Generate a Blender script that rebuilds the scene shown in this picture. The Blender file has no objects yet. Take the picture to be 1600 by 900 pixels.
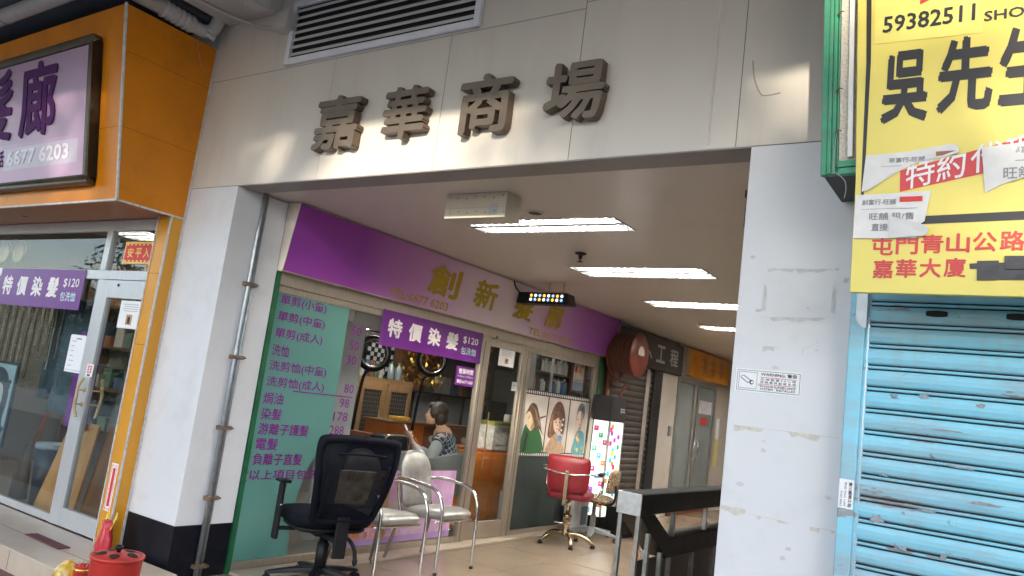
import bpy, bmesh, math, random
from mathutils import Vector, Matrix, noise
random.seed(7)
SC = bpy.context.scene
COL = SC.collection
PI = math.pi

# ------------------------------------------------------------------ camera, sky, sun, exposure
cd = bpy.data.cameras.new('camera'); cam = bpy.data.objects.new('camera', cd); COL.objects.link(cam); SC.camera = cam
cd.sensor_width = 36.0; cd.lens = 27.18; cd.clip_start = 0.05; cd.clip_end = 1500
_yaw, _pit, _rol = math.radians(34.447), math.radians(8.289), math.radians(-7.468)
_fw = Vector((-math.sin(_yaw)*math.cos(_pit), math.cos(_yaw)*math.cos(_pit), math.sin(_pit)))
_r0 = Vector((math.cos(_yaw), math.sin(_yaw), 0)); _u0 = _r0.cross(_fw)
_c, _s = math.cos(_rol), math.sin(_rol)
_r = _c*_r0 - _s*_u0; _u = _s*_r0 + _c*_u0
cam.matrix_world = Matrix(((_r.x, _u.x, -_fw.x, 0), (_r.y, _u.y, -_fw.y, 0), (_r.z, _u.z, -_fw.z, 1.5), (0, 0, 0, 1)))

SUN_TRAVEL = Vector((-0.35, 1.0, -0.29)).normalized()
_to = -SUN_TRAVEL
SUN_EL = math.asin(_to.z); SUN_AZ = math.atan2(_to.x, _to.y)
wd = bpy.data.worlds.new('World'); SC.world = wd; wd.use_nodes = True
_nt = wd.node_tree; _bg = _nt.nodes['Background']
_sky = _nt.nodes.new('ShaderNodeTexSky'); _sky.sky_type = 'NISHITA'; _sky.sun_disc = False
_sky.sun_elevation = SUN_EL; _sky.sun_rotation = SUN_AZ
_sky.dust_density = 1.0; _sky.ozone_density = 3.0; _sky.air_density = 1.0
_hs = _nt.nodes.new('ShaderNodeHueSaturation'); _hs.inputs['Saturation'].default_value = 0.62
_nt.links.new(_sky.outputs[0], _hs.inputs['Color']); _nt.links.new(_hs.outputs[0], _bg.inputs[0])
_bg.inputs[1].default_value = 0.15
sl = bpy.data.lights.new('sun', 'SUN'); sl.energy = 1.1; sl.angle = math.radians(1.2); sl.color = (1.0, 0.90, 0.74)
so = bpy.data.objects.new('sun', sl); COL.objects.link(so); so.location = (6, -20, 9)
so.rotation_euler = SUN_TRAVEL.to_track_quat('-Z', 'Y').to_euler()
SC.view_settings.view_transform = 'Standard'; SC.view_settings.look = 'None'; SC.view_settings.gamma = 1.0
SC.view_settings.use_curve_mapping = False
SC.view_settings.exposure = 2.5
SC.cycles.max_bounces = 10; SC.cycles.transparent_max_bounces = 16; SC.cycles.diffuse_bounces = 5

# ------------------------------------------------------------------ materials
MATS = {}
def pbr(name, col, rough=0.5, metal=0.0, var=0.08, scale=6.0, bump=0.0, bscale=40.0, dirt=None, dirt_amt=0.3, dscale=2.5, emit=0.0, spec=0.5, coat=0.0, stretch=None):
    if name in MATS: return MATS[name]
    m = bpy.data.materials.new(name); m.use_nodes = True; t = m.node_tree; L = t.links
    b = t.nodes['Principled BSDF']
    b.inputs['Roughness'].default_value = rough; b.inputs['Metallic'].default_value = metal
    b.inputs['Specular IOR Level'].default_value = spec; b.inputs['Coat Weight'].default_value = coat
    g = t.nodes.new('ShaderNodeNewGeometry')
    src = g.outputs['Position']
    if stretch:
        mp = t.nodes.new('ShaderNodeMapping'); mp.inputs['Scale'].default_value = stretch
        L.new(src, mp.inputs[0]); src = mp.outputs[0]
    n = t.nodes.new('ShaderNodeTexNoise'); n.inputs['Scale'].default_value = scale; n.inputs['Detail'].default_value = 6
    L.new(src, n.inputs['Vector'])
    r = t.nodes.new('ShaderNodeValToRGB'); r.color_ramp.elements[0].position = 0.3; r.color_ramp.elements[1].position = 0.7
    a = [max(0, c*(1-var)) for c in col]; c2 = [min(1, c*(1+var)) for c in col]
    r.color_ramp.elements[0].color = (*a, 1); r.color_ramp.elements[1].color = (*c2, 1)
    L.new(n.outputs['Fac'], r.inputs[0]); out = r.outputs[0]
    if dirt:
        d = t.nodes.new('ShaderNodeTexNoise'); d.inputs['Scale'].default_value = dscale; d.inputs['Detail'].default_value = 9; d.inputs['Roughness'].default_value = 0.65
        L.new(src, d.inputs['Vector'])
        dr = t.nodes.new('ShaderNodeValToRGB'); dr.color_ramp.elements[0].position = 0.52; dr.color_ramp.elements[1].position = 0.74
        dr.color_ramp.elements[0].color = (0, 0, 0, 1); dr.color_ramp.elements[1].color = (dirt_amt, dirt_amt, dirt_amt, 1)
        L.new(d.outputs['Fac'], dr.inputs[0])
        mx = t.nodes.new('ShaderNodeMix'); mx.data_type = 'RGBA'
        L.new(dr.outputs[0], mx.inputs[0]); L.new(out, mx.inputs[6]); mx.inputs[7].default_value = (*dirt, 1); out = mx.outputs[2]
    L.new(out, b.inputs['Base Color'])
    rr = t.nodes.new('ShaderNodeMapRange'); rr.inputs['To Min'].default_value = max(0.02, rough*0.8); rr.inputs['To Max'].default_value = min(1, rough*1.2)
    L.new(n.outputs['Fac'], rr.inputs['Value']); L.new(rr.outputs[0], b.inputs['Roughness'])
    if bump > 0:
        bn = t.nodes.new('ShaderNodeTexNoise'); bn.inputs['Scale'].default_value = bscale; bn.inputs['Detail'].default_value = 4
        L.new(src, bn.inputs['Vector'])
        bp = t.nodes.new('ShaderNodeBump'); bp.inputs['Strength'].default_value = bump; bp.inputs['Distance'].default_value = 0.01
        L.new(bn.outputs['Fac'], bp.inputs['Height']); L.new(bp.outputs[0], b.inputs['Normal'])
    if emit > 0:
        L.new(out, b.inputs['Emission Color']); b.inputs['Emission Strength'].default_value = emit
    MATS[name] = m
    return m

def glass(name, tint=(1, 1, 1), refl=0.09, rough=0.0, haze=0.0, hcol=(0.5, 0.5, 0.5)):
    if name in MATS: return MATS[name]
    m = bpy.data.materials.new(name); m.use_nodes = True; t = m.node_tree; L = t.links
    for x in list(t.nodes): t.nodes.remove(x)
    o = t.nodes.new('ShaderNodeOutputMaterial'); tr = t.nodes.new('ShaderNodeBsdfTransparent'); gl = t.nodes.new('ShaderNodeBsdfGlossy')
    tr.inputs[0].default_value = (*tint, 1); gl.inputs['Roughness'].default_value = rough
    lw = t.nodes.new('ShaderNodeLayerWeight'); lw.inputs['Blend'].default_value = 0.18
    mr = t.nodes.new('ShaderNodeMapRange'); mr.inputs['To Min'].default_value = refl*0.6; mr.inputs['To Max'].default_value = min(1, refl*7)
    L.new(lw.outputs['Fresnel'], mr.inputs['Value'])
    mx = t.nodes.new('ShaderNodeMixShader'); L.new(mr.outputs[0], mx.inputs[0]); L.new(tr.outputs[0], mx.inputs[1]); L.new(gl.outputs[0], mx.inputs[2])
    last = mx.outputs[0]
    if haze > 0:
        df = t.nodes.new('ShaderNodeBsdfDiffuse'); df.inputs[0].default_value = (*hcol, 1)
        m2 = t.nodes.new('ShaderNodeMixShader'); m2.inputs[0].default_value = haze
        L.new(last, m2.inputs[1]); L.new(df.outputs[0], m2.inputs[2]); last = m2.outputs[0]
    L.new(last, o.inputs[0]); MATS[name] = m
    return m

def lamp_mat(name, col, strength):
    if name in MATS: return MATS[name]
    m = bpy.data.materials.new(name); m.use_nodes = True; t = m.node_tree
    b = t.nodes['Principled BSDF']; b.inputs['Base Color'].default_value = (*col, 1)
    b.inputs['Emission Color'].default_value = (*col, 1); b.inputs['Emission Strength'].default_value = strength
    MATS[name] = m
    return m

# ------------------------------------------------------------------ mesh builder
class MB:
    def __init__(s): s.v = []; s.f = []; s.m = []
    def add(s, vs, fs, mi=0):
        o = len(s.v); s.v += [Vector(p) for p in vs]; s.f += [[i+o for i in f] for f in fs]; s.m += [mi]*len(fs); return s
    def box(s, a, b, mi=0):
        x0, x1 = sorted((a[0], b[0])); y0, y1 = sorted((a[1], b[1])); z0, z1 = sorted((a[2], b[2]))
        return s.add([(x0,y0,z0),(x1,y0,z0),(x1,y1,z0),(x0,y1,z0),(x0,y0,z1),(x1,y0,z1),(x1,y1,z1),(x0,y1,z1)],
                     [(0,3,2,1),(4,5,6,7),(0,1,5,4),(1,2,6,5),(2,3,7,6),(3,0,4,7)], mi)
    def obox(s, c, ax, ay, az, mi=0):   # centre and three half vectors
        c, ax, ay, az = Vector(c), Vector(ax), Vector(ay), Vector(az)
        vs = [c+i*ax+j*ay+k*az for k in (-1, 1) for (i, j) in ((-1,-1),(1,-1),(1,1),(-1,1))]
        return s.add(vs, [(0,3,2,1),(4,5,6,7),(0,1,5,4),(1,2,6,5),(2,3,7,6),(3,0,4,7)], mi)
    def quad(s, a, b, c, d, mi=0): return s.add([a, b, c, d], [(0,1,2,3)], mi)
    def prism(s, pts, vec, mi=0):        # polygon points in 3-D, extruded along vec
        n = len(pts); P = [Vector(p) for p in pts]; V = Vector(vec)
        return s.add(P+[p+V for p in P], [list(range(n))[::-1], list(range(n, 2*n))]+[(i, (i+1) % n, n+(i+1) % n, n+i) for i in range(n)], mi)
    def tube(s, path, r, n=10, mi=0, closed=False, caps=True, radii=None):
        P = [Vector(p) for p in path]; k = len(P); rings = []
        ref = None
        for i in range(k):
            if closed: t = P[(i+1) % k]-P[i-1]
            else: t = P[min(i+1, k-1)]-P[max(i-1, 0)]
            t.normalize()
            if ref is None: ref = Vector((0, 0, 1)) if abs(t.z) < 0.9 else Vector((1, 0, 0))
            e1 = (ref-t*ref.dot(t)).normalized(); e2 = t.cross(e1); ref = e1
            rr = radii[i] if radii else r
            rings.append([P[i]+rr*(math.cos(2*PI*j/n)*e1+math.sin(2*PI*j/n)*e2) for j in range(n)])
        vs = [v for g in rings for v in g]; fs = []
        for i in range(k if closed else k-1):
            a = i*n; b = ((i+1) % k)*n
            fs += [(a+j, a+(j+1) % n, b+(j+1) % n, b+j) for j in range(n)]
        if caps and not closed: fs += [list(range(n))[::-1], list(range((k-1)*n, k*n))]
        return s.add(vs, fs, mi)
    def lathe(s, c, prof, axis=(0, 0, 1), n=24, mi=0, sx=1.0, sy=1.0):   # profile of (radius, height)
        A = Vector(axis).normalized(); e1 = (Vector((1, 0, 0)) if abs(A.x) < 0.9 else Vector((0, 1, 0))); e1 = (e1-A*e1.dot(A)).normalized(); e2 = A.cross(e1)
        C0 = Vector(c); vs = []; fs = []; k = len(prof)
        for r, h in prof: vs += [C0+A*h+r*(sx*math.cos(2*PI*j/n)*e1+sy*math.sin(2*PI*j/n)*e2) for j in range(n)]
        for i in range(k-1): fs += [(i*n+j, i*n+(j+1) % n, (i+1)*n+(j+1) % n, (i+1)*n+j) for j in range(n)]
        fs += [list(range(n))[::-1], list(range((k-1)*n, k*n))]
        return s.add(vs, fs, mi)
    def cyl(s, a, b, r, n=16, mi=0): return s.tube([a, b], r, n, mi)
    def ball(s, c, r, n=16, k=10, mi=0, axis=(0, 0, 1)):
        rx, ry, rz = (r, r, r) if not hasattr(r, '__len__') else r
        vs = []; fs = []; c = Vector(c)
        for i in range(k+1):
            th = PI*i/k
            vs += [c+Vector((rx*math.sin(th)*math.cos(2*PI*j/n), ry*math.sin(th)*math.sin(2*PI*j/n), rz*math.cos(th))) for j in range(n)]
        for i in range(k): fs += [(i*n+j, (i+1)*n+j, (i+1)*n+(j+1) % n, i*n+(j+1) % n) for j in range(n)]
        return s.add(vs, fs, mi)
    def frame(s, x0, z0, x1, z1, w, y0, y1, mi=0):   # rectangular frame in an XZ plane, butted
        s.box((x0, y0, z0), (x0+w, y1, z1), mi); s.box((x1-w, y0, z0), (x1, y1, z1), mi)
        s.box((x0+w, y0, z0), (x1-w, y1, z0+w), mi); s.box((x0+w, y0, z1-w), (x1-w, y1, z1), mi); return s
    def xf(s, M): s.v = [M @ v for v in s.v]; return s

def root_loc(o):
    v = Vector((0, 0, 0))
    while o: v += o.location; o = o.parent
    return v
def build(name, mb, mats, parent=None, smooth=False, bevel=0.0, bseg=2, sub=0, loc=None, local=False):
    me = bpy.data.meshes.new(name)
    off = Vector((0, 0, 0))
    if not local: off = root_loc(parent) if parent else (Vector(loc) if loc else Vector((0, 0, 0)))
    me.from_pydata([tuple(v-off) for v in mb.v], [], mb.f)
    if not isinstance(mats, (list, tuple)): mats = [mats]
    for m in mats: me.materials.append(m)
    for p, i in zip(me.polygons, mb.m): p.material_index = i; p.use_smooth = smooth
    bm = bmesh.new(); bm.from_mesh(me); bmesh.ops.remove_doubles(bm, verts=bm.verts, dist=1e-6); bmesh.ops.recalc_face_normals(bm, faces=bm.faces); bm.to_mesh(me); bm.free()
    o = bpy.data.objects.new(name, me); COL.objects.link(o)
    if parent: o.parent = parent
    elif loc: o.location = loc
    if bevel > 0:
        b = o.modifiers.new('bevel', 'BEVEL'); b.width = bevel; b.segments = bseg; b.limit_method = 'ANGLE'; b.angle_limit = math.radians(40)
        if smooth or True:
            for p in me.polygons: p.use_smooth = True
            w = o.modifiers.new('wn', 'WEIGHTED_NORMAL'); w.keep_sharp = False
    if sub:
        q = o.modifiers.new('sub', 'SUBSURF'); q.levels = sub; q.render_levels = sub
    return o
def thing(name, label, cat, loc, group=None):
    o = bpy.data.objects.new(name, None); COL.objects.link(o); o.location = loc; o.empty_display_size = 0.1
    o['label'] = label; o['category'] = cat
    if group: o['group'] = group
    return o
def tag(o, label, cat, group=None):
    o['label'] = label; o['category'] = cat
    if group: o['group'] = group
    return o
def struct(o, kind='structure'): o['kind'] = kind; return o
def solo(name, label, cat, mb, mats, loc, group=None, **k): return tag(build(name, mb, mats, loc=loc, **k), label, cat, group)
def copy_tree(o, label=None, group=None, loc=None, rotz=None):
    c = o.copy(); COL.objects.link(c)
    if label: c['label'] = label
    if group: c['group'] = group
    if loc is not None: c.location = loc
    if rotz is not None: c.rotation_euler.z = rotz
    for ch in list(o.children):
        d = ch.copy(); COL.objects.link(d); d.parent = c
        for g in list(ch.children):
            e = g.copy(); COL.objects.link(e); e.parent = d
    return c

# ------------------------------------------------------------------ flat print helper
def smooth_pts(pts, n=6):
    k = len(pts); out = []
    for i in range(k):
        p0, p1, p2, p3 = (Vector((*pts[(i+j-1) % k], 0)) for j in range(4))
        for s in range(n):
            t = s/n
            q = 0.5*((2*p1)+(-p0+p2)*t+(2*p0-5*p1+4*p2-p3)*t*t+(-p0+3*p1-3*p2+p3)*t**3)
            out.append((q.x, q.y))
    return out
class Sheet:
    """A flat surface: origin O, edge vectors U (right) and V (up), normal N towards the viewer."""
    def __init__(s, O, U, V, mb=None):
        s.O, s.U, s.V = Vector(O), Vector(U), Vector(V); s.N = s.U.cross(s.V).normalized(); s.mb = mb or MB()
    def p(s, a, b, d=0.0): return s.O+a*s.U+b*s.V+d*s.N
    def rect(s, a0, b0, a1, b1, mi=0, d=0.001): s.mb.quad(s.p(a0,b0,d), s.p(a1,b0,d), s.p(a1,b1,d), s.p(a0,b1,d), mi); return s
    def poly(s, pts, mi=0, d=0.001, smooth=0):
        if smooth: pts = smooth_pts(pts, smooth)
        s.mb.add([s.p(a, b, d) for a, b in pts], [list(range(len(pts)))], mi); return s
    def disc(s, a, b, ra, rb, mi=0, d=0.001, n=20): return s.poly([(a+ra*math.cos(2*PI*i/n), b+rb*math.sin(2*PI*i/n)) for i in range(n)], mi, d)
    def slab(s, mi=0, t=0.002, a0=0, b0=0, a1=1, b1=1):
        s.mb.prism([s.p(a0,b0,0), s.p(a1,b0,0), s.p(a1,b1,0), s.p(a0,b1,0)], -t*s.N, mi); return s
    def border(s, a0, b0, a1, b1, w, h, mi=0, d=0.001):
        s.rect(a0,b0,a1,b0+h,mi,d); s.rect(a0,b1-h,a1,b1,mi,d); s.rect(a0,b0+h,a0+w,b1-h,mi,d); s.rect(a1-w,b0+h,a1,b1-h,mi,d); return s
    def text(s, txt, a0, b0, a1, b1, mi=0, d=0.0015, bold=0.0, ext=0.0, slant=0.0, spacing=1.0, side=None):
        c = bpy.data.curves.new('glyphs', 'FONT'); c.body = txt; c.resolution_u = 2; c.space_character = spacing; c.shear = slant
        o = bpy.data.objects.new('glyphs', c); me = bpy.data.meshes.new_from_object(o)
        xs = [v.co.x for v in me.vertices]; ys = [v.co.y for v in me.vertices]
        x0, x1, y0, y1 = min(xs), max(xs), min(ys), max(ys)
        if ext > 0:
            bm = bmesh.new(); bm.from_mesh(me); bmesh.ops.remove_doubles(bm, verts=bm.verts, dist=1e-5)
            g = bmesh.ops.extrude_face_region(bm, geom=bm.faces[:]); 
            for e in g['geom']:
                if isinstance(e, bmesh.types.BMVert): e.co.z += 1.0
            bm.to_mesh(me); bm.free()
        sh = bold*(a1-a0)/(x1-x0); sv = bold*(b1-b0)/(y1-y0); fs = [list(p.vertices) for p in me.polygons]
        offs = [(0, 0)] if bold <= 0 else [(-sh, -0.45*sv), (0.5*sh, -sv), (sh, 0.5*sv), (-0.45*sh, sv)]   # heavier weight: nudged copies, each a hair prouder
        for q, (da, db) in enumerate(offs):
            s.mb.add([s.p(a0+sh+(v.co.x-x0)/(x1-x0)*(a1-a0-2*sh)+da, b0+sv+(v.co.y-y0)/(y1-y0)*(b1-b0-2*sv)+db, d+v.co.z*ext+0.00012*q) for v in me.vertices], fs, mi)
            if side is not None:
                for k, p in enumerate(me.polygons): s.mb.m[len(s.mb.m)-len(fs)+k] = mi if abs(p.normal.z) > 0.7 or max(me.vertices[i].co.z for i in p.vertices) == min(me.vertices[i].co.z for i in p.vertices) else side
        bpy.data.objects.remove(o); bpy.data.curves.remove(c); bpy.data.meshes.remove(me)
        return s
def wallX(x, y0, z0, y1, z1, mb=None): return Sheet((x, y0, z0), (0, y1-y0, 0), (0, 0, z1-z0), mb)      # faces +X, right is +Y
def wallY(y, x0, z0, x1, z1, mb=None): return Sheet((x0, y, z0), (x1-x0, 0, 0), (0, 0, z1-z0), mb)      # faces -Y, right is +X
def catmull(P, n=8):
    P = [Vector(p) for p in P]; Q = [2*P[0]-P[1]]+P+[2*P[-1]-P[-2]]; out = []
    for i in range(1, len(Q)-2):
        for s in range(n):
            t = s/n; p0, p1, p2, p3 = Q[i-1], Q[i], Q[i+1], Q[i+2]
            out.append(0.5*((2*p1)+(-p0+p2)*t+(2*p0-5*p1+4*p2-p3)*t*t+(-p0+3*p1-3*p2+p3)*t**3))
    out.append(P[-1]); return out
def deep(p, x_from, x_to):      # where a sight line through a shop-window point meets a deeper plane (k = depth ratio)
    k = x_to/x_from; return (p[0]*k, 1.5+(p[1]-1.5)*k)

# ------------------------------------------------------------------ palette
M_CREAM = pbr('cream_panel', (0.62, 0.57, 0.50), 0.34, var=0.035, scale=1.6, dirt=(0.33, 0.29, 0.24), dirt_amt=0.22, dscale=2.6, bump=0.02, bscale=14, stretch=(2.2, 1, 0.45))
M_WHITE = pbr('white_panel', (0.66, 0.663, 0.67), 0.42, var=0.03, scale=1.4, dirt=(0.40, 0.385, 0.36), dirt_amt=0.26, dscale=3.4, bump=0.04, bscale=18)
M_BLACK = pbr('black_tile', (0.007, 0.008, 0.012), 0.35, var=0.2, scale=20, dirt=(0.06, 0.06, 0.065), dirt_amt=0.12, dscale=9, spec=0.25)
M_CEIL = pbr('ceiling_paint', (0.60, 0.545, 0.475), 0.30, var=0.04, scale=0.9, dirt=(0.40, 0.35, 0.29), dirt_amt=0.2, dscale=1.3, bump=0.015, bscale=4)
M_JOINT = pbr('joint_dark', (0.17, 0.155, 0.135), 0.8)
M_ORANGE = pbr('orange_laminate', (0.61, 0.20, 0.006), 0.30, var=0.09, scale=3, dirt=(0.20, 0.07, 0.005), dirt_amt=0.4, dscale=2.2, spec=0.3)
M_AMBER = pbr('amber_laminate', (0.64, 0.285, 0.018), 0.3, var=0.06, scale=4)
M_TRIM = pbr('white_caulk', (0.55, 0.52, 0.48), 0.6, var=0.15, scale=30, dirt=(0.15, 0.12, 0.10), dirt_amt=0.5, dscale=25)
M_ALU = pbr('aluminium', (0.58, 0.585, 0.58), 0.36, 0.45, var=0.06, scale=12, stretch=(6, 6, 0.6))
M_ALUD = pbr('aged_aluminium', (0.42, 0.37, 0.31), 0.42, 0.7, var=0.1, scale=10)
M_STEEL = pbr('steel', (0.55, 0.55, 0.55), 0.22, 1.0, var=0.05)
M_CHROME = pbr('chrome', (0.72, 0.70, 0.67), 0.10, 1.0, var=0.03)
M_GALV = pbr('galvanised', (0.42, 0.46, 0.49), 0.42, 0.8, var=0.18, scale=14, dirt=(0.25, 0.2, 0.16), dirt_amt=0.3, dscale=18)
M_PVC = pbr('grey_pvc', (0.50, 0.48, 0.45), 0.45, var=0.06, dirt=(0.25, 0.23, 0.2), dirt_amt=0.35, dscale=6)
M_CONC = pbr('painted_concrete', (0.50, 0.48, 0.45), 0.75, var=0.1, scale=5, bump=0.2, bscale=30, dirt=(0.26, 0.24, 0.21), dirt_amt=0.4)
M_BRONZE = pbr('bronze_steel', (0.21, 0.165, 0.125), 0.36, 0.6, var=0.10, scale=9)
M_LIDSIDE = pbr('bronze_edge', (0.12, 0.085, 0.06), 0.4, 0.5, var=0.15)
M_PURPLE = pbr('purple_vinyl', (0.14, 0.018, 0.215), 0.38, var=0.05)
M_INK = pbr('purple_ink', (0.10, 0.01, 0.13), 0.5, var=0.03)
M_PAPER = pbr('white_paper', (0.80, 0.80, 0.80), 0.6, var=0.02)
M_INKK = pbr('black_ink', (0.02, 0.02, 0.024), 0.6, var=0.02)
M_GREYINK = pbr('grey_ink', (0.25, 0.25, 0.27), 0.6, var=0.02)
M_RED = pbr('red_ink', (0.62, 0.035, 0.035), 0.5, var=0.04)
M_GOLD = pbr('gold_foil', (0.80, 0.50, 0.12), 0.25, 0.9, var=0.25, scale=60, bump=0.5, bscale=90)
M_BLKPL = pbr('black_plastic', (0.008, 0.008, 0.010), 0.45, var=0.1, spec=0.3)
M_BLKFAB = pbr('black_mesh_fabric', (0.005, 0.006, 0.011), 0.85, var=0.15, scale=40, bump=0.25, bscale=420, spec=0.15)
M_WOOD = pbr('chipboard', (0.42, 0.225, 0.085), 0.5, var=0.14, scale=3, stretch=(5, 5, 0.7))
M_DARKWOOD = pbr('dark_wood', (0.18, 0.08, 0.035), 0.45, var=0.2, scale=4, stretch=(6, 6, 0.8))
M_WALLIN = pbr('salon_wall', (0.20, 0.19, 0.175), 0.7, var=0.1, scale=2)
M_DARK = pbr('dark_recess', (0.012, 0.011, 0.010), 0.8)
# ================================================================== SETTING
XS = -4.825          # plane of the passage's shop fronts
YF = 3.365           # plane of the mall front
ZC = 2.80            # passage ceiling
M_TILE = pbr('floor_tile', (0.315, 0.245, 0.17), 0.22, var=0.10, scale=1.2, dirt=(0.20, 0.15, 0.105), dirt_amt=0.5, dscale=2.6)
M_PAVE = pbr('red_paving', (0.20, 0.095, 0.08), 0.75, var=0.2, scale=14, bump=0.3, bscale=60)
M_ROAD = pbr('asphalt', (0.05, 0.05, 0.052), 0.85, var=0.2, scale=30, bump=0.4, bscale=150)
M_STEP = pbr('beige_step_tile', (0.52, 0.43, 0.33), 0.35, var=0.08, scale=5, dirt=(0.3, 0.24, 0.2), dirt_amt=0.3, dscale=4)
M_EARTH = pbr('ground_grey', (0.16, 0.155, 0.145), 0.9, var=0.15, scale=0.3)

struct(build('ground', MB().box((-500, -500, -0.6), (500, 500, -0.30)), M_EARTH))
struct(build('road', MB().box((-90, -13, -0.29), (90, -3.0, -0.19)), M_ROAD))
struct(build('pavement', MB().box((-60, -3.0, -0.28), (60, 1.6, -0.042)), pbr('pale_paving', (0.33, 0.32, 0.30), 0.75, var=0.1, scale=6), bevel=0.01))
struct(build('red_pavement', MB().box((-60, 1.602, -0.28), (60, YF-0.002, -0.04)), M_PAVE, bevel=0.01))
struct(build('kerb', MB().box((-60, -3.14, -0.28), (60, -3.002, -0.036)), M_CONC, bevel=0.012))
struct(build('pavement_far', MB().box((-60, -17, -0.28), (60, -13.002, -0.05)), M_PAVE))
# passage floor in large tiles, with an opening for the stair
tl = MB()
def floor_rect(x0, y0, x1, y1): tl.box((x0, y0, -0.12), (x1, y1, 0.0))
floor_rect(-4.90, YF, -2.24, 16.2); floor_rect(-2.24, YF, 0.2, 5.28); floor_rect(-2.24, 9.3, 0.2, 16.2)
struct(build('floor', tl, M_TILE))
M_GROUT = pbr('grout', (0.15, 0.115, 0.085), 0.7)
g = MB()
for y in [4.1, 5.1, 6.1, 7.1, 8.1, 9.1, 10.1, 11.1, 12.1, 13.1]: g.box((-4.5, y, 0.0005), (-2.26, y+0.004, 0.0015))
for x in [-3.9, -2.9]: g.box((x, YF+0.01, 0.0018), (x+0.004, 16, 0.0026))
build('tile_joints', g, M_GROUT); struct(bpy.data.objects['tile_joints'])
struct(build('threshold_floor', MB().prism([(-4.80, 3.86, 0.001), (-4.56, 3.86, 0.001), (-4.735, 9.3, 0.001), (-4.80, 9.3, 0.001)], (0, 0, 0.022)), M_STEP, bevel=0.004))
struct(build('salon_floor', MB().box((-10.2, 3.30, -0.1), (-4.905, 16.2, 0.03)), pbr('salon_floor_tile', (0.22, 0.2, 0.175), 0.3, var=0.15, scale=3)))
# ceiling of the passage with recesses left open where the lamps sit
cl = MB(); LAMPS = [(-3.66, 4.50, -2.34, 4.86), (-3.61, 6.12, -2.31, 6.56), (-3.66, 7.90, -2.36, 8.29), (-3.70, 9.78, -2.40, 10.12), (-3.70, 11.6, -2.40, 11.94), (-3.7, 13.4, -2.4, 13.74)]
ys = 3.56
for (x0, y0, x1, y1) in LAMPS:
    cl.box((-4.9, ys, ZC), (0.2, y0, ZC+0.15)); cl.box((-4.9, y0, ZC), (x0, y1, ZC+0.15)); cl.box((x1, y0, ZC), (0.2, y1, ZC+0.15)); ys = y1
cl.box((-4.9, ys, ZC), (0.2, 16.2, ZC+0.15))
struct(build('ceiling', cl, M_CEIL))

# ---- the mall front
front = thing('mall_entrance', 'cream panelled mall front with a wide square opening and grey white pillars', 'building front', (-3, YF, 0))
ib = MB().box((-5.40, YF, 0.365), (XS, 3.838, 2.788))
build('pillar', ib, M_WHITE, front, bevel=0.004)
build('black_base', MB().box((-5.399, YF+0.001, -0.06), (XS-0.001, 3.837, 0.3635)), M_BLACK, front, bevel=0.003)
rp = build('pillar', MB().box((-1.092, YF, -0.06), (-0.60, 3.85, 2.788)), M_WHITE, front, bevel=0.004)
lm = MB().box((-5.40, YF, 2.790), (1.6, 3.56, 5.2)); lm.box((-0.60, YF, 2.02), (1.6, 3.56, 2.7895))
build('lintel', lm, M_CREAM, front)
j = MB()
def line(x0, z0, x1, z1, w=0.0022):
    d = Vector((x1-x0, 0, z1-z0)); n = Vector((-d.z, 0, d.x)).normalized()*w
    j.prism([(x0-n.x, YF-0.0012, z0-n.z), (x1-n.x, YF-0.0012, z1-n.z), (x1+n.x, YF-0.0012, z1+n.z), (x0+n.x, YF-0.0012, z0+n.z)], (0, 0.0008, 0))
line(-5.40, 3.652, -2.064, 3.652, 0.0017); line(-2.060, 3.690, 1.0, 3.690, 0.0017); line(-2.060, 2.792, -2.060, 4.6, 0.0018); line(-2.99, 2.792, -2.99, 3.65, 0.0012); line(-1.165, 2.792, -1.165, 4.6, 0.0018)
line(-4.0, 2.792, -4.0, 3.65, 0.0006)
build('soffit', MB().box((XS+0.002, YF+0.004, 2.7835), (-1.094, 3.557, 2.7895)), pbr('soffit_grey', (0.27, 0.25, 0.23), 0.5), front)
build('upper_wall', MB().box((-16, YF+0.002, 3.80), (-5.401, 3.56, 5.2)), M_CONC, front)
build('panel_joint', j, M_JOINT, front)
jj = MB()
jj.box((-5.40, YF-0.001, 2.7878), (XS, YF+0.003, 2.7905)); jj.box((-1.092, YF-0.001, 2.7878), (-0.60, YF+0.003, 2.7905))
build('panel_joint', jj, M_JOINT, front)
# marks left by torn off tape and posters on the right pillar
M_RES = pbr('tape_residue', (0.58, 0.53, 0.46), 0.7, var=0.1, scale=60, dirt=(0.66, 0.655, 0.64), dirt_amt=0.9, dscale=14)
M_RES2 = pbr('glue_mark', (0.55, 0.54, 0.53), 0.7, var=0.10, scale=40, dirt=(0.40, 0.39, 0.37), dirt_amt=0.6, dscale=45)
random.seed(3)
rs = MB()
def done(): 
    global rs
    build('tape_residue', rs, [M_RES, M_RES2], rp); rs = MB()
def streak(x0, x1, z, h, mi=0, sag=0.0, frag=0.0):
    n = 30; up = []; dn = []
    for i in range(n+1):
        t = i/n; x = x0+(x1-x0)*t; zz = z+sag*t
        hh = h*(0.65+0.7*noise.noise(Vector((x*19, z*7, 3.3))))
        if frag and noise.noise(Vector((x*11, z*13, 9.1))) < frag-0.5: hh *= 0.12
        up.append((x, YF-0.0016, zz+h*0.5+0.002*noise.noise(Vector((x*40, 1, 2))))); dn.append((x, YF-0.0016, zz+h*0.5-max(0.002, hh)))
    for i in range(n): rs.quad(up[i], up[i+1], dn[i+1], dn[i], mi)
    done()
streak(-1.06, -0.63, 1.512, 0.028, 0, 0.0, 0.35); streak(-1.085, -0.98, 1.165, 0.034, 0, 0, 0.3); streak(-0.97, -0.80, 1.157, 0.02, 0, -0.004, 0.55); streak(-0.72, -0.625, 1.150, 0.026, 0, 0, 0.4)
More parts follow.
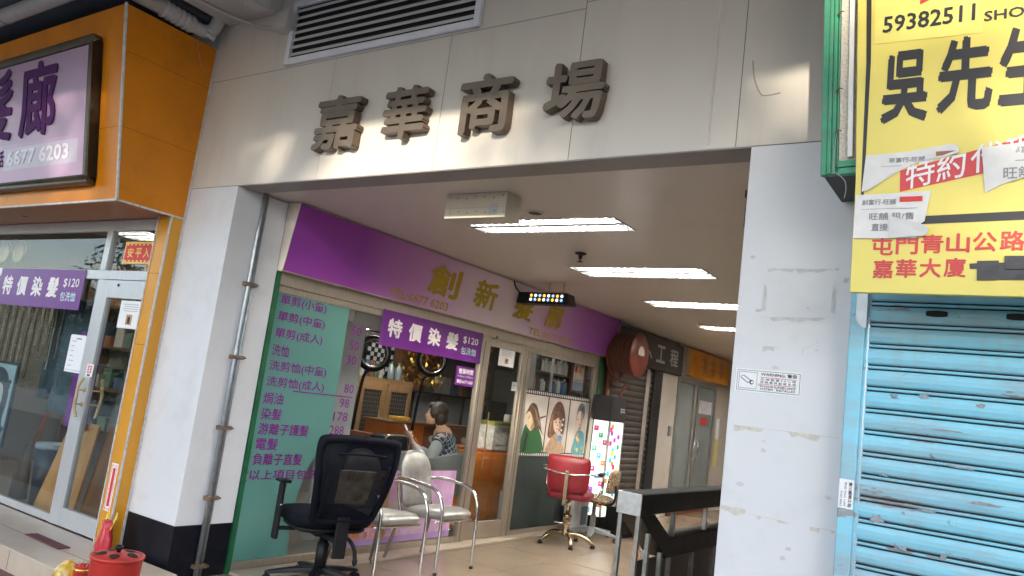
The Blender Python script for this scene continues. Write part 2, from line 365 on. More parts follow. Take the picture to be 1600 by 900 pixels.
streak(-0.97, -0.70, 2.208, 0.02, 1, 0, 0.45); streak(-0.99, -0.72, 1.99, 0.022, 1, 0.01, 0.25); streak(-0.965, -0.90, 1.86, 0.03, 1, 0, 0.5); streak(-0.80, -0.74, 1.86, 0.03, 1, 0.03, 0.45)
for x in (-0.985, -0.70): rs.prism([(x, YF-0.0016, 2.03), (x+0.02, YF-0.0016, 2.03), (x+0.017, YF-0.0016, 2.13), (x+0.004, YF-0.0016, 2.15)], (0, 0.001, 0), 1)
for k in range(16):
    x = random.uniform(-1.07, -0.63); z = random.uniform(1.0, 2.3); s = random.uniform(0.006, 0.02)
    rs.add([(x+s*math.cos(a)*random.uniform(.5, 1.2), YF-0.0017, z+s*0.6*math.sin(a)*random.uniform(.5, 1.2)) for a in [i*PI/4 for i in range(8)]], [list(range(8))], 1)
build('tape_residue', rs, [M_RES, M_RES2], rp)
# light scratches high on the lintel, right of the letters
sc = MB(); sc.tube([(-1.30+0.0*i, YF-0.0005, 3.55-0.74*i/8) for i in range(9)], 0.006, 5); 
sc2 = MB(); sc2.tube(catmull([(-1.12, YF-0.001, 3.21), (-1.105, YF-0.001, 3.12), (-1.07, YF-0.001, 3.04), (-1.03, YF-0.001, 3.03), (-0.98, YF-0.001, 3.035)]), 0.0035, 5)
build('paint_drip', sc, pbr('pale_drip', (0.68, 0.62, 0.54), 0.5), front); build('scuff_mark', sc2, pbr('scuff', (0.40, 0.365, 0.32), 0.7), front)

# ---- passage walls
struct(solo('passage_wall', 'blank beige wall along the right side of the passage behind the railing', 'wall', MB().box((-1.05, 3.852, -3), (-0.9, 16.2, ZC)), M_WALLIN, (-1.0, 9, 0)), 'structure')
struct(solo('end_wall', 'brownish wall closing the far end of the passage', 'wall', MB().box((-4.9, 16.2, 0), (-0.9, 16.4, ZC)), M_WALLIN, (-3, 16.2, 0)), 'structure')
# stair down behind the railing
st = MB()
for k in range(10): st.box((-2.10, 9.28-0.30*(k+1), -0.17*(k+1)-0.15), (-1.06, 9.28-0.30*k, -0.17*(k+1)))
st.box((-2.235, 5.29, -2.2), (-2.105, 9.29, -0.121))
st.box((-2.10, 5.29, -2.4), (-1.06, 6.3, -2.0))
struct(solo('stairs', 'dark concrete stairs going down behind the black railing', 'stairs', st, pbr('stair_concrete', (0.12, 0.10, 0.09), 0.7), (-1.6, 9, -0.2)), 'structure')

# ---- canopy over the pavement
cn = thing('concrete_canopy', 'painted concrete canopy over the pavement with a beam running to the mall front', 'canopy', (-3, 1.6, 4.5))
build('slab', MB().box((-16, -0.02, 4.62), (9, YF-0.001, 4.84)), M_CONC, cn)
build('edge_beam', MB().box((-16, -0.22, 4.175), (9, -0.022, 4.84)), M_CONC, cn)
build('beam', MB().box((-5.30, -0.02, 4.11), (-4.70, YF-0.002, 4.6195)), M_CONC, cn, bevel=0.012)
build('soffit_board', MB().box((-12, 0.3, 4.12), (-5.42, YF-0.01, 4.15)), pbr('slate_board', (0.10, 0.115, 0.14), 0.6, var=0.15, scale=3), cn)

# ---- the other side of the street: unseen flats and street trees, shaped to throw the dappled low sun
def flats(x0, x1, y, h, col, label):
    t = thing('apartment_building', label, 'building', ((x0+x1)/2, y, 0))
    build('wall', MB().box((x0, y-10, -0.3), (x1, y, h)), pbr('render_'+label[:5], col, 0.8, var=0.08, scale=0.6, dirt=(0.2, 0.19, 0.17), dirt_amt=0.3, dscale=0.7), t)
    first = None
    for k in range(int(h//3)):
        for i in range(int((x1-x0)//2.6)):
            a = x0+0.7+i*2.6; z = 0.9+3.0*k
            if first is None:
                first = build('window', MB().frame(-0.06, -0.06, 1.46, 1.46, 0.06, 0.001, 0.06).box((-0.1, 0.001, -0.16), (1.5, 0.25, -0.08)), M_CONC, t, local=True); pn = build('pane', MB().box((0, 0.002, 0), (1.4, 0.03, 1.4)), pbr('far_pane', (0.05, 0.06, 0.07), 0.08), first, local=True); w = first
            else:
                w = first.copy(); COL.objects.link(w); w.parent = t; p2 = pn.copy(); COL.objects.link(p2); p2.parent = w
            w.location = (a-(x0+x1)/2, 0, z)
    build('roof', MB().box((x0-0.2, y-10.2, h), (x1+0.2, y+0.2, h+0.25)), M_CONC, t)
def hedge(x0, x1, y, h, label, seed, n):
    t = thing('added_hedge', label, 'hedge', ((x0+x1)/2, y, -0.04)); rnd = random.Random(seed)
    build('planter', MB().box((x0, y-0.3, -0.04), (x1, y+0.3, 0.42)), M_CONC, t, bevel=0.02)
    q = MB()
    for i in range(n):
        p = Vector((rnd.uniform(x0, x1), y+rnd.gauss(0, 0.2), 0.42+(h-0.42)*rnd.random()**0.8+0.15*noise.noise(Vector((i*0.37, 1, 2))))); s = rnd.uniform(0.07, 0.14); a = Vector((rnd.gauss(0, 1), rnd.gauss(0, 1), rnd.gauss(0, 1))).normalized(); b = a.orthogonal().normalized()
        q.add([p-a*s, p+b*s*0.5, p+a*s, p-b*s*0.5], [(0, 1, 2, 3)])
    build('foliage', q, leafmat('leaves_dark', (0.035, 0.07, 0.022)), t)
M_BARK = pbr('bark', (0.09, 0.065, 0.045), 0.9, var=0.3, scale=12, bump=0.5, bscale=40)
def leafmat(n, c): return pbr(n, c, 0.55, var=0.35, scale=2.5)
def tree(x, y, h, r, label, seed, nleaf=2600, dens=1.0, mat=None):
    rnd = random.Random(seed); t = thing('street_tree', label, 'tree', (x, y, -0.05), 'trees across the street')
    tr = MB(); top = h-r*0.9
    tr.tube(catmull([(x, y, -0.05), (x+0.08, y, top*0.4), (x-0.05, y+0.05, top*0.8), (x, y, h-r*0.5)]), 0.1, 8, radii=None)
    cl = []
    for k in range(11):
        a = rnd.uniform(0, 2*PI); q = rnd.uniform(0.25, 0.85)*r; z = h-r+rnd.uniform(-0.75, 0.62)*r
        c = Vector((x+q*math.cos(a), y+q*math.sin(a)*0.8, z)); cl.append((c, rnd.uniform(0.32, 0.55)*r))
        tr.tube(catmull([(x, y, top*rnd.uniform(0.55, 0.95)), ((x+c.x)/2, (y+c.y)/2, (z+top)/2), tuple(c)], 4), 0.03, 6)
    build('trunk', tr, M_BARK, t, smooth=True)
    lf = MB()
    for i in range(int(nleaf*dens)):
        c, rr = cl[i % len(cl)]; d = Vector((rnd.gauss(0, 1), rnd.gauss(0, 1), rnd.gauss(0, 0.8))).normalized()*rr*rnd.uniform(0.2, 1.0)**0.5
        p = c+d; s = rnd.uniform(0.06, 0.13); a = Vector((rnd.gauss(0, 1), rnd.gauss(0, 1), rnd.gauss(0, 1))).normalized(); b = a.orthogonal().normalized()
        lf.add([p-a*s, p+b*s*0.45, p+a*s, p-b*s*0.45], [(0, 1, 2, 3)])
    build('crown', lf, mat or leafmat('leaves_green', (0.055, 0.095, 0.03)), t)
flats(-70, -26, -24, 5.5, (0.42, 0.40, 0.36), 'long cream flats across the street behind the street trees')
flats(-1.5, 11, -17.5, 7.9, (0.40, 0.36, 0.32), 'sandy block across the street between the cream and pink flats')  # width and height set to keep low sun off the front
flats(22, 60, -24, 5.2, (0.44, 0.36, 0.33), 'low pinkish flats across the street')
hedge(-24, -7.5, -1.9, 2.3, 'unseen dark planter hedge added to darken the street window reflections', 41, 6500)  # out of view, added so the street window reflects something dark
tree(-6.6, -8.0, 5.7, 1.9, 'round street tree across the road, fourth from the left', 11)
tree(-3.4, -8.2, 7.0, 1.7, 'full street tree fifth from the left across the road', 12, 4600)
tree(-1.5, -8.0, 6.9, 1.3, 'slim street tree sixth from the left across the road', 13, 3600)
tree(2.25, -8.1, 6.95, 1.55, 'broad street tree beside the tallest one across the road', 14, 2500)
tree(1.95, -7.2, 7.3, 0.75, 'tallest narrow street tree across the road', 15, 900)
tree(-11.5, -7.6, 6.6, 2.4, 'dark wide street tree third from the left end of the row', 21, 3800, mat=leafmat('leaves_dark', (0.035, 0.07, 0.022)))
tree(-16.5, -7.8, 6.9, 2.6, 'dark tall street tree second from the left end of the row', 22, 3800, mat=leafmat('leaves_dark', (0.035, 0.07, 0.022)))
tree(-22.5, -7.6, 7.2, 2.9, 'largest dark street tree at the far left of the row', 23, 4200, mat=leafmat('leaves_dark', (0.035, 0.07, 0.022)))
tree(4.6, -8.0, 5.55, 1.4, 'street tree rightmost of the row across the road', 16)
# ================================================================== MALL FRONT FITTINGS
lv = thing('louvre_vent', 'wide grey louvred vent set in the cream wall above the letters', 'vent', (-3.65, YF, 3.67))
f = MB().frame(-4.525, 3.668, -2.775, 4.155, 0.045, 3.335, YF-0.001); build('frame', f, pbr('grey_alu_paint', (0.72, 0.72, 0.76), 0.45), lv, bevel=0.003)
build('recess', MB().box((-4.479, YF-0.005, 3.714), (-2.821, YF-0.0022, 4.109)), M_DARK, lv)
s = MB()
for k in range(7):
    z = 3.742+k*0.056
    s.prism([(-4.479, 3.337, z-0.016), (-4.479, 3.340, z-0.017), (-4.479, 3.358, z+0.014), (-4.479, 3.356, z+0.0165)], (1.658, 0, 0))
    s.box((-4.479, 3.334, z-0.019), (-2.821, 3.3385, z-0.012))
build('slats', s, pbr('slat_grey', (0.60, 0.60, 0.60), 0.45), lv)
for ch, x0, x1, z0, z1, lab in (('嘉', -4.03, -3.615, 2.965, 3.335, 'raised bronze character 嘉, leftmost on the lintel'), ('華', -3.405, -3.05, 2.985, 3.325, 'raised bronze character 華 between 嘉 and 商'),
                                ('商', -2.805, -2.43, 2.965, 3.325, 'raised bronze character 商 between 華 and 場'), ('場', -2.22, -1.855, 2.985, 3.315, 'raised bronze character 場, rightmost on the lintel')):
    sh = wallY(3.355, x0, z0, x1, z1); sh.text(ch, 0, 0, 1, 1, 0, 0.0, bold=0.024, ext=0.058, side=1)
    o = solo('metal_character', lab, 'sign letter', sh.mb, [M_BRONZE, M_LIDSIDE], ((x0+x1)/2, YF, z0), 'raised letters of the mall name')

# warning sticker
w = wallY(YF-0.001, -1.071, 1.673, -0.793, 1.773); w.slab(0, 0.0005)
w.border(0.025, 0.06, 0.975, 0.94, 0.006, 0.018, 1); w.border(0.055, 0.14, 0.335, 0.86, 0.005, 0.015, 1)
w.poly([(0.08, 0.66), (0.13, 0.72), (0.25, 0.50), (0.21, 0.38), (0.20, 0.36), (0.08, 0.58)], 2, 0.001); w.poly([(0.085, 0.63), (0.12, 0.68), (0.23, 0.49), (0.20, 0.41)], 0, 0.0013)
w.disc(0.255, 0.42, 0.032, 0.10, 1, 0.0012); w.disc(0.262, 0.42, 0.018, 0.055, 0, 0.0015)
w.text('WARNING: 警告', 0.39, 0.73, 0.93, 0.89, 1, bold=0.012); w.rect(0.38, 0.66, 0.93, 0.68, 3); w.rect(0.38, 0.37, 0.93, 0.39, 3)
w.text('此 場 裝 置 2 4 小 時', 0.39, 0.54, 0.92, 0.635, 1); w.text('閉 路 電 視 監 察 系 統', 0.39, 0.415, 0.92, 0.515, 1)
w.text('24 HOUR SURVEILLANCE', 0.39, 0.25, 0.92, 0.34, 1, bold=0.01); w.text('SYSTEM   INSTALLED', 0.39, 0.13, 0.92, 0.22, 1, bold=0.01)
solo('warning_sticker', 'white surveillance warning sticker with a camera drawing on the right pillar', 'sticker', w.mb, [M_PAPER, M_INKK, M_GREYINK, M_RED], (-0.93, YF, 1.72))

# conduit on the left pillar's inner side
cp = thing('wall_conduit', 'galvanised conduit running down the inner side of the left pillar', 'pipe', (-4.81, 3.59, 0))
build('pipe', MB().tube([(-4.803, 3.585, 0.0), (-4.803, 3.585, 1.5), (-4.803, 3.59, 2.45), (-4.80, 3.60, 2.795)], 0.017, 10), M_GALV, cp, smooth=True)
build('pipe', MB().tube([(-4.809, 3.622, 0.0), (-4.809, 3.622, 1.6), (-4.809, 3.625, 2.795)], 0.012, 8), M_GALV, cp, smooth=True)
for z in (2.10, 1.56, 1.05, 0.555, 0.085):
    build('clip', MB().box((-4.824, 3.548, z-0.014), (-4.779, 3.651, z+0.014)).cyl((-4.79, 3.656, z), (-4.772, 3.656, z), 0.008, 8), pbr('rusty_clip', (0.22, 0.15, 0.10), 0.6, 0.4, var=0.3, scale=40), cp, bevel=0.003)

# black bracket just inside the opening, by the right pillar
solo('door_bracket', 'small black bracket high on the inner side of the right pillar', 'bracket', MB().box((-1.16, 3.56, 2.46), (-1.095, 3.62, 2.62)).box((-1.18, 3.60, 2.62), (-1.095, 3.66, 2.66)), M_BLKPL, (-1.12, 3.6, 2.5), bevel=0.004)

# drain pipes, conduit and boxes under the canopy
dp = thing('drain_pipe', 'thick grey drain pipe with a ribbed flexible joint above the orange fascia', 'pipe', (-5.40, 2.7, 4.02))
build('pipe', MB().tube([(-5.40, 1.6, 4.03), (-5.40, 2.86, 4.03)], 0.058, 16), M_PVC, dp, smooth=True)
rib = MB(); prof = []
for i in range(25): prof.append((-5.40+0.0*i, 2.86+0.011*i, 4.03-0.0006*i))
rib.tube(prof, 0.06, 16, radii=[0.058+0.011*(i % 4 in (1, 2)) for i in range(25)])
build('ribbed_joint', rib, M_PVC, dp)
build('elbow', MB().tube(catmull([(-5.40, 3.12, 4.015), (-5.39, 3.20, 4.01), (-5.35, 3.25, 4.03), (-5.325, 3.27, 4.10), (-5.32, 3.27, 4.2)]), 0.05, 14), M_PVC, dp, smooth=True)
build('end_cap', MB().cyl((-5.345, 3.20, 3.985), (-5.32, 3.27, 3.962), 0.022, 12), pbr('white_cap', (0.6, 0.59, 0.57), 0.4), dp, smooth=True)
d2 = thing('drain_pipe', 'grey drain pipe with a cable tie running left under the canopy', 'pipe', (-7, 2.45, 4.0))
build('pipe', MB().tube([(-12, 2.47, 4.02), (-5.78, 2.47, 4.06)], 0.062, 16), M_PVC, d2, smooth=True)
build('cable_tie', MB().tube([(-7.0, 2.47+0.066*math.cos(a), 4.052+0.066*math.sin(a)) for a in [2*PI*i/16 for i in range(16)]], 0.005, 6, closed=True), M_GREYINK, d2)
bx = thing('junction_box', 'square beige junction box on the mall wall left of the louvre vent', 'junction box', (-4.55, 3.33, 3.92))
build('body', MB().box((-4.63, 3.275, 3.925), (-4.475, YF-0.001, 4.055)), M_PVC, bx, bevel=0.006); build('lid', MB().box((-4.634, 3.265, 3.921), (-4.471, 3.2745, 4.059)), M_PVC, bx, bevel=0.003)
b2 = thing('junction_box', 'beige junction box under the canopy, left of the other box', 'junction box', (-4.65, 3.1, 4.02))
build('body', MB().box((-4.698, 3.05, 4.02), (-4.60, 3.18, 4.14)), M_PVC, b2, bevel=0.006); build('lid', MB().box((-4.5995, 3.046, 4.016), (-4.588, 3.184, 4.144)), M_PVC, b2, bevel=0.003)
solo('ceiling_conduit', 'thin beige conduit bending along the canopy beam to the boxes', 'pipe', MB().tube(catmull([(-5.14, 1.8, 4.095), (-5.13, 2.9, 4.095), (-5.10, 3.2, 4.09), (-4.98, 3.30, 4.055), (-4.80, 3.33, 4.00), (-4.632, 3.33, 3.985)]), 0.011, 8), M_PVC, (-5.0, 3, 4.09), smooth=True)
solo('loose_wire', 'thin pale wire dangling in a loop over the orange fascia side', 'wire', MB().tube(catmull([(-5.385, 3.15, 3.98), (-5.385, 3.19, 3.86), (-5.385, 3.24, 3.74), (-5.385, 3.29, 3.71), (-5.385, 3.34, 3.78), (-5.385, 3.352, 3.88)]), 0.0022, 6), pbr('wire_tan', (0.5, 0.3, 0.15), 0.5), (-5.385, 3.25, 3.71), smooth=True)

# ================================================================== LEFT SHOP FRONT
def fy(z, off=0.0): return 2.825-(z-2.55)*0.1587-off
fa = thing('shop_fascia', 'leaning orange laminate fascia box over the salon street front', 'fascia', (-7, 3, 2.55))
build('body', MB().prism([(-10, fy(2.55), 2.55), (-10, fy(3.93), 3.93), (-10, YF-0.002, 3.93), (-10, YF-0.002, 2.55)], (4.597, 0, 0)), M_ORANGE, fa)
tr = MB(); e = 0.008
tr.prism([(-5.415, fy(2.55, e), 2.545), (-5.395, fy(2.55, e), 2.545), (-5.395, fy(3.93, e), 3.935), (-5.415, fy(3.93, e), 3.935)], (0, 0.014, 0))
tr.box((-10, fy(2.55, e), 2.538), (-5.395, fy(2.55, -0.012), 2.552)); tr.box((-5.409, fy(2.55, -0.014), 2.538), (-5.395, YF-0.012, 2.552))
tr.box((-5.407, YF-0.014, 2.538), (-5.388, YF-0.002, 3.93))
build('edge_trim', tr, M_TRIM, fa)
sm = MB(); sm.box((-5.4035, fy(3.067), 3.066), (-5.4020, YF-0.016, 3.0685)); sm.box((-5.4035, fy(3.60), 3.599), (-5.4020, YF-0.016, 3.6015))
sm.box((-10, fy(3.067, 0.0015), 3.066), (-5.416, fy(3.067, 0), 3.068))
build('panel_seam', sm, pbr('seam_brown', (0.16, 0.06, 0.01), 0.7), fa)
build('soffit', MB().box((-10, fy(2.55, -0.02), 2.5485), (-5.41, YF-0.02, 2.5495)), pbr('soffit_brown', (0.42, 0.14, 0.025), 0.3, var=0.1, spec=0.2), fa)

# light box sign on the fascia
def tp(x, z, off): return (x, fy(z, off), z)
ls = thing('lightbox_sign', 'lilac light box salon sign with a bronze frame on the orange fascia', 'sign', (-7, 2.6, 2.65))
fr = MB(); w = 0.055
def tbar(x0, z0, x1, z1, a=0.0, b=0.075): fr.prism([tp(x0, z0, b), tp(x1, z0, b), tp(x1, z1, b), tp(x0, z1, b)], Vector((0, b-a, 0)))
tbar(-9.5, 2.655, -5.70, 2.655+w); tbar(-9.5, 3.735-w, -5.70, 3.735); tbar(-5.70-w, 2.655+w, -5.70, 3.735-w)
build('frame', fr, pbr('dark_bronze', (0.085, 0.06, 0.035), 0.35, 0.6, var=0.25, scale=10), ls, bevel=0.012)
fr = MB(); 
tbar(-9.5, 2.655+w, -5.7-w, 2.655+w+0.012, 0.04, 0.068); tbar(-9.5, 3.735-w-0.012, -5.7-w, 3.735-w, 0.04, 0.068); tbar(-5.7-w-0.012, 2.655+w+0.012, -5.7-w, 3.735-w-0.012, 0.04, 0.068)
build('gasket', fr, M_BLKPL, ls)
O = Vector(tp(-8.3, 2.71, 0.06)); V = Vector(tp(-8.3, 3.68, 0.06))-O
fs = Sheet(O, (2.545, 0, 0), V); fs.slab(0, 0.04)
fs.rect(0, 0.0, 1, 0.325, 1, 0.0008); fs.rect(0.49, 0.115, 0.955, 0.295, 2, 0.0014)
build('face', fs.mb, [pbr('lilac_face', (0.34, 0.22, 0.32), 0.3, var=0.22, scale=0.9), pbr('lilac_face_low', (0.40, 0.25, 0.37), 0.3, var=0.12, scale=1.5), pbr('lilac_strip', (0.42, 0.36, 0.45), 0.3, var=0.06, scale=6)], ls)
lt = Sheet(O, (2.545, 0, 0), V)
X = lambda x: (x+8.3)/2.545
Z = lambda z: (z-2.71)/0.97
lt.text('廊', X(-6.80), Z(3.06), X(-6.21), Z(3.645), 0, 0.004, bold=0.022, ext=0.006); lt.text('髮', X(-7.52), Z(3.06), X(-6.93), Z(3.65), 0, 0.004, bold=0.022, ext=0.006)
lt.text('6677 6203', X(-6.985), Z(2.855), X(-5.99), Z(2.975), 1, 0.004, bold=0.03); lt.text('電話', X(-7.30), Z(2.85), X(-7.04), Z(2.99), 0, 0.004, bold=0.02)
build('lettering', lt.mb, [pbr('deep_violet', (0.06, 0.006, 0.085), 0.6, spec=0.15), pbr('white_letter', (0.66, 0.62, 0.68), 0.4)], ls)

# pilaster
pl = thing('orange_pilaster', 'narrow orange laminate pilaster between the salon door and the mall pillar', 'pilaster', (-5.48, 3.3, 0))
build('body', MB().box((-5.565, 3.257, -0.05), (-5.404, YF-0.002, 2.547)), M_AMBER, pl)
t = MB(); t.box((-5.575, 3.250, -0.05), (-5.561, 3.262, 2.547)); t.box((-5.412, 3.250, -0.05), (-5.400, 3.264, 2.537)); t.box((-5.4025, YF-0.016, -0.05), (-5.394, YF-0.001, 2.537))
build('edge_trim', t, M_TRIM, pl)
build('panel_seam', MB().box((-5.560, 3.2555, 1.56), (-5.413, 3.2568, 1.563)).box((-5.560, 3.2555, 2.10), (-5.413, 3.2568, 2.103)), pbr('seam_brown', (0.16, 0.06, 0.01), 0.7), pl)

# glazed street front of the salon
YG = 3.33
sf = thing('salon_street_front', 'aluminium framed street window and door of the salon under the orange fascia', 'shop front', (-7, YG, 0.1))
m = MB()
m.box((-10, 3.31, 2.455), (-5.577, 3.352, 2.545)); m.box((-10, 3.31, 2.05), (-5.577, 3.352, 2.125))
m.box((-6.36, 3.305, 2.126), (-6.28, 3.355, 2.454)); m.box((-6.345, 3.305, 0.11), (-6.255, 3.355, 2.049)); m.box((-5.600, 3.312, 0.11), (-5.577, 3.35, 2.049))
m.box((-10, 3.312, 0.11), (-6.346, 3.35, 0.165)); m.box((-8.42, 3.312, 0.166), (-8.36, 3.35, 2.049))
build('window_frame', m, M_ALU, sf, bevel=0.003)
GL = glass('shop_glass', (0.88, 0.90, 0.88), 0.022)
build('pane', MB().box((-10, 3.329, 0.166), (-6.346, 3.333, 2.049)), GL, sf); build('pane', MB().box((-10, 3.329, 2.126), (-6.361, 3.333, 2.454)), GL, sf); build('pane', MB().box((-6.279, 3.329, 2.126), (-5.578, 3.333, 2.454)), GL, sf)
dm = MB(); dm.box((-6.250, 3.300, 0.115), (-6.165, 3.345, 2.045)); dm.box((-5.64, 3.300, 0.115), (-5.603, 3.345, 2.045)); dm.box((-6.164, 3.301, 1.90), (-5.641, 3.344, 2.045)); dm.box((-6.164, 3.301, 0.115), (-5.641, 3.344, 0.25))
dr = build('door', dm, M_ALU, sf, bevel=0.003)
build('pane', MB().box((-6.164, 3.320, 0.251), (-5.641, 3.324, 1.899)), GL, dr)
h = MB(); h.tube(catmull([(-6.175, 3.262, 0.945), (-6.195, 3.245, 1.02), (-6.185, 3.238, 1.10), (-6.20, 3.245, 1.18), (-6.18, 3.262, 1.25)]), 0.012, 8)
for z in (1.045, 1.155): h.cyl((-6.19, 3.245, z), (-6.19, 3.301, z), 0.008, 8); h.cyl((-6.19, 3.292, z), (-6.19, 3.2995, z), 0.018, 10)
build('handle', h, pbr('pale_wood_handle', (0.50, 0.36, 0.20), 0.4), dr, smooth=True)
h = MB(); h.tube(catmull([(-6.13, 3.39, 0.945), (-6.15, 3.41, 1.02), (-6.14, 3.415, 1.10), (-6.155, 3.41, 1.18), (-6.135, 3.39, 1.25)]), 0.012, 8)
for z in (1.045, 1.155): h.cyl((-6.145, 3.41, z), (-6.175, 3.346, z), 0.008, 8)
build('handle', h, pbr('pale_wood_handle', (0.50, 0.36, 0.20), 0.4), dr, smooth=True)
build('door_closer_dot', MB().cyl((-6.02, 3.3005, 2.005), (-6.02, 3.295, 2.005), 0.012, 10), M_BLKPL, dr)

# tiled step
stp = MB().box((-12, 2.72, -0.045), (-4.60, 3.30, 0.105)); 
struct(solo('tiled_step', 'beige tiled step along the salon street front', 'step', stp, M_STEP, (-7, 3, -0.04), bevel=0.006), 'structure')
gm = MB()
for x in (-5.62, -6.22, -6.82, -7.42): gm.box((x, 2.7185, -0.03), (x+0.004, 2.7195, 0.098))
gm.box((-9, 2.98, 0.1055), (-4.96, 2.984, 0.1062)); struct(build('step_joints', gm, M_GROUT))
solo('door_strip', 'dark red rubber strip lying on the tiled step by the salon door', 'mat', MB().prism([(-5.985, 2.972, 0.107), (-5.50, 2.966, 0.107), (-5.495, 3.055, 0.107), (-5.98, 3.06, 0.107)], (0, 0, 0.006)), pbr('maroon_rubber', (0.13, 0.04, 0.045), 0.7), (-5.8, 3.06, 0.107), bevel=0.002)

# banner, notices and charms on the street front
def hair_banner(S, name, label, loc):
    S.slab(0, 0.003)
    b = thing(name, label, 'banner', loc); build('sheet', S.mb, [M_PURPLE], b)
    T = Sheet(S.O, S.U, S.V)
    for i, c in enumerate('特價染髮'): T.text(c, 0.055+0.185*i, 0.27, 0.055+0.185*i+0.125, 0.80, 0, 0.0018, bold=0.034)
    T.text('$120', 0.785, 0.53, 0.955, 0.78, 0, 0.0018, bold=0.012); T.text('包洗恤', 0.775, 0.20, 0.945, 0.44, 1, 0.0018, bold=0.012)
    build('lettering', T.mb, [pbr('banner_white', (0.80, 0.76, 0.74), 0.5), pbr('banner_pale_blue', (0.60, 0.76, 0.82), 0.5)], b)
hair_banner(wallY(3.302, -8.08, 1.78, -6.56, 2.12), 'purple_banner', 'purple hair dye price banner in the street window under the transom', (-7.3, 3.3, 1.78))
# notices on the street window
n = thing('fortune_paper', 'red and gold fortune paper with four characters above the salon door', 'paper', (-5.8, 3.337, 2.19))
S = wallY(3.3265, -6.085, 2.185, -5.56, 2.365); S.slab(0, 0.0006); S.border(0, 0, 1, 1, 0.035, 0.09, 1); 
for i in range(9): S.disc(0.07+0.108*i, 0.13, 0.03, 0.05, 1, 0.0012, 8); S.disc(0.07+0.108*i, 0.87, 0.03, 0.05, 1, 0.0012, 8)
for i, c in enumerate('安平入出'): S.text(c, 0.10+0.215*i, 0.28, 0.26+0.215*i, 0.72, 1, 0.0014, bold=0.02)
build('sheet', S.mb, [M_RED, pbr('gold_print', (0.75, 0.48, 0.10), 0.35, 0.3)], n)
S = wallY(3.3195, -5.965, 1.672, -5.655, 1.888); S.slab(0, 0.0006); S.rect(0.36, 0.13, 0.62, 0.50, 1); S.disc(0.49, 0.34, 0.06, 0.09, 2, 0.0015); S.rect(0.44, 0.18, 0.54, 0.30, 2, 0.0015)
for k, a in enumerate((0.62, 0.70, 0.78, 0.86)): S.rect(0.2-0.06*(k % 2), a, 0.82, a+0.018, 3)
solo('door_notice', 'white notice with a small brown picture on the street door of the salon', 'notice', S.mb, [M_PAPER, pbr('print_brown', (0.45, 0.25, 0.10), 0.6), M_INKK, M_GREYINK], (-5.8, 3.319, 1.67))
S = wallY(3.3285, -6.635, 1.272, -6.375, 1.58)
S.mb.prism([S.p(0, 0), S.p(1, 0), S.p(1, 0.94), S.p(0.88, 1), S.p(0.05, 1), S.p(0, 0.97)], -S.N*0.0006, 0)
for k in range(6): S.rect(0.16, 0.82-0.13*k, 0.16+random.uniform(0.18, 0.30), 0.835-0.13*k, 1)
S.rect(0.38, 0.88, 0.70, 0.915, 1); S.rect(0.05, 0.05, 0.95, 0.06, 1)
solo('price_slip', 'tall white paper slip taped to the street window left of the door', 'notice', S.mb, [M_PAPER, M_GREYINK], (-6.5, 3.328, 1.27))
S = wallY(3.2985, -6.235, 1.262, -6.135, 1.362); S.slab(0, 0.0005); S.rect(0.22, 0.28, 0.78, 0.88, 1); [S.rect(0.32, 0.36+0.12*k, 0.68, 0.41+0.12*k, 0, 0.0014) for k in range(4)]; S.rect(0.46, 0.34, 0.54, 0.84, 0, 0.0016); S.rect(0.25, 0.06, 0.7, 0.2, 2)
solo('push_sticker', 'small red and white push sticker above the wooden door handle', 'sticker', S.mb, [M_PAPER, M_RED, M_INKK], (-6.19, 3.298, 1.262))
S = wallY(3.2565, -5.535, 0.352, -5.452, 0.690); S.slab(0, 0.0006); S.rect(0.30, 0.10, 0.70, 0.90, 1)
rr = random.Random(5)
for k in range(34):
    b = 0.03+0.94*k/34; 
    for a in (0.08, 0.80): S.rect(a, b, a+0.12*rr.uniform(0.5, 1), b+0.018, 1, 0.0011)
for a in (0.2, 0.45, 0.7): S.rect(a, 0.02, a+0.08, 0.06, 1, 0.0011); S.rect(a, 0.93, a+0.08, 0.97, 1, 0.0011)
solo('red_blessing_strip', 'red and white blessing strip stuck low on the orange pilaster', 'sticker', S.mb, [M_PAPER, M_RED], (-5.49, 3.256, 0.35))

# ---- inside the street window
room = thing('salon_room', 'dim salon room behind the glass with grey walls and a storage partition', 'room', (-8, 6, 0))
M_RCEIL = pbr('salon_ceiling', (0.42, 0.40, 0.37), 0.7)
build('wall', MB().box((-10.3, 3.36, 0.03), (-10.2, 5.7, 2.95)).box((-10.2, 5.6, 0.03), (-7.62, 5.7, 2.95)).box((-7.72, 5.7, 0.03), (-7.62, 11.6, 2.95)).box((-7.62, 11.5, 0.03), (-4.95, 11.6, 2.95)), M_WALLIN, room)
build('room_ceiling', MB().box((-10.3, 3.60, 2.95), (-4.95, 11.6, 3.0)), M_RCEIL, room)
L330 = lambda x, z, y: (x*y/3.33, y, 1.5+(z-1.5)*y/3.33)
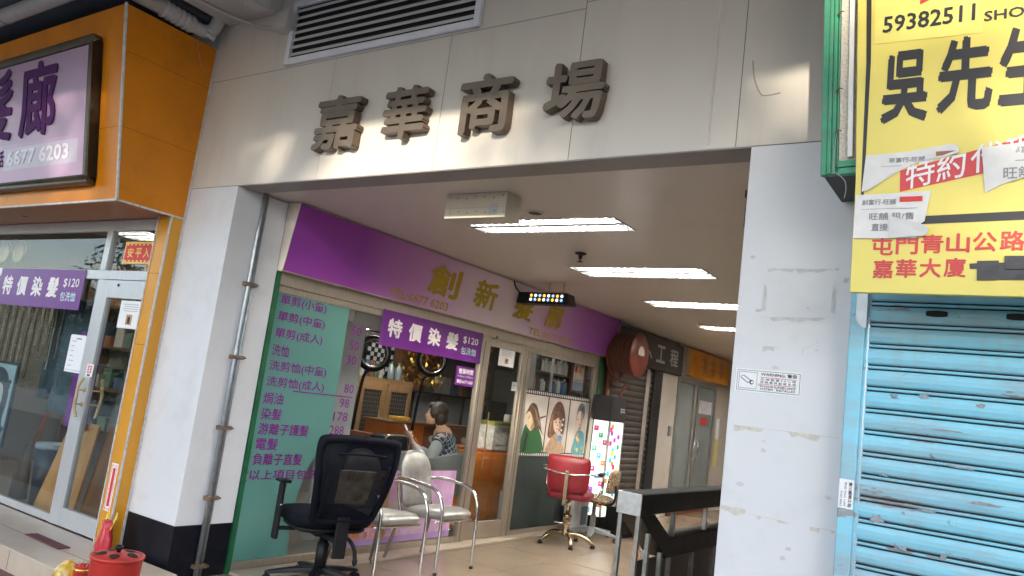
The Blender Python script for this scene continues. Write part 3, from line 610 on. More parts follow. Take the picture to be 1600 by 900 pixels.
# lit grid lamp in the storage room
def troffer(name, label, x0, y0, x1, y1, z, n, group=None, strength=24.0):
    t = thing(name, label, 'ceiling light', ((x0+x1)/2, (y0+y1)/2, z), group)
    f = MB(); w = 0.012
    f.box((x0, y0, z-0.004), (x1, y0+w, z+0.07)); f.box((x0, y1-w, z-0.004), (x1, y1, z+0.07)); f.box((x0, y0+w, z-0.004), (x0+w, y1-w, z+0.07)); f.box((x1-w, y0+w, z-0.004), (x1, y1-w, z+0.07))
    ym = (y0+y1)/2; f.box((x0+w, ym-0.025, z-0.002), (x1-w, ym+0.025, z+0.07))
    build('frame', f, pbr('lamp_frame', (0.045, 0.043, 0.04), 0.4, 0.3), t)
    build('reflector', MB().box((x0, y0, z+0.071), (x1, y1, z+0.078)), pbr('reflector', (0.85, 0.85, 0.85), 0.2, 0.6), t)
    lam = lamp_mat('tube_light', (1.0, 0.97, 0.93), strength)
    for (a, b) in ((y0+w, ym-0.025), (ym+0.025, y1-w)):
        c = (a+b)/2
        build('tube', MB().cyl((x0+0.05, c, z+0.045), (x1-0.05, c, z+0.045), min(0.016, (b-a)*0.12), 10), lam, t, smooth=True)
        g = MB()
        for k in range(n):
            x = x0+0.06+(x1-x0-0.12)*k/(n-1)
            g.prism([(x-0.003, a, z), (x-0.003, b, z), (x-0.003, b, z+0.034), (x-0.003, c+(b-a)*0.2, z+0.018), (x-0.003, c-(b-a)*0.2, z+0.018), (x-0.003, a, z+0.034)], (0.006, 0, 0))
        build('louvre', g, pbr('louvre_mirror', (0.10, 0.10, 0.10), 0.3, 0.8), t)
        q = MB(); q.prism([(x0+w, a, z+0.001), (x0+w, a+(b-a)*0.18, z+0.06), (x0+w, a+(b-a)*0.14, z+0.065), (x0+w, a, z+0.02)], (x1-x0-2*w, 0, 0)); q.prism([(x0+w, b, z+0.001), (x0+w, b-(b-a)*0.18, z+0.06), (x0+w, b-(b-a)*0.14, z+0.065), (x0+w, b, z+0.02)], (x1-x0-2*w, 0, 0))
        build('side_reflector', q, pbr('reflector_white', (0.85, 0.85, 0.83), 0.3, 0.2), t)
    return t
troffer('ceiling_light', 'lit grid ceiling lamp inside the salon storage room behind the street window', -9.35, 4.75, -8.45, 5.25, 2.88, 7)
troffer('ceiling_light', 'unseen louvred lamp added to light the salon over the window chairs', -6.7, 6.7, -5.5, 7.2, 2.86, 7, None, 34.0)  # unseen lamp, added to brighten the salon interior
# woman's portrait poster behind the glass
def portrait(S, skin, hair, cloth, bg, mi, style):
    S.rect(0.0, 0.0, 1.0, 1.0, bg, 0.0008)
    if style == 'curly':
        S.poly([(0.1,0.0),(0.05,0.35),(0.10,0.65),(0.30,0.90),(0.55,0.95),(0.8,0.85),(0.92,0.6),(0.88,0.3),(0.95,0.0)], hair, 0.0012, 6)
        S.poly([(0.36,0.72),(0.55,0.76),(0.70,0.70),(0.73,0.52),(0.64,0.36),(0.52,0.30),(0.40,0.38),(0.33,0.55)], skin, 0.0016, 6)
        S.poly([(0.3,0.76),(0.5,0.80),(0.42,0.62),(0.34,0.5),(0.28,0.56)], hair, 0.002, 5)
        S.poly([(0.2,0.0),(0.30,0.20),(0.5,0.30),(0.62,0.24),(0.78,0.10),(0.8,0.0)], cloth, 0.0014, 5)
    elif style == 'profile':
        S.poly([(0.10,0.64),(0.28,0.84),(0.5,0.83),(0.62,0.70),(0.72,0.50),(0.95,0.30),(0.70,0.42),(0.62,0.34),(0.45,0.55),(0.25,0.70)], hair, 0.0016, 6)
        S.poly([(0.16,0.72),(0.34,0.74),(0.52,0.60),(0.60,0.48),(0.42,0.34),(0.26,0.38),(0.22,0.44),(0.13,0.52),(0.18,0.60)], skin, 0.0012, 5)
        S.poly([(0.05,0.0),(0.12,0.44),(0.24,0.42),(0.40,0.36),(0.60,0.48),(0.80,0.34),(0.92,0.20),(0.94,0.0)], cloth, 0.0014, 4)
        S.poly([(0.72,0.62),(0.98,0.66),(0.98,0.64),(0.74,0.58)], hair, 0.0018)
        strands(S, [(0.30, 0.80), (0.48, 0.74), (0.60, 0.60), (0.68, 0.46)], mi['tone'], 9, 2); strands(S, [(0.36, 0.82), (0.55, 0.76), (0.66, 0.62), (0.82, 0.40)], mi['dark'], 7, 3)
        S.poly([(0.34,0.70),(0.50,0.60),(0.58,0.48),(0.44,0.37),(0.36,0.42),(0.42,0.52)], mi['shade'], 0.0014, 4); S.disc(0.24, 0.585, 0.03, 0.010, mi['dark'], 0.002, 8); S.poly([(0.20, 0.615), (0.30, 0.625), (0.29, 0.61)], mi['dark'], 0.002); S.poly([(0.17, 0.475), (0.235, 0.465), (0.20, 0.45)], mi['lip'], 0.002)
        S.poly([(0.12, 0.0), (0.2, 0.36), (0.30, 0.30), (0.26, 0.0)], mi['dark'], 0.0015)
    elif style == 'bob':
        S.poly([(0.10,0.30),(0.18,0.72),(0.40,0.93),(0.66,0.90),(0.86,0.66),(0.84,0.34),(0.62,0.40),(0.4,0.28)], hair, 0.0012, 6)
        S.poly([(0.34,0.70),(0.55,0.74),(0.70,0.64),(0.68,0.46),(0.54,0.36),(0.40,0.40),(0.30,0.54)], skin, 0.0016, 6)
        S.poly([(0.3,0.66),(0.5,0.78),(0.72,0.68),(0.68,0.60),(0.5,0.64),(0.34,0.58)], hair, 0.002, 5)
        S.poly([(0.1,0.0),(0.2,0.2),(0.42,0.34),(0.6,0.32),(0.82,0.18),(0.92,0.0)], cloth, 0.0014, 5)
        S.disc(0.43, 0.555, 0.035, 0.018, hair, 0.0022, 10); S.disc(0.60, 0.56, 0.035, 0.018, hair, 0.0022, 10); S.disc(0.515, 0.435, 0.034, 0.013, mi['lip'], 0.0022, 10); S.poly([(0.56,0.72),(0.70,0.64),(0.68,0.46),(0.56,0.37),(0.60,0.50)], mi['shade'], 0.0018, 4); [S.poly([(a-0.05, 0.61), (a, 0.625), (a+0.05, 0.61), (a, 0.615)], mi['dark'], 0.0022) for a in (0.43, 0.60)]; strands(S, [(0.30, 0.80), (0.22, 0.62), (0.19, 0.42), (0.26, 0.28)], mi['tone'], 9, 5); strands(S, [(0.60, 0.85), (0.76, 0.66), (0.80, 0.46), (0.72, 0.34)], mi['dark'], 9, 6); strands(S, [(0.36, 0.76), (0.46, 0.72), (0.56, 0.68)], mi['tone'], 6, 7, 0.0023); S.poly([(0.50, 0.54), (0.535, 0.49), (0.49, 0.485)], mi['pat'][0] if False else hair, 0.0021)
    elif style == 'updo':
        S.poly([(0.42,0.62),(0.40,0.84),(0.54,0.97),(0.72,0.95),(0.80,0.82),(0.74,0.66)], hair, 0.0012, 6)
        S.poly([(0.42,0.76),(0.56,0.82),(0.72,0.76),(0.72,0.62),(0.62,0.50),(0.52,0.50),(0.43,0.62)], skin, 0.0016, 6)
        S.poly([(0.52,0.54),(0.70,0.56),(0.72,0.42),(0.50,0.40)], skin, 0.0013)
        S.poly([(0.32,0.0),(0.36,0.22),(0.48,0.42),(0.70,0.44),(0.88,0.36),(0.92,0.0)], cloth, 0.0014, 4)
        S.poly([(0.58,0.80),(0.72,0.76),(0.72,0.60),(0.62,0.50),(0.64,0.64)], mi['shade'], 0.0018, 4); strands(S, [(0.46, 0.80), (0.52, 0.92), (0.64, 0.93)], mi['tone'], 7, 9); S.poly([(0.52, 0.50), (0.70, 0.54), (0.70, 0.46), (0.54, 0.44)], mi['shade'], 0.0016)
        rr = random.Random(8)
        for k in range(16): S.disc(rr.uniform(0.42, 0.85), rr.uniform(0.03, 0.36), 0.05, 0.04, mi['pat'][k % len(mi['pat'])], 0.0017+0.0001*k, 9)
        S.disc(0.50, 0.655, 0.03, 0.012, hair, 0.002, 8); S.disc(0.64, 0.66, 0.03, 0.012, hair, 0.002, 8); S.disc(0.57, 0.555, 0.03, 0.012, mi['lip'], 0.002, 8)
def strands(S, pts, mi, n, seed, d=0.00185, w=0.012):
    r = random.Random(seed)
    for k in range(n):
        t = r.random(); o = r.uniform(-0.035, 0.035); P_ = [(a+o+r.uniform(-.01, .01), b+r.uniform(-.015, .015)) for a, b in pts]; w_ = w*r.uniform(0.4, 1)
        L = [(a-w_*(1-0.7*abs(2*i/(len(P_)-1)-1)), b) for i, (a, b) in enumerate(P_)]; R = [(a+w_*(1-0.7*abs(2*i/(len(P_)-1)-1)), b) for i, (a, b) in enumerate(P_)][::-1]
        S.poly(L+R, mi, d+0.000005*k)
PM = [pbr('poster_blue', (0.42, 0.58, 0.66), 0.4, var=0.12, scale=3), pbr('poster_hair', (0.06, 0.085, 0.115), 0.4, var=0.4, scale=30), pbr('poster_skin', (0.60, 0.62, 0.66), 0.4, var=0.05), pbr('poster_cloth', (0.25, 0.33, 0.40), 0.4, var=0.2), pbr('poster_lip', (0.30, 0.16, 0.18), 0.5)]
S = wallY(3.44, -8.30, 0.50, -7.665, 1.262); S.slab(1, 0.02)
S2 = Sheet(S.p(0.06, 0.03, 0.001), S.U*0.9, S.V*0.94, S.mb)
portrait(S2, 2, 1, 3, 0, {'lip': 4, 'pat': [3], 'tone': 3, 'dark': 1, 'shade': 3}, 'curly')
S2.disc(0.46, 0.56, 0.04, 0.016, 1, 0.0024, 10); S2.disc(0.62, 0.56, 0.035, 0.016, 1, 0.0024, 10); S2.disc(0.54, 0.415, 0.05, 0.016, 4, 0.0024, 10); S2.poly([(0.53, 0.52), (0.56, 0.46), (0.52, 0.46)], 3, 0.0022)
rc = random.Random(4)
for k in range(36):
    a = rc.uniform(0.05, 0.95); b = rc.uniform(0.02, 0.9)
    if not (0.34 < a < 0.74 and b > 0.2): S2.disc(a, b, 0.05, 0.035, 1, 0.0013+0.00001*k, 9)
solo('portrait_poster', 'pale blue portrait poster of a curly haired woman behind the street window', 'poster', S.mb, PM, (-8, 3.44, 0.5))
# bead curtain
bc = thing('bead_curtain', 'bead curtain of pale and dark strings hanging behind the purple street banner', 'curtain', (-7.9, 3.6, 2.0))
rb = random.Random(6)
for k in range(26):
    x = -8.62+0.048*k+rb.uniform(-0.01, 0.01); y = 3.58+0.03*(k % 3); top = 2.05; low = 1.05+0.25*rb.random()+(0.15 if k > 15 else 0)
    b = MB(); pth = []; rad = []
    nb = int((top-low)/0.011)
    for i in range(nb): pth.append((x+0.004*math.sin(i*0.25+k), y, top-0.011*i)); rad.append((0.0085 if i % 2 else 0.0035))
    b.tube(pth, 0.008, 6, radii=rad)
    build('bead_string', b, pbr('bead_%d' % (k % 3), ((0.46, 0.40, 0.32), (0.28, 0.23, 0.17), (0.10, 0.08, 0.06))[k % 3], 0.3, var=0.3, scale=60), bc)
# hanging cloths
def drape(x0, x1, y, z0, z1, amp, seed, nx=24, nz=14, skew=0.0):
    m = MB(); rd = random.Random(seed); ph = rd.uniform(0, 6)
    vs = []
    for j in range(nz+1):
        t = j/nz
        for i in range(nx+1):
            s = i/nx; x = x0+(x1-x0)*s+skew*t
            vs.append((x, y+amp*(0.4+t)*math.sin(s*15+ph+0.8*math.sin(t*3))+amp*0.5*math.sin(s*37+ph), z1+(z0-z1)*t+0.012*math.sin(s*9+ph)))
    m.add(vs, [(j*(nx+1)+i, j*(nx+1)+i+1, (j+1)*(nx+1)+i+1, (j+1)*(nx+1)+i) for j in range(nz) for i in range(nx)])
    return m
M_CLOTH = pbr('slate_cloth', (0.05, 0.085, 0.115), 0.85, var=0.25, scale=9, bump=0.3, bscale=80); M_CLOTH2 = pbr('blue_grey_cloth', (0.07, 0.115, 0.15), 0.85, var=0.2, scale=7, bump=0.3, bscale=80)
def cloth(lab, mat, *a, **k): o = solo('salon_cape', lab, 'cape', drape(*a, **k), mat, ((a[0]+a[1])/2, a[2], a[3]), 'capes hanging behind the street window', smooth=True); s = o.modifiers.new('solid', 'SOLIDIFY'); s.thickness = 0.004
cloth('dark slate cape hanging beside the bead curtain', M_CLOTH, -7.72, -7.32, 3.66, 0.98, 1.95, 0.018, 1)
cloth('long blue grey cape hanging next to the purple panel', M_CLOTH2, -7.36, -6.86, 3.62, 0.87, 1.9, 0.013, 2)
S = wallY(3.56, -6.92, 0.80, -6.56, 1.62); S.slab(0, 0.01); solo('purple_board', 'plain purple panel standing behind the price slip in the street window', 'panel', S.mb, pbr('bright_purple', (0.22, 0.03, 0.32), 0.5, var=0.06), (-6.7, 3.56, 0.8))
solo('chipboard_panel', 'broad tan chipboard panel leaning behind the fixed street window', 'board', MB().prism([(-7.05, 3.50, 0.031), (-6.40, 3.50, 0.031), (-6.42, 3.60, 0.86), (-6.86, 3.60, 0.86)], (0, 0.018, 0)), pbr('tan_chipboard', (0.56, 0.29, 0.10), 0.55, var=0.14, scale=3, stretch=(5, 5, 0.7)), (-6.7, 3.5, 0.03), bevel=0.002)
solo('chipboard_panel', 'narrow darker chipboard panel leaning behind the glass door', 'board', MB().prism([(-6.42, 3.56, 0.031), (-5.98, 3.56, 0.031), (-6.02, 3.70, 0.86), (-6.46, 3.70, 0.86)], (0, 0.018, 0)), pbr('brown_board', (0.32, 0.17, 0.07), 0.5, var=0.15, scale=3, stretch=(5, 5, 0.7)), (-6.2, 3.56, 0.03), bevel=0.002)
solo('grey_sheet', 'grey green sheet standing behind the wooden door handle', 'panel', MB().prism([(-6.62, 3.78, 0.80), (-6.30, 3.78, 0.80), (-6.28, 3.82, 1.32), (-6.60, 3.82, 1.32)], (0, 0.01, 0)), pbr('sheet_grey', (0.22, 0.27, 0.28), 0.5), (-6.45, 3.78, 0.8))
cbx = MB().box((-6.25, 4.1, 0.031), (-5.7, 4.6, 1.25)); cbx.box((-6.25, 4.098, 0.60), (-5.7, 4.0995, 0.62)); cbx.box((-6.0, 4.098, 0.03), (-5.98, 4.0995, 1.25)); solo('storage_cabinet', 'dark brown storage cabinet behind the glass door', 'cabinet', cbx, pbr('cab_brown', (0.09, 0.07, 0.05), 0.5), (-6, 4.1, 0.03), bevel=0.004)
bag = MB().ball((-6.28, 3.98, 0.50), (0.20, 0.14, 0.34), 18, 12)
for v in bag.v:
    q = noise.noise(v*7); v.x += 0.05*q; v.y += 0.04*noise.noise(v*9+Vector((5, 1, 2))); v.z += 0.03*q; v.z = max(v.z, 0.035)
solo('plastic_bag', 'crumpled white plastic bag behind the glass door', 'bag', bag, pbr('white_poly', (0.42, 0.45, 0.47), 0.35, bump=0.4, bscale=25), (-6.28, 3.98, 0.03), smooth=True)
tb = thing('bucket', 'dark blue bucket with a pale rim behind the street window', 'bucket', (-7.42, 3.78, 0.03)); build('body', MB().lathe((-7.42, 3.78, 0.03), [(0.11, 0), (0.145, 0.52), (0.138, 0.52), (0.10, 0.02)], n=24), pbr('dark_blue_plastic', (0.03, 0.045, 0.07), 0.4), tb, smooth=True); build('rim', MB().lathe((-7.42, 3.78, 0.53), [(0.147, 0), (0.155, 0.02), (0.150, 0.05), (0.0, 0.06)], n=24), pbr('pale_lid', (0.28, 0.35, 0.41), 0.35), tb, smooth=True)
for k, (x, t_) in enumerate(((-7.75, 'dark broom leaning behind the street window next to the portrait'), (-7.82, 'second broom, nearer the portrait poster'))):
    b = thing('broom', t_, 'broom', (x, 3.7, 0.03)); build('handle', MB().tube([(x+0.12, 3.72, 0.5), (x+0.28+0.1*k, 3.8, 1.5)], 0.011, 8), pbr('broom_stick', (0.35, 0.12, 0.06), 0.5), b, smooth=True)
    q = MB(); q.lathe((x+0.06, 3.7, 0.05), [(0.10, 0), (0.07, 0.3), (0.025, 0.5)], n=14, sy=0.5); build('bristles', q, pbr('bristle', (0.12, 0.10, 0.085), 0.9, var=0.4, scale=60, stretch=(8, 8, 1)), b, smooth=True)
sh = MB()
for z in (0.5, 1.0, 1.5, 2.0, 2.45): sh.box((-10.1, 5.15, z), (-7.7, 5.58, z+0.03))
for x in (-10.1, -8.9, -7.73): sh.box((x, 5.16, 0.031), (x+0.03, 5.57, 2.6))
solo('storage_shelf', 'dark storage shelf against the partition deep behind the street window', 'shelf', sh, M_DARKWOOD, (-9, 5.3, 0.03))
rz = random.Random(12)
BM = [pbr('pack_%d' % i, c, 0.45) for i, c in enumerate(((0.4, 0.38, 0.34), (0.08, 0.12, 0.2), (0.30, 0.12, 0.06), (0.12, 0.22, 0.14), (0.5, 0.47, 0.42)))]
for z in (0.53, 1.03, 1.53, 2.03):
    x = -10.0
    while x < -7.85:
        w = rz.uniform(0.10, 0.26); h = rz.uniform(0.12, 0.36); mi = rz.randrange(5)
        if x+w > -7.76: break
        o = MB().box((x, 5.20, z+0.001), (x+w*0.92, 5.45, z+h)); o.box((x+w*0.2, 5.198, z+h*0.3), (x+w*0.7, 5.1995, z+h*0.7))
        solo('storage_box', 'storage boxes of mixed colours on the dark shelf behind the street window', 'box', o, BM[mi], (x, 5.3, z), 'boxes on the storage shelf', bevel=0.003); x += w+rz.uniform(0.0, 0.15)
for k, x in enumerate((-9.0, -8.75)):
    r_ = thing('round_plaque', ('round bronze plaque hanging inside the transom, left of its twin', 'round bronze plaque hanging inside the transom, right of its twin')[k], 'plaque', (x*0.98, 3.7, 2.45))
    xx = (-8.87, -8.55)[k]
    build('ring', MB().lathe((xx, 3.62, 2.34), [(0.085, 0), (0.12, 0.0), (0.125, 0.012), (0.12, 0.02), (0.085, 0.014)], axis=(0, -1, 0), n=28), pbr('brass_ring', (0.34, 0.22, 0.12), 0.3, 0.8), r_, smooth=True)
    build('centre', MB().lathe((xx, 3.62, 2.34), [(0.084, 0), (0.07, 0.01), (0.0, 0.012)], axis=(0, -1, 0), n=24), pbr('plaque_dark', (0.10, 0.06, 0.035), 0.4, 0.4), r_, smooth=True)

# offerings in front of the pilaster
BX, BY, BZ = -4.025, 2.50, 0.41
bu = thing('joss_burner', 'round red metal joss paper burner with a vented lid on the pavement', 'burner', (BX, BY, -0.04))
RE = pbr('red_enamel', (0.50, 0.035, 0.025), 0.38, var=0.12, dirt=(0.10, 0.04, 0.03), dirt_amt=0.5, dscale=14)
build('drum', MB().lathe((BX, BY, -0.04), [(0.112, 0), (0.118, 0.02), (0.128, 0.44), (0.132, 0.447), (0.138, 0.456), (0.134, 0.466), (0.124, 0.464), (0.115, 0.3), (0.10, 0.02)], n=40), RE, bu, smooth=True)
build('lid', MB().lathe((BX, BY, BZ-0.006), [(0.131, 0), (0.132, 0.007), (0.122, 0.015), (0.08, 0.027), (0.024, 0.035), (0.0, 0.036)], n=40), RE, bu, smooth=True)
hv = MB()
for k in range(5):
    a = k*2*PI/5+0.5; c = Vector((BX+0.083*math.cos(a), BY+0.083*math.sin(a), BZ+0.0215)); e1 = Vector((math.cos(a), math.sin(a), -0.17)); e2 = Vector((-math.sin(a), math.cos(a), 0))
    hv.prism([c+e1*0.028*math.cos(q)+e2*0.020*math.sin(q)*(1.2-0.5*math.cos(q)) for q in [2*PI*i/12 for i in range(12)]], (0, 0, 0.003))
for k in range(9):
    a = k*2*PI/9+0.2; c = Vector((BX+0.119*math.cos(a), BY+0.119*math.sin(a), BZ-0.125)); e2 = Vector((-math.sin(a), math.cos(a), 0))
    hv.prism([c+Vector((0, 0, 0.020*math.sin(q)))+e2*0.012*math.cos(q) for q in [2*PI*i/10 for i in range(10)]], Vector((math.cos(a), math.sin(a), 0))*0.009)
build('vent_hole', hv, M_DARK, bu)
build('knob', MB().lathe((BX, BY, BZ+0.028), [(0.010, 0), (0.010, 0.014), (0.021, 0.019), (0.024, 0.027), (0.018, 0.036), (0.0, 0.04)], n=18), M_BLKPL, bu, smooth=True)
pm = thing('wrapped_pomelo', 'golden cellophane wrapped pomelo with a small red seal left of the burner', 'fruit', (-4.665, 2.60, 0.10))
p = MB().lathe((-4.665, 2.60, 0.101), [(0.03, 0), (0.06, 0.012), (0.076, 0.05), (0.068, 0.095), (0.045, 0.128), (0.022, 0.14), (0.026, 0.15), (0.0, 0.152)], n=28)
for v in p.v: v += 0.004*Vector((noise.noise(v*40), noise.noise(v*40+Vector((3, 3, 3))), 0))
build('fruit', p, pbr('pomelo_yellow', (0.62, 0.38, 0.045), 0.16, var=0.2, scale=18, bump=0.4, bscale=60, coat=0.8), pm, smooth=True)
build('seal', MB().lathe((-4.650, 2.556, 0.218), [(0.018, 0), (0.018, 0.002)], axis=(0.2, -0.7, 0.65), n=16), pbr('seal_paper', (0.75, 0.70, 0.66), 0.5), pm); build('seal_mark', MB().lathe((-4.6496, 2.5546, 0.2193), [(0.010, 0), (0.010, 0.002)], axis=(0.2, -0.7, 0.65), n=12), M_RED, pm)
solo('concrete_block', 'low concrete block under the pomelo and the incense tin', 'block', MB().box((-4.76, 2.52, -0.04), (-4.42, 2.69, 0.10)), M_CONC, (-4.6, 2.6, -0.04), bevel=0.006)
ip = thing('incense_tin', 'gold and red incense tin between the pomelo and the red burner', 'tin', (-4.51, 2.605, 0.10))
build('tin', MB().lathe((-4.51, 2.605, 0.101), [(0.045, 0), (0.048, 0.15), (0.05, 0.152), (0.044, 0.154), (0.042, 0.06)], n=22), M_RED, ip, smooth=True)
build('band', MB().lathe((-4.51, 2.605, 0.222), [(0.0485, 0), (0.0505, 0.003), (0.0505, 0.014), (0.0488, 0.017)], n=22), M_GOLD, ip, smooth=True)
sa = MB()
for k in range(9): a = k*0.7; sa.cyl((-4.51+0.02*math.cos(a), 2.605+0.02*math.sin(a), 0.17), (-4.51+0.035*math.cos(a), 2.605+0.035*math.sin(a), 0.275), 0.002, 5)
build('incense_stub', sa, pbr('ash', (0.4, 0.34, 0.25), 0.9), ip)
ob = thing('offering_bag', 'crumpled red offering bag with gold paper points leaning on the pilaster', 'offering', (-5.34, 3.2, 0.105))
q = MB().lathe((-5.33, 3.19, 0.106), [(0.062, 0), (0.072, 0.03), (0.058, 0.10), (0.042, 0.16), (0.05, 0.21), (0.03, 0.215)], n=26, sy=0.7)
for v in q.v: v += 0.010*Vector((noise.noise(v*30), noise.noise(v*30+Vector((7, 0, 0))), 0.5*noise.noise(v*25)))
build('bag', q, pbr('red_film', (0.55, 0.03, 0.045), 0.25, var=0.2, scale=25, bump=0.5, bscale=40), ob, smooth=True)
for k, (dx, lean) in enumerate(((-0.035, -0.012), (0.03, 0.028))):
    g = MB(); x = -5.33+dx
    g.prism([(x-0.018, 3.185, 0.26), (x+0.018, 3.185, 0.26), (x+0.014+lean, 3.20, 0.33), (x+lean, 3.205, 0.385), (x-0.012+lean, 3.20, 0.33)], (0.002, 0.006, 0))
    build('gold_paper', g, M_GOLD, ob)
    build('paper_mark', MB().prism([(x-0.008, 3.1835, 0.275), (x+0.010, 3.1835, 0.275), (x+0.006+lean*.7, 3.196, 0.32), (x-0.006+lean*.7, 3.196, 0.32)], (0, 0.001, 0)), M_PAPER, ob)
# ================================================================== SALON FRONT IN THE PASSAGE (faces +X)
so_ = thing('salon_passage_front', 'aluminium framed salon window and door along the left side of the passage', 'shop front', (XS, 6.5, 0))
M_FRM = pbr('warm_aluminium', (0.50, 0.44, 0.36), 0.36, 0.75, var=0.08, scale=10, stretch=(6, 6, 0.6))
m = MB()
m.box((XS-0.05, 3.882, 2.155), (XS, 9.33, 2.262)); m.box((XS-0.05, 3.882, 2.10), (XS-0.014, 6.62, 2.154)); m.box((XS-0.045, 3.882, 0.02), (XS, 6.62, 0.075))
m.box((XS-0.055, 6.625, 0.02), (XS+0.004, 6.735, 2.154)); m.box((XS-0.055, 7.475, 0.02), (XS+0.004, 7.605, 2.154)); m.box((XS-0.055, 9.235, 0.02), (XS+0.004, 9.33, 2.154)); m.box((XS-0.045, 7.606, 0.02), (XS, 9.234, 0.07)); m.box((XS-0.04, 7.606, 2.09), (XS, 9.234, 2.154))
build('window_frame', m, M_FRM, so_, bevel=0.004)
m = MB(); m.box((XS-0.054, 6.665, 0.02), (XS+0.005, 6.675, 2.1)); m.box((XS-0.054, 7.535, 0.02), (XS+0.005, 7.543, 2.1)); build('frame_groove', m, pbr('groove', (0.10, 0.09, 0.075), 0.6), so_)
build('green_edge', MB().box((XS-0.02, 3.842, 0.0), (XS+0.012, 3.880, 2.25)), pbr('green_paint', (0.015, 0.115, 0.045), 0.42, var=0.2, dirt=(0.12, 0.30, 0.22), dirt_amt=0.5, dscale=8), so_)
build('sill_tile', MB().box((XS-0.05, 3.90, -0.01), (XS+0.03, 9.33, 0.0185)), M_STEP, so_)
GS = glass('salon_glass', (0.92, 0.93, 0.92), 0.028)
build('pane', MB().box((XS-0.025, 3.882, 0.076), (XS-0.020, 6.62, 2.099)), GS, so_); build('pane', MB().box((XS-0.025, 7.606, 0.071), (XS-0.020, 9.234, 2.089)), GS, so_)
build('window_divider', MB().box((XS-0.06, 8.19, 1.66), (XS-0.03, 8.215, 2.089)), M_ALU, so_)
d = MB(); d.box((XS-0.04, 6.74, 0.025), (XS-0.004, 6.785, 2.15)); d.box((XS-0.04, 7.425, 0.025), (XS-0.004, 7.472, 2.15)); d.box((XS-0.039, 6.786, 0.025), (XS-0.005, 7.424, 0.20)); d.box((XS-0.039, 6.786, 2.06), (XS-0.005, 7.424, 2.15))
dr = build('door', d, M_FRM, so_, bevel=0.003)
build('pane', MB().box((XS-0.024, 6.786, 0.201), (XS-0.020, 7.424, 2.059)), GS, dr)
build('closer', MB().box((XS-0.003, 6.80, 2.135), (XS+0.02, 7.40, 2.148)).cyl((XS+0.005, 6.86, 2.16), (XS+0.03, 6.86, 2.16), 0.018, 10), M_ALUD, dr)
# teal price film
fm = thing('price_film', 'teal frosted window film with purple hair service prices', 'window film', (XS, 4.3, 0.08))
e = [(3.882, 2.099), (4.67, 2.099), (4.672, 1.6), (4.668, 1.1), (4.60, 0.93), (4.50, 0.77), (4.44, 0.58), (4.412, 0.42), (4.41, 0.25), (4.425, 0.077), (3.882, 0.077)]
f = MB(); ring = e[:2]+[(q.x, q.y) for q in catmull([(a, b, 0) for a, b in e[1:10]], 6)][1:]+e[10:]
f.prism([(XS-0.0195, a, b) for a, b in ring], (0.001, 0, 0))
tm = bpy.data.materials.new('teal_film'); tm.use_nodes = True; t = tm.node_tree; b = t.nodes['Principled BSDF']
b.inputs['Base Color'].default_value = (0.125, 0.305, 0.265, 1); b.inputs['Roughness'].default_value = 0.28
trn = t.nodes.new('ShaderNodeBsdfTransparent'); trn.inputs[0].default_value = (0.5, 0.75, 0.7, 1); mx = t.nodes.new('ShaderNodeMixShader'); mx.inputs[0].default_value = 0.88
t.links.new(trn.outputs[0], mx.inputs[1]); t.links.new(b.outputs[0], mx.inputs[2]); t.links.new(mx.outputs[0], t.nodes['Material Output'].inputs[0])
build('film', f, tm, fm)
T = wallX(XS-0.018, 0, 0, 1, 1)
rows = ['單剪(小童)', '單剪(中童)', '單剪(成人)', '洗恤', '洗剪恤(中童)', '洗剪恤(成人)', '焗油', '染髮', '游離子護髮', '電髮', '負離子直髮', '(以上項目包洗剪)']
zz = [2.046, 1.916, 1.786, 1.655, 1.532, 1.408, 1.285, 1.165, 1.052, 0.937, 0.823, 0.70]
wd = [0.48, 0.49, 0.49, 0.17, 0.59, 0.59, 0.19, 0.20, 0.50, 0.21, 0.48, 0.82]
for s_, z, w_ in zip(rows, zz, wd): T.text(s_, 3.935 if s_[0] != '(' else 3.884, z-0.043, 3.935+w_, z+0.047, 0, 0.001, bold=0.014)
for s_, z, y in (('50', 1.925, 4.735), ('50', 1.80, 4.735), ('30', 1.675, 4.73), ('80', 1.43, 4.755), ('98', 1.305, 4.73), ('178', 1.19, 4.68), ('288', 1.075, 4.66)):
    T.text(s_, y, z-0.04, y+(0.055*len(s_)), z+0.035, 0, 0.001, bold=0.005)
T.rect(4.205, 1.353, 4.86, 1.362, 0, 0.001)
build('lettering', T.mb, [pbr('plum_ink', (0.20, 0.012, 0.21), 0.5, spec=0.2)], fm)
# hair dye banner, opening hours, posters
hair_banner(wallX(XS+0.006, 5.06, 1.845, 6.605, 2.168), 'purple_banner', 'purple hair dye price banner hung in the passage window under the fascia', (XS, 5.8, 1.845))
S = wallX(XS-0.018, 6.262, 1.594, 6.588, 1.788); S.slab(0, 0.0007); S.text('營業時間', 0.12, 0.62, 0.88, 0.90, 1, bold=0.02); S.text('11:00a.m.-10:00p.m.', 0.08, 0.42, 0.92, 0.54, 1); S.text('電話:6677 6203', 0.08, 0.12, 0.92, 0.32, 1, bold=0.02)
solo('opening_hours_sign', 'small purple opening hours sign under the passage banner', 'sign', S.mb, [M_PURPLE, M_PAPER], (XS, 6.4, 1.59))
S = wallX(XS-0.0185, 6.985, 1.872, 7.29, 2.062); S.slab(0, 0.0007); S.rect(0.40, 0.16, 0.62, 0.48, 1); S.disc(0.51, 0.34, 0.05, 0.08, 2, 0.0015)
for k in range(4): S.rect(0.14, 0.60+0.09*k, 0.86-0.1*(k % 2), 0.62+0.09*k, 3)
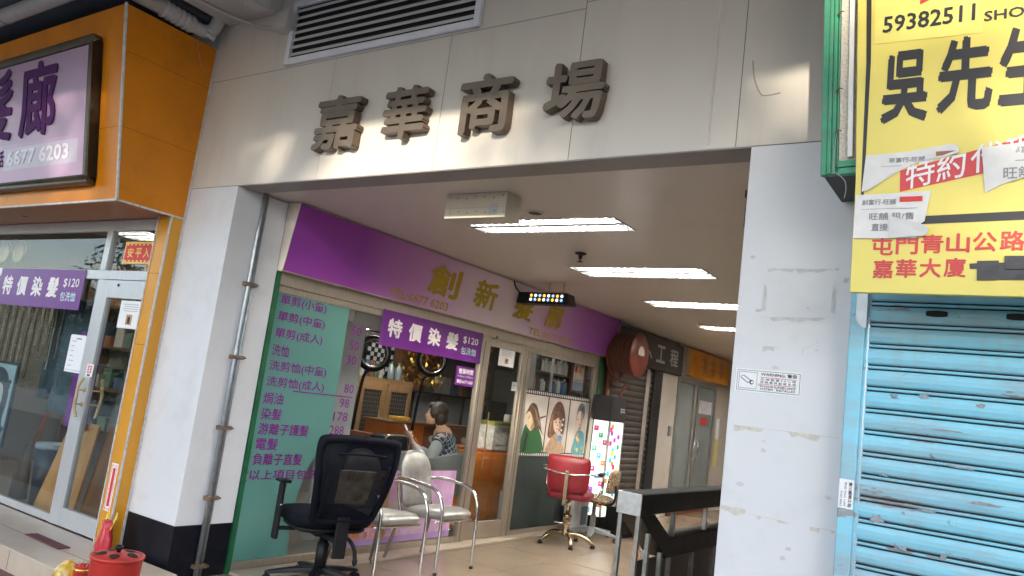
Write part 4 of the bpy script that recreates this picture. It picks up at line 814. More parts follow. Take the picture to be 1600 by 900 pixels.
solo('door_notice', 'white notice with a brown picture on the passage door of the salon', 'notice', S.mb, [M_PAPER, pbr('print_brown', (0.45, 0.25, 0.10), 0.6), M_INKK, M_GREYINK], (XS, 7.1, 1.87))
S = wallX(XS-0.0185, 7.08, 2.064, 7.22, 2.115); S.slab(0, 0.0007); S.disc(0.3, 0.5, 0.16, 0.3, 1); S.disc(0.7, 0.5, 0.16, 0.3, 1)
solo('fortune_paper', 'tiny red and gold fortune paper above the notice on the passage door', 'paper', S.mb, [M_RED, M_GOLD], (XS, 7.15, 2.06))
S = wallX(XS-0.019, 7.31, 1.62, 7.42, 1.72); S.slab(0, 0.0007); S.rect(0.15, 0.6, 0.85, 0.68, 1); S.rect(0.15, 0.4, 0.7, 0.46, 1)
solo('small_note', 'pale note low on the right of the passage door glass', 'notice', S.mb, [pbr('grey_note', (0.45, 0.48, 0.47), 0.6), M_GREYINK], (XS, 7.36, 1.62))
ch = thing('charm_string', 'string of red and gold diamond charms hanging inside the passage door', 'charm', (-4.93, 6.86, 1.45))
for k in range(5):
    z = 2.02-0.145*k; c = Vector((-4.93, 6.87, z)); q = MB(); q.prism([c+Vector((0, 0.075, 0)), c+Vector((0, 0, 0.075)), c+Vector((0, -0.075, 0)), c+Vector((0, 0, -0.075))], (0.012, 0, 0)); build('charm', q, pbr('charm_red', (0.36, 0.09, 0.03), 0.4), ch)
    q = MB(); q.prism([c+Vector((0.013, 0.079, 0)), c+Vector((0.013, 0.079, 0.008)), c+Vector((0.013, 0.006, -0.066)), c+Vector((0.013, 0.0, -0.075))], (0.003, 0, 0)); build('gold_edge', q, M_GOLD, ch)
build('cord', MB().cyl((-4.924, 6.87, 1.30), (-4.924, 6.87, 2.13), 0.002, 5), M_RED, ch)
# low advert sheet
ad = thing('advert_poster', 'pink and purple salon advert poster low on the passage window', 'poster', (XS, 5.75, 0.09))
S = wallX(XS-0.0175, 4.98, 0.085, 6.50, 0.735); S.slab(0, 0.0007); S.rect(0.0, 0.0, 1, 0.09, 3); S.rect(0.02, 0.60, 0.30, 0.96, 1); S.rect(0.02, 0.36, 0.30, 0.59, 2); S.rect(0.31, 0.05, 0.36, 0.98, 5, 0.0012)
rr = random.Random(9)
for k in range(9): S.disc(rr.uniform(0.42, 0.95), rr.uniform(0.15, 0.85), rr.uniform(0.03, 0.07), rr.uniform(0.07, 0.14), 4+(k % 2)*2, 0.0009+0.00004*k, 14)
for k in range(5): S.disc(rr.uniform(0.36, 0.48), rr.uniform(0.15, 0.4), 0.012, 0.03, 7, 0.0014+0.00003*k, 5)
build('sheet', S.mb, [pbr('pink_print', (0.58, 0.36, 0.56), 0.45, var=0.2, scale=7), pbr('yellow_print', (0.75, 0.58, 0.06), 0.5), pbr('purple_print', (0.16, 0.03, 0.22), 0.5), pbr('lilac_print', (0.40, 0.26, 0.52), 0.5), pbr('pink_blot', (0.60, 0.42, 0.60), 0.5), pbr('brown_strip', (0.45, 0.30, 0.17), 0.6), pbr('cream_blot', (0.52, 0.46, 0.44), 0.5), M_PAPER], ad)
T = wallX(XS-0.0175, 4.98, 0.085, 6.50, 0.735); T.text('大減', 0.04, 0.64, 0.28, 0.93, 0, 0.0016, bold=0.02); T.text('染.焗', 0.05, 0.47, 0.28, 0.58, 1, 0.0016); T.text('電.負離', 0.04, 0.37, 0.29, 0.45, 1, 0.0016); T.text('$280 超值', 0.02, 0.22, 0.36, 0.33, 2, 0.0016, bold=0.02); T.text('特惠 $1280', 0.01, 0.09, 0.37, 0.20, 2, 0.0016, bold=0.02)
build('lettering', T.mb, [pbr('brown_ink', (0.22, 0.05, 0.02), 0.5), pbr('lilac_ink', (0.62, 0.48, 0.70), 0.5), pbr('orange_ink', (0.62, 0.22, 0.02), 0.5)], ad)
# film strip poster with three portraits
S = wallX(XS-0.0175, 7.607, 0.895, 9.233, 1.672); S.slab(0, 0.0007)
for k in range(34):
    a = 0.012+k*0.0288; S.rect(a, 0.945, a+0.016, 0.985, 1); S.rect(a, 0.015, a+0.016, 0.055, 1)
cx = [(0.008, 0.330), (0.345, 0.660), (0.675, 0.985)]
kinds = [('profile', 2, 3, 4, 5), ('bob', 6, 7, 8, 9), ('updo', 6, 10, 11, 9)]
for (a0, a1), (stl, sk, hr, cl_, bg) in zip(cx, kinds):
    P2 = Sheet(S.p(a0, 0.075, 0.0006), S.U*(a1-a0), S.V*0.85, S.mb); portrait(P2, sk, hr, cl_, bg, {'lip': 12, 'pat': [11, 13, 14, 15], 'tone': 16, 'dark': 0, 'shade': 17}, stl)
for k in range(5): S.disc(0.585-0.006*k, 0.60-0.085*k, 0.013, 0.02, 1, 0.0035, 10)
S.disc(0.565, 0.30, 0.035, 0.055, 13, 0.0036, 12)
FM = [pbr('film_black', (0.015, 0.015, 0.015), 0.4), pbr('film_white', (0.62, 0.59, 0.54), 0.5), pbr('skin_a', (0.62, 0.48, 0.30), 0.5), pbr('hair_a', (0.10, 0.06, 0.035), 0.5, var=0.4, scale=25), pbr('dress_green', (0.02, 0.10, 0.03), 0.5, var=0.1), pbr('bg_cream', (0.56, 0.52, 0.46), 0.5), pbr('skin_b', (0.58, 0.42, 0.32), 0.5, var=0.12, scale=10), pbr('hair_b', (0.13, 0.055, 0.03), 0.5, var=0.5, scale=20), pbr('top_tan', (0.36, 0.24, 0.15), 0.5, var=0.3, scale=14), pbr('bg_grey', (0.50, 0.44, 0.38), 0.5, var=0.15, scale=4), pbr('hair_blue', (0.10, 0.14, 0.20), 0.5, var=0.4, scale=20), pbr('print_teal', (0.05, 0.25, 0.28), 0.5), pbr('lip_red', (0.40, 0.07, 0.06), 0.5), pbr('print_blue', (0.08, 0.22, 0.40), 0.5), pbr('print_yel', (0.62, 0.50, 0.08), 0.5), pbr('print_orange', (0.6, 0.22, 0.04), 0.5), pbr('hair_gloss', (0.26, 0.14, 0.08), 0.5, var=0.3, scale=30), pbr('skin_shade', (0.36, 0.23, 0.14), 0.5)]
solo('filmstrip_poster', 'film strip poster of three women across the second salon window', 'poster', S.mb, FM, (XS, 8.4, 0.9))
# the frosted lower glass
build('frosted_film', MB().box((XS-0.0185, 7.607, 0.072), (XS-0.0175, 9.233, 0.893)), glass('frost_grey', (0.45, 0.5, 0.48), 0.06, 0.12, 0.45, (0.10, 0.125, 0.115)), so_)

# leaning fascia over the salon
def fx(z, off=0.0): return -4.769+(z-2.265)*0.1538+off
fsn = thing('fascia_sign', 'leaning purple to lilac fascia sign over the passage salon front', 'sign', (-4.75, 6.7, 2.26))
pm_ = bpy.data.materials.new('fascia_print'); pm_.use_nodes = True; t = pm_.node_tree; b = t.nodes['Principled BSDF']; b.inputs['Roughness'].default_value = 0.3
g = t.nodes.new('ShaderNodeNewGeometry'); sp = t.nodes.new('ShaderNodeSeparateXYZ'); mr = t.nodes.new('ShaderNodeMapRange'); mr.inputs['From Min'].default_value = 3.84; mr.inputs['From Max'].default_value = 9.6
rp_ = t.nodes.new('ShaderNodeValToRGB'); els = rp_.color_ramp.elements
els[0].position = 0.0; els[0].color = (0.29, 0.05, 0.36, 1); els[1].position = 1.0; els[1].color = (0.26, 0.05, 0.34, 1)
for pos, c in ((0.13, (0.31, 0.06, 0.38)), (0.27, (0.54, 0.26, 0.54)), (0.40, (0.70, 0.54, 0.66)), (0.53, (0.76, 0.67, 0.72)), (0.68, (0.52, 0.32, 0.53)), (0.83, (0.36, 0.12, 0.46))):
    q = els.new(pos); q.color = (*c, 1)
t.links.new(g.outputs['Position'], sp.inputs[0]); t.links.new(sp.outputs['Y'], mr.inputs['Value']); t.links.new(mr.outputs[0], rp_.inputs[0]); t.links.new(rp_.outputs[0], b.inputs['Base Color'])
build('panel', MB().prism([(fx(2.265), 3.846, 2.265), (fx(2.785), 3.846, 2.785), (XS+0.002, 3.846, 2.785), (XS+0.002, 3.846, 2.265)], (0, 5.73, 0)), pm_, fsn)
build('end_cap', MB().prism([(fx(2.26, 0.004), 3.838, 2.258), (fx(2.792, 0.004), 3.838, 2.792), (XS+0.001, 3.838, 2.792), (XS+0.001, 3.838, 2.258)], (0, 0.007, 0)), pbr('cap_cream', (0.58, 0.53, 0.46), 0.45), fsn)
build('end_cap', MB().prism([(fx(2.26, 0.004), 9.577, 2.258), (fx(2.792, 0.004), 9.577, 2.792), (XS+0.001, 9.577, 2.792), (XS+0.001, 9.577, 2.258)], (0, 0.012, 0)), pbr('cap_cream', (0.58, 0.53, 0.46), 0.45), fsn)
build('edge_trim', MB().box((fx(2.786)-0.014, 3.846, 2.7855), (fx(2.786)+0.006, 9.576, 2.793)).box((fx(2.26)-0.05, 3.846, 2.254), (fx(2.26)+0.003, 9.576, 2.2635)), M_FRM, fsn)
O = Vector((fx(2.265, 0.0005), 3.846, 2.265)); T = Sheet(O, (0, 5.73, 0), Vector((fx(2.785)-fx(2.265), 0, 0.52)))
YY = lambda y: (y-3.846)/5.73
ZZ = lambda z: (z-2.265)/0.52
for c, y0, y1 in (('創', 5.50, 5.98), ('新', 6.24, 6.64), ('髮', 6.98, 7.38), ('廊', 7.66, 8.05)): T.text(c, YY(y0), ZZ(2.41), YY(y1), ZZ(2.70), 0, 0.0015, bold=0.03)
T.text('TEL:6677 6203', YY(5.03), ZZ(2.285), YY(5.88), ZZ(2.365), 0, 0.0015, bold=0.02); T.text('TEL:6677 6203', YY(7.38), ZZ(2.285), YY(8.40), ZZ(2.36), 0, 0.0015, bold=0.02)
build('lettering', T.mb, [pbr('olive_gold', (0.42, 0.30, 0.012), 0.45)], fsn)
# ================================================================== INSIDE THE SALON
def D(y, z, x): k = x/XS; return (x, y*k, 1.5+(z-1.5)*k)
# wooden cabinet with mesh doors, goods on its top
cb = thing('wooden_cabinet', 'pale wooden cabinet with two dark mesh doors against the salon back wall', 'cabinet', (-7.1, 7.7, 0.03))
f = MB(); f.box((-7.5, 7.15, 0.031), (-7.05, 8.2, 1.58))
build('carcass', f, pbr('oak', (0.33, 0.19, 0.085), 0.5, var=0.12, scale=5, stretch=(5, 5, .8)), cb, bevel=0.004)
for y0, y1 in ((7.18, 7.65), (7.69, 8.17)):
    f = MB(); f.box((-7.05, y0, 0.10), (-7.025, y0+0.07, 1.52)); f.box((-7.05, y1-0.07, 0.10), (-7.025, y1, 1.52)); f.box((-7.05, y0+0.07, 1.42), (-7.025, y1-0.07, 1.52)); f.box((-7.05, y0+0.07, 0.10), (-7.025, y1-0.07, 0.2)); f.box((-7.05, y0+0.07, 0.66), (-7.025, y1-0.07, 0.74))
    d = build('door', f, pbr('oak', (0.33, 0.19, 0.085), 0.5), cb, bevel=0.003)
    q = MB(); q.box((-7.048, y0+0.07, 0.2), (-7.044, y1-0.07, 1.42), 0)
    for k in range(22): q.box((-7.0435, y0+0.07, 0.22+0.055*k), (-7.040, y1-0.07, 0.228+0.055*k), 1)
    for k in range(7): q.box((-7.0395, y0+0.09+0.045*k, 0.2), (-7.037, y0+0.096+0.045*k, 1.42), 1)
    build('mesh_panel', q, [pbr('mesh_dark', (0.035, 0.03, 0.025), 0.6), pbr('mesh_grey', (0.16, 0.15, 0.13), 0.5)], d)
rz = random.Random(21)
def bottle(x, y, z, r, h, col, cap, label, group):
    t = thing('bottle', label, 'bottle', (x, y, z), group)
    build('body', MB().lathe((x, y, z), [(r*0.95, 0), (r, r*0.2), (r, h*0.66), (r*0.45, h*0.8), (r*0.4, h*0.86)], n=14), pbr('bottle_%s' % str(col), col, 0.3), t, smooth=True)
    build('cap', MB().lathe((x, y, z+h*0.86), [(r*0.5, 0), (r*0.5, h*0.13), (0, h*0.14)], n=12), pbr('cap_%s' % str(cap), cap, 0.35), t, smooth=True)
for k, y in enumerate((7.88, 8.03)): bottle(-7.2, y, 1.582, 0.045, 0.24, (0.28, 0.34, 0.36), (0.04, 0.42, 0.12), 'green capped bottle standing on the wooden cabinet', 'green capped bottles on the wooden cabinet')
for k in range(5):
    y = 7.22+0.09*k; solo('cosmetics_box', 'small mixed boxes standing on the left of the wooden cabinet top', 'box', MB().box((-7.25, y, 1.582), (-7.12, y+0.07, 1.582+rz.uniform(0.12, 0.26))), BM[k % 5], (-7.2, y, 1.582), 'small boxes on the wooden cabinet', bevel=0.003)
ts = thing('tinsel_curtain', 'gold tinsel decoration hanging on the salon back wall', 'decoration', (-7.4, 8.6, 1.6))
q = MB()
for k in range(420):
    y = 8.22+rz.random()*0.95; z = 1.55+rz.random()*0.62; a = rz.uniform(0, PI); s = rz.uniform(0.02, 0.05); tw = rz.uniform(-1, 1)
    c = Vector((-7.35+rz.uniform(-.06, .06), y, z)); e1 = Vector((0.3*tw, math.cos(a), math.sin(a)))*s; e2 = Vector((tw, -math.sin(a)*0.4, math.cos(a)*0.4)).normalized()*s*0.4; q.add([c-e1, c+e2, c+e1, c-e2], [(0, 1, 2, 3)])
build('foil', q, M_GOLD, ts); build('backing', MB().box((-7.46, 8.2, 1.5), (-7.44, 9.2, 2.2)), M_DARKWOOD, ts)
mr_ = MB()
mr_.box((-7.6, 8.2, 1.45), (-7.40, 10.1, 1.48), 1)
for k in range(4): mr_.box((-7.6, 8.22+0.62*k, 0.10), (-7.55, 8.78+0.62*k, 1.445), 0)
for k in range(5): mr_.box((-7.6, 8.18+0.62*k, 0.05), (-7.54, 8.218+0.62*k, 1.449), 1)
solo('wall_cladding', 'pale grey wall panels with dark uprights under the tinsel', 'wall panel', mr_, [pbr('pale_panel', (0.42, 0.41, 0.40), 0.4), pbr('dark_upright', (0.06, 0.05, 0.045), 0.5)], (-7.6, 9, 0.05))
ckp = MB(); ckp.box((-7.47, 7.62, 1.62), (-7.45, 8.16, 2.12), 0)
for i in range(8):
    for k_ in range(8):
        if (i+k_) % 2: ckp.box((-7.4495, 7.63+0.066*i, 1.63+0.06*k_), (-7.445, 7.69+0.066*i, 1.685+0.06*k_), 1)
solo('mosaic_panel', 'black and white mosaic panel on the back wall left of the gold tinsel', 'panel', ckp, [M_BLKPL, pbr('mosaic_white', (0.5, 0.5, 0.48), 0.4)], (-7.46, 7.9, 1.62))
for k in range(8):
    y = 8.25+0.22*k; h = rz.uniform(0.10, 0.26); solo('hair_product', 'mixed hair product boxes on the ledge above the grey cladding', 'box', MB().box((-7.55, y, 1.482), (-7.42, y+rz.uniform(0.08, 0.18), 1.482+h)), BM[k % 5], (-7.5, y, 1.48), 'hair product boxes on the ledge', bevel=0.004)
def hood(y, z, x, label):
    c = D(y, z, x); t = thing('drying_ring', label, 'hair dryer', c, 'drying rings over the salon chairs')
    ax = Vector((0.86, -0.5, 0.05)).normalized(); e1 = ax.orthogonal().normalized(); e2 = ax.cross(e1)
    q = MB(); q.tube([Vector(c)+0.165*(math.cos(a)*e1+math.sin(a)*e2) for a in [2*PI*i/36 for i in range(36)]], 0.034, 12, closed=True); build('ring', q, M_BLKPL, t, smooth=True)
    q = MB(); q.tube([Vector(c)+ax*0.028+0.150*(math.cos(a)*e1+math.sin(a)*e2) for a in [2*PI*i/36 for i in range(36)]], 0.010, 8, closed=True); build('heater', q, M_STEEL, t, smooth=True)
    build('arm', MB().tube(catmull([tuple(Vector(c)+Vector((0, 0, -0.17))), tuple(Vector(c)+Vector((-0.12, 0.02, -0.30))), tuple(Vector(c)+Vector((-0.2, 0.05, -1.0)))]), 0.018, 8), M_BLKPL, t, smooth=True)
    build('stand', MB().cyl((c[0]-0.2, c[1]+0.05, 0.03), (c[0]-0.2, c[1]+0.05, c[2]-0.98), 0.02, 10).lathe((c[0]-0.2, c[1]+0.05, 0.031), [(0.24, 0), (0.24, 0.03), (0.03, 0.07)], n=20), M_BLKPL, t, smooth=True)
hood(5.02, 1.76, -5.9, 'black drying ring on a stand, left of the gold tinsel'); hood(5.83, 1.79, -6.0, 'black drying ring on a stand half behind the purple banner')
solo('towel_rail', 'chrome towel rail high behind the price film edge', 'rail', MB().cyl(D(4.68, 1.95, -5.6), D(5.12, 1.955, -5.75), 0.011, 8).cyl(D(4.73, 1.95, -5.61), D(4.73, 2.3, -5.61), 0.008, 6), M_CHROME, D(4.8, 1.95, -5.6), smooth=True)
co = drape(-6.5, -6.1, 0, 0.0, 0.86, 0.02, 5, nx=18, nz=10)
for v in co.v: v.xyz = (-5.7+v.y*1.0, 5.42+(v.x+6.3)*0.8, v.z+1.02)
o = solo('dark_smock', 'dark smock with violet flowers hanging beside the left drying ring', 'smock', co, pbr('dark_smock', (0.02, 0.018, 0.025), 0.8, var=0.3, scale=12), (-5.7, 5.42, 1.02), smooth=True); o.modifiers.new('s', 'SOLIDIFY').thickness = 0.02
q = MB()
for (a, b, r) in ((5.48, 1.66, 0.035), (5.45, 1.53, 0.045), (5.36, 1.74, 0.03)): q.ball((-5.66, a, b), (0.02, r, r), 10, 6)
solo('fabric_flowers', 'violet fabric flowers pinned on the dark smock', 'decoration', q, pbr('violet', (0.16, 0.03, 0.24), 0.6), (-5.66, 5.45, 1.6), smooth=True)
wr = MB().lathe((-6.0, 5.95, 0.55), [(0.05, 0), (0.055, 0.01), (0.055, 0.62), (0.05, 0.63), (0.02, 0.63)], n=18); solo('paper_roll', 'tall white paper roll standing behind the silver chairs inside', 'roll', wr, pbr('roll_white', (0.55, 0.55, 0.54), 0.6), (-6, 5.95, 0.55), smooth=True)
solo('roll_stand', 'low dark stand under the white paper roll', 'stand', MB().box((-6.15, 5.8, 0.031), (-5.85, 6.1, 0.548)), M_DARKWOOD, (-6, 5.95, 0.03), bevel=0.004)
solo('white_board', 'pale board standing behind the prices at the edge of the teal film', 'board', MB().box((-5.42, 5.08, 0.031), (-5.39, 5.46, 2.05)), pbr('pale_board', (0.50, 0.53, 0.50), 0.5), (-5.4, 5.3, 0.03), bevel=0.003)
# orange cabinet with round cut-outs, trolley and chrome dryer
oc = thing('orange_cabinet', 'low orange cabinet with a dark top behind the seated woman', 'cabinet', (-6.5, 7.7, 0.03))
build('body', MB().box((-6.75, 7.05, 0.031), (-6.35, 8.7, 1.06)), pbr('orange_lacquer', (0.48, 0.13, 0.02), 0.35, var=0.06), oc, bevel=0.005)
build('top', MB().box((-6.78, 7.02, 1.061), (-6.32, 8.75, 1.09)), M_DARKWOOD, oc, bevel=0.004)
q = MB(); q.box((-6.349, 7.72, 0.72), (-6.342, 8.7, 1.05), 0)
for k in range(4): q.lathe((-6.341, 7.88+0.23*k, 0.90), [(0.06, 0), (0.055, 0.004), (0, 0.005)], axis=(1, 0, 0), n=18, mi=1, sy=0.7)
build('side_panel', q, [pbr('walnut', (0.16, 0.06, 0.025), 0.4), pbr('white_oval', (0.6, 0.56, 0.52), 0.4)], oc)
solo('snack_packet', 'small yellow and red packet on top of the orange cabinet', 'packet', MB().box((-6.6, 7.3, 1.092), (-6.45, 7.55, 1.14)), pbr('packet', (0.62, 0.36, 0.05), 0.4, var=0.4, scale=30), (-6.5, 7.4, 1.09), bevel=0.01)
tl_ = thing('chrome_dryer', 'black box with a rounded chrome rim beside the salon chairs', 'appliance', (-5.75, 6.5, 0.62))
build('body', MB().box((-5.85, 6.18, 0.78), (-5.60, 6.60, 0.985)), M_BLKPL, tl_, bevel=0.06, bseg=4)
rm = [(-5.595, 6.20, 0.80), (-5.595, 6.20, 0.94), (-5.595, 6.26, 0.987), (-5.595, 6.52, 0.987), (-5.595, 6.58, 0.94), (-5.595, 6.58, 0.80)]
build('rim', MB().tube(catmull(rm, 5), 0.012, 8), M_CHROME, tl_, smooth=True); build('stand', MB().cyl((-5.73, 6.4, 0.031), (-5.73, 6.4, 0.78), 0.025, 10), M_STEEL, tl_, smooth=True)
solo('brown_trolley', 'brown salon trolley left of the chrome rimmed dryer', 'trolley', MB().box((-6.1, 6.12, 0.12), (-5.8, 6.24, 0.98)).cyl((-6.05, 6.15, 0.031), (-6.05, 6.21, 0.12), 0.03, 8).cyl((-5.85, 6.15, 0.031), (-5.85, 6.21, 0.12), 0.03, 8), pbr('red_brown', (0.24, 0.07, 0.03), 0.4), (-5.95, 6.2, 0.03), bevel=0.008)
# work counter with clutter and black monitor to the right of the woman
wc = MB().box((-6.3, 8.85, 0.031), (-5.85, 9.75, 0.95)); wc.box((-6.33, 8.8, 0.951), (-5.82, 9.8, 0.985))
solo('work_counter', 'grey work counter covered with clutter right of the seated woman', 'counter', wc, pbr('counter_grey', (0.32, 0.31, 0.29), 0.5), (-6.1, 9.3, 0.03), bevel=0.004)
mo = thing('black_monitor', 'black monitor on the cluttered work counter', 'monitor', (-6.2, 9.0, 0.986)); build('screen', MB().box((-6.22, 8.84, 1.10), (-6.17, 9.26, 1.48)), M_BLKPL, mo, bevel=0.008); build('stand', MB().box((-6.24, 9.0, 0.987), (-6.08, 9.14, 1.0)).box((-6.21, 9.05, 1.0005), (-6.18, 9.09, 1.1)), M_BLKPL, mo)
for k in range(11):
    y = 8.86+0.085*k; h = rz.uniform(0.06, 0.22); c_ = ((0.5, 0.48, 0.45), (0.45, 0.30, 0.2), (0.32, 0.36, 0.36), (0.55, 0.5, 0.36))[k % 4]
    if k % 3 == 1: bottle(-5.93, y+0.03, 0.986, 0.03, h+0.06, c_, (0.3, 0.3, 0.3), 'clutter of small bottles on the grey work counter', 'bottles on the work counter')
    else: solo('counter_box', 'pale packets and boxes on the grey work counter', 'box', MB().box((-6.05, y, 0.986), (-5.88, y+0.075, 0.986+h)), pbr('cl%d' % (k % 4), c_, 0.5, var=0.25, scale=25), (-5.95, y, 0.986), 'packets on the work counter', bevel=0.004)
solo('hanging_towels', 'pale towels draped over the front of the work counter', 'towel', MB().box((-5.845, 8.86, 0.55), (-5.82, 9.1, 0.949)).box((-5.845, 9.13, 0.48), (-5.822, 9.4, 0.949)), pbr('towel', (0.42, 0.40, 0.37), 0.9, var=0.15, scale=30, bump=0.4, bscale=120), (-5.83, 9.1, 0.5), bevel=0.008)
# reception counter seen through the door
rc_ = thing('reception_counter', 'curved orange reception counter behind the passage door', 'counter', (-5.7, 8.2, 0.03))
pts = [(-5.98, 7.72), (-5.62, 7.78), (-5.48, 7.95), (-5.46, 8.3), (-5.5, 8.62), (-5.98, 8.66)]
build('body', MB().prism([(x, y, 0.031) for x, y in smooth_pts(pts, 1)], (0, 0, 0.82)), pbr('orange_wood', (0.62, 0.19, 0.02), 0.3, var=0.1, scale=4, stretch=(3, 3, .6)), rc_, bevel=0.03, bseg=4)
build('top', MB().prism([(x*1.004-0.0, y, 0.852) for x, y in pts], (0, 0, 0.03)), pbr('orange_top', (0.40, 0.13, 0.03), 0.3), rc_, bevel=0.01)
solo('newspaper_bundle', 'stack of newspapers hanging white over the reception counter', 'newspaper', MB().box((-5.72, 7.98, 0.885), (-5.46, 8.35, 1.18)).box((-5.45, 8.0, 0.95), (-5.445, 8.33, 1.17)), pbr('newsprint', (0.46, 0.45, 0.42), 0.8, var=0.3, scale=26), (-5.6, 8.1, 0.885), bevel=0.01)
gb = thing('gold_gift_box', 'gold foil gift box with olive ribbon top on the reception counter', 'gift box', (-5.7, 8.55, 0.885)); build('box', MB().box((-5.82, 8.38, 0.885), (-5.52, 8.72, 1.14)), M_GOLD, gb, bevel=0.006); build('lid', MB().box((-5.84, 8.02, 1.183), (-5.5, 8.74, 1.225)), pbr('olive_print', (0.26, 0.25, 0.04), 0.4, var=0.4, scale=30), gb, bevel=0.004)
solo('glass_jar', 'small pale jar on the gold gift box', 'jar', MB().lathe((-5.66, 8.55, 1.226), [(0.05, 0), (0.055, 0.01), (0.055, 0.08), (0.05, 0.1), (0, 0.102)], n=16), pbr('jar', (0.5, 0.48, 0.44), 0.2), (-5.66, 8.55, 1.226), smooth=True)
dkp = MB().box((-6.9, 9.9, 0.031), (-6.4, 10.4, 1.95)); solo('dark_locker', 'tall dark green locker behind the reception counter', 'locker', dkp, pbr('locker_dark', (0.05, 0.055, 0.05), 0.5), (-6.6, 10, 0.03), bevel=0.006)
jc = thing('white_canister', 'white plastic canister inside at the foot of the orange counter', 'canister', (-5.35, 8.33, 0.03)); build('body', MB().box((-5.42, 8.22, 0.031), (-5.28, 8.48, 0.40)), pbr('white_canister', (0.52, 0.54, 0.54), 0.4), jc, bevel=0.015, bseg=3); build('handle', MB().tube(catmull([(-5.35, 8.27, 0.398), (-5.35, 8.29, 0.44), (-5.35, 8.40, 0.44), (-5.35, 8.42, 0.398)]), 0.011, 8), pbr('white_canister', (0.52, 0.54, 0.54), 0.4), jc, smooth=True)
gbag = MB().ball((-5.32, 8.62, 0.50), (0.09, 0.13, 0.26), 16, 10)
for v in gbag.v: v += 0.03*Vector((noise.noise(v*9), noise.noise(v*9+Vector((4, 0, 0))), 0.3*noise.noise(v*6)))
solo('grey_bag', 'crumpled grey bag hanging against the orange counter', 'bag', gbag, pbr('grey_poly', (0.36, 0.36, 0.36), 0.4, bump=0.4, bscale=30), (-5.32, 8.6, 0.25), smooth=True)
solo('wall_hook_rope', 'pale yellow ribbon hanging inside the passage door', 'ribbon', MB().tube(catmull([(-5.0, 7.16, 1.35), (-5.0, 7.155, 1.1), (-5.0, 7.17, 0.9), (-5.0, 7.15, 0.72)]), 0.008, 6), pbr('yellow_ribbon', (0.55, 0.42, 0.16), 0.6), (-5, 7.16, 0.9), smooth=True)
# product shelves behind the second window
shf = thing('product_shelf', 'display shelf of hair products behind the film strip poster window', 'shelf', (-5.06, 8.6, 0.03))
q = MB(); q.box((-5.16, 7.97, 0.031), (-5.14, 9.35, 2.14))
for z in (1.66, 1.90): q.box((-5.14, 7.97, z), (-4.96, 9.34, z+0.018))
q.box((-5.16, 7.95, 0.031), (-4.96, 7.968, 2.14)); q.box((-4.98, 7.97, 0.031), (-4.96, 9.34, 1.655))
build('shelving', q, pbr('shelf_grey', (0.17, 0.16, 0.145), 0.4), shf, bevel=0.002)
PC = [((0.55, 0.54, 0.50), (0.2, 0.2, 0.2)), ((0.05, 0.12, 0.28), (0.5, 0.5, 0.5)), ((0.50, 0.49, 0.46), (0.5, 0.48, 0.45)), ((0.06, 0.05, 0.05), (0.1, 0.1, 0.1)), ((0.36, 0.10, 0.05), (0.6, 0.5, 0.2)), ((0.10, 0.22, 0.32), (0.6, 0.6, 0.6))]
for z, seq in ((1.919, (3, 3, 0, 2, 2, 0, 2, 2, 2)), (1.679, (4, 3, 0, 3, 3, 1, 0, 1, 5, 1))):
    y = 7.99
    for k, c in enumerate(seq):
        r = rz.uniform(0.032, 0.046); h = rz.uniform(0.15, 0.215)
        if y > 8.95: break
        bottle(-5.035, y+r, z, r, h, *PC[c], ('tall bottle on the upper product shelf', 'short bottle on the lower product shelf')[z < 1.8], ('bottles on the upper product shelf', 'bottles on the lower product shelf')[z < 1.8]); y += 2*r+rz.uniform(0.005, 0.03)
pf = thing('framed_poster', 'red wood framed product poster right of the product shelf', 'poster', (-4.93, 9.05, 1.72))
S = wallX(-4.93, 8.80, 1.72, 9.20, 2.15); S.slab(0, 0.02); build('frame', S.mb, pbr('red_wood', (0.17, 0.055, 0.025), 0.4), pf)
S = wallX(-4.928, 8.845, 1.75, 9.13, 2.13); S.slab(0, 0.0015); S.rect(0, 0, 1, 0.3, 1); S.disc(0.2, 0.72, 0.13, 0.12, 2); S.disc(0.78, 0.86, 0.14, 0.09, 3); S.disc(0.6, 0.62, 0.2, 0.2, 3, 0.0012); S.rect(0.1, 0.34, 0.9, 0.37, 4); S.rect(0.15, 0.28, 0.8, 0.30, 4); S.disc(0.45, 0.5, 0.3, 0.1, 5, 0.0014)
build('print', S.mb, [pbr('pp_white', (0.62, 0.58, 0.52), 0.4), pbr('pp_blue', (0.25, 0.35, 0.50), 0.4, var=0.2), M_RED, pbr('pp_or', (0.62, 0.28, 0.10), 0.4, var=0.3, scale=20), M_GREYINK, pbr('pp_cream', (0.7, 0.6, 0.45), 0.4)], pf)

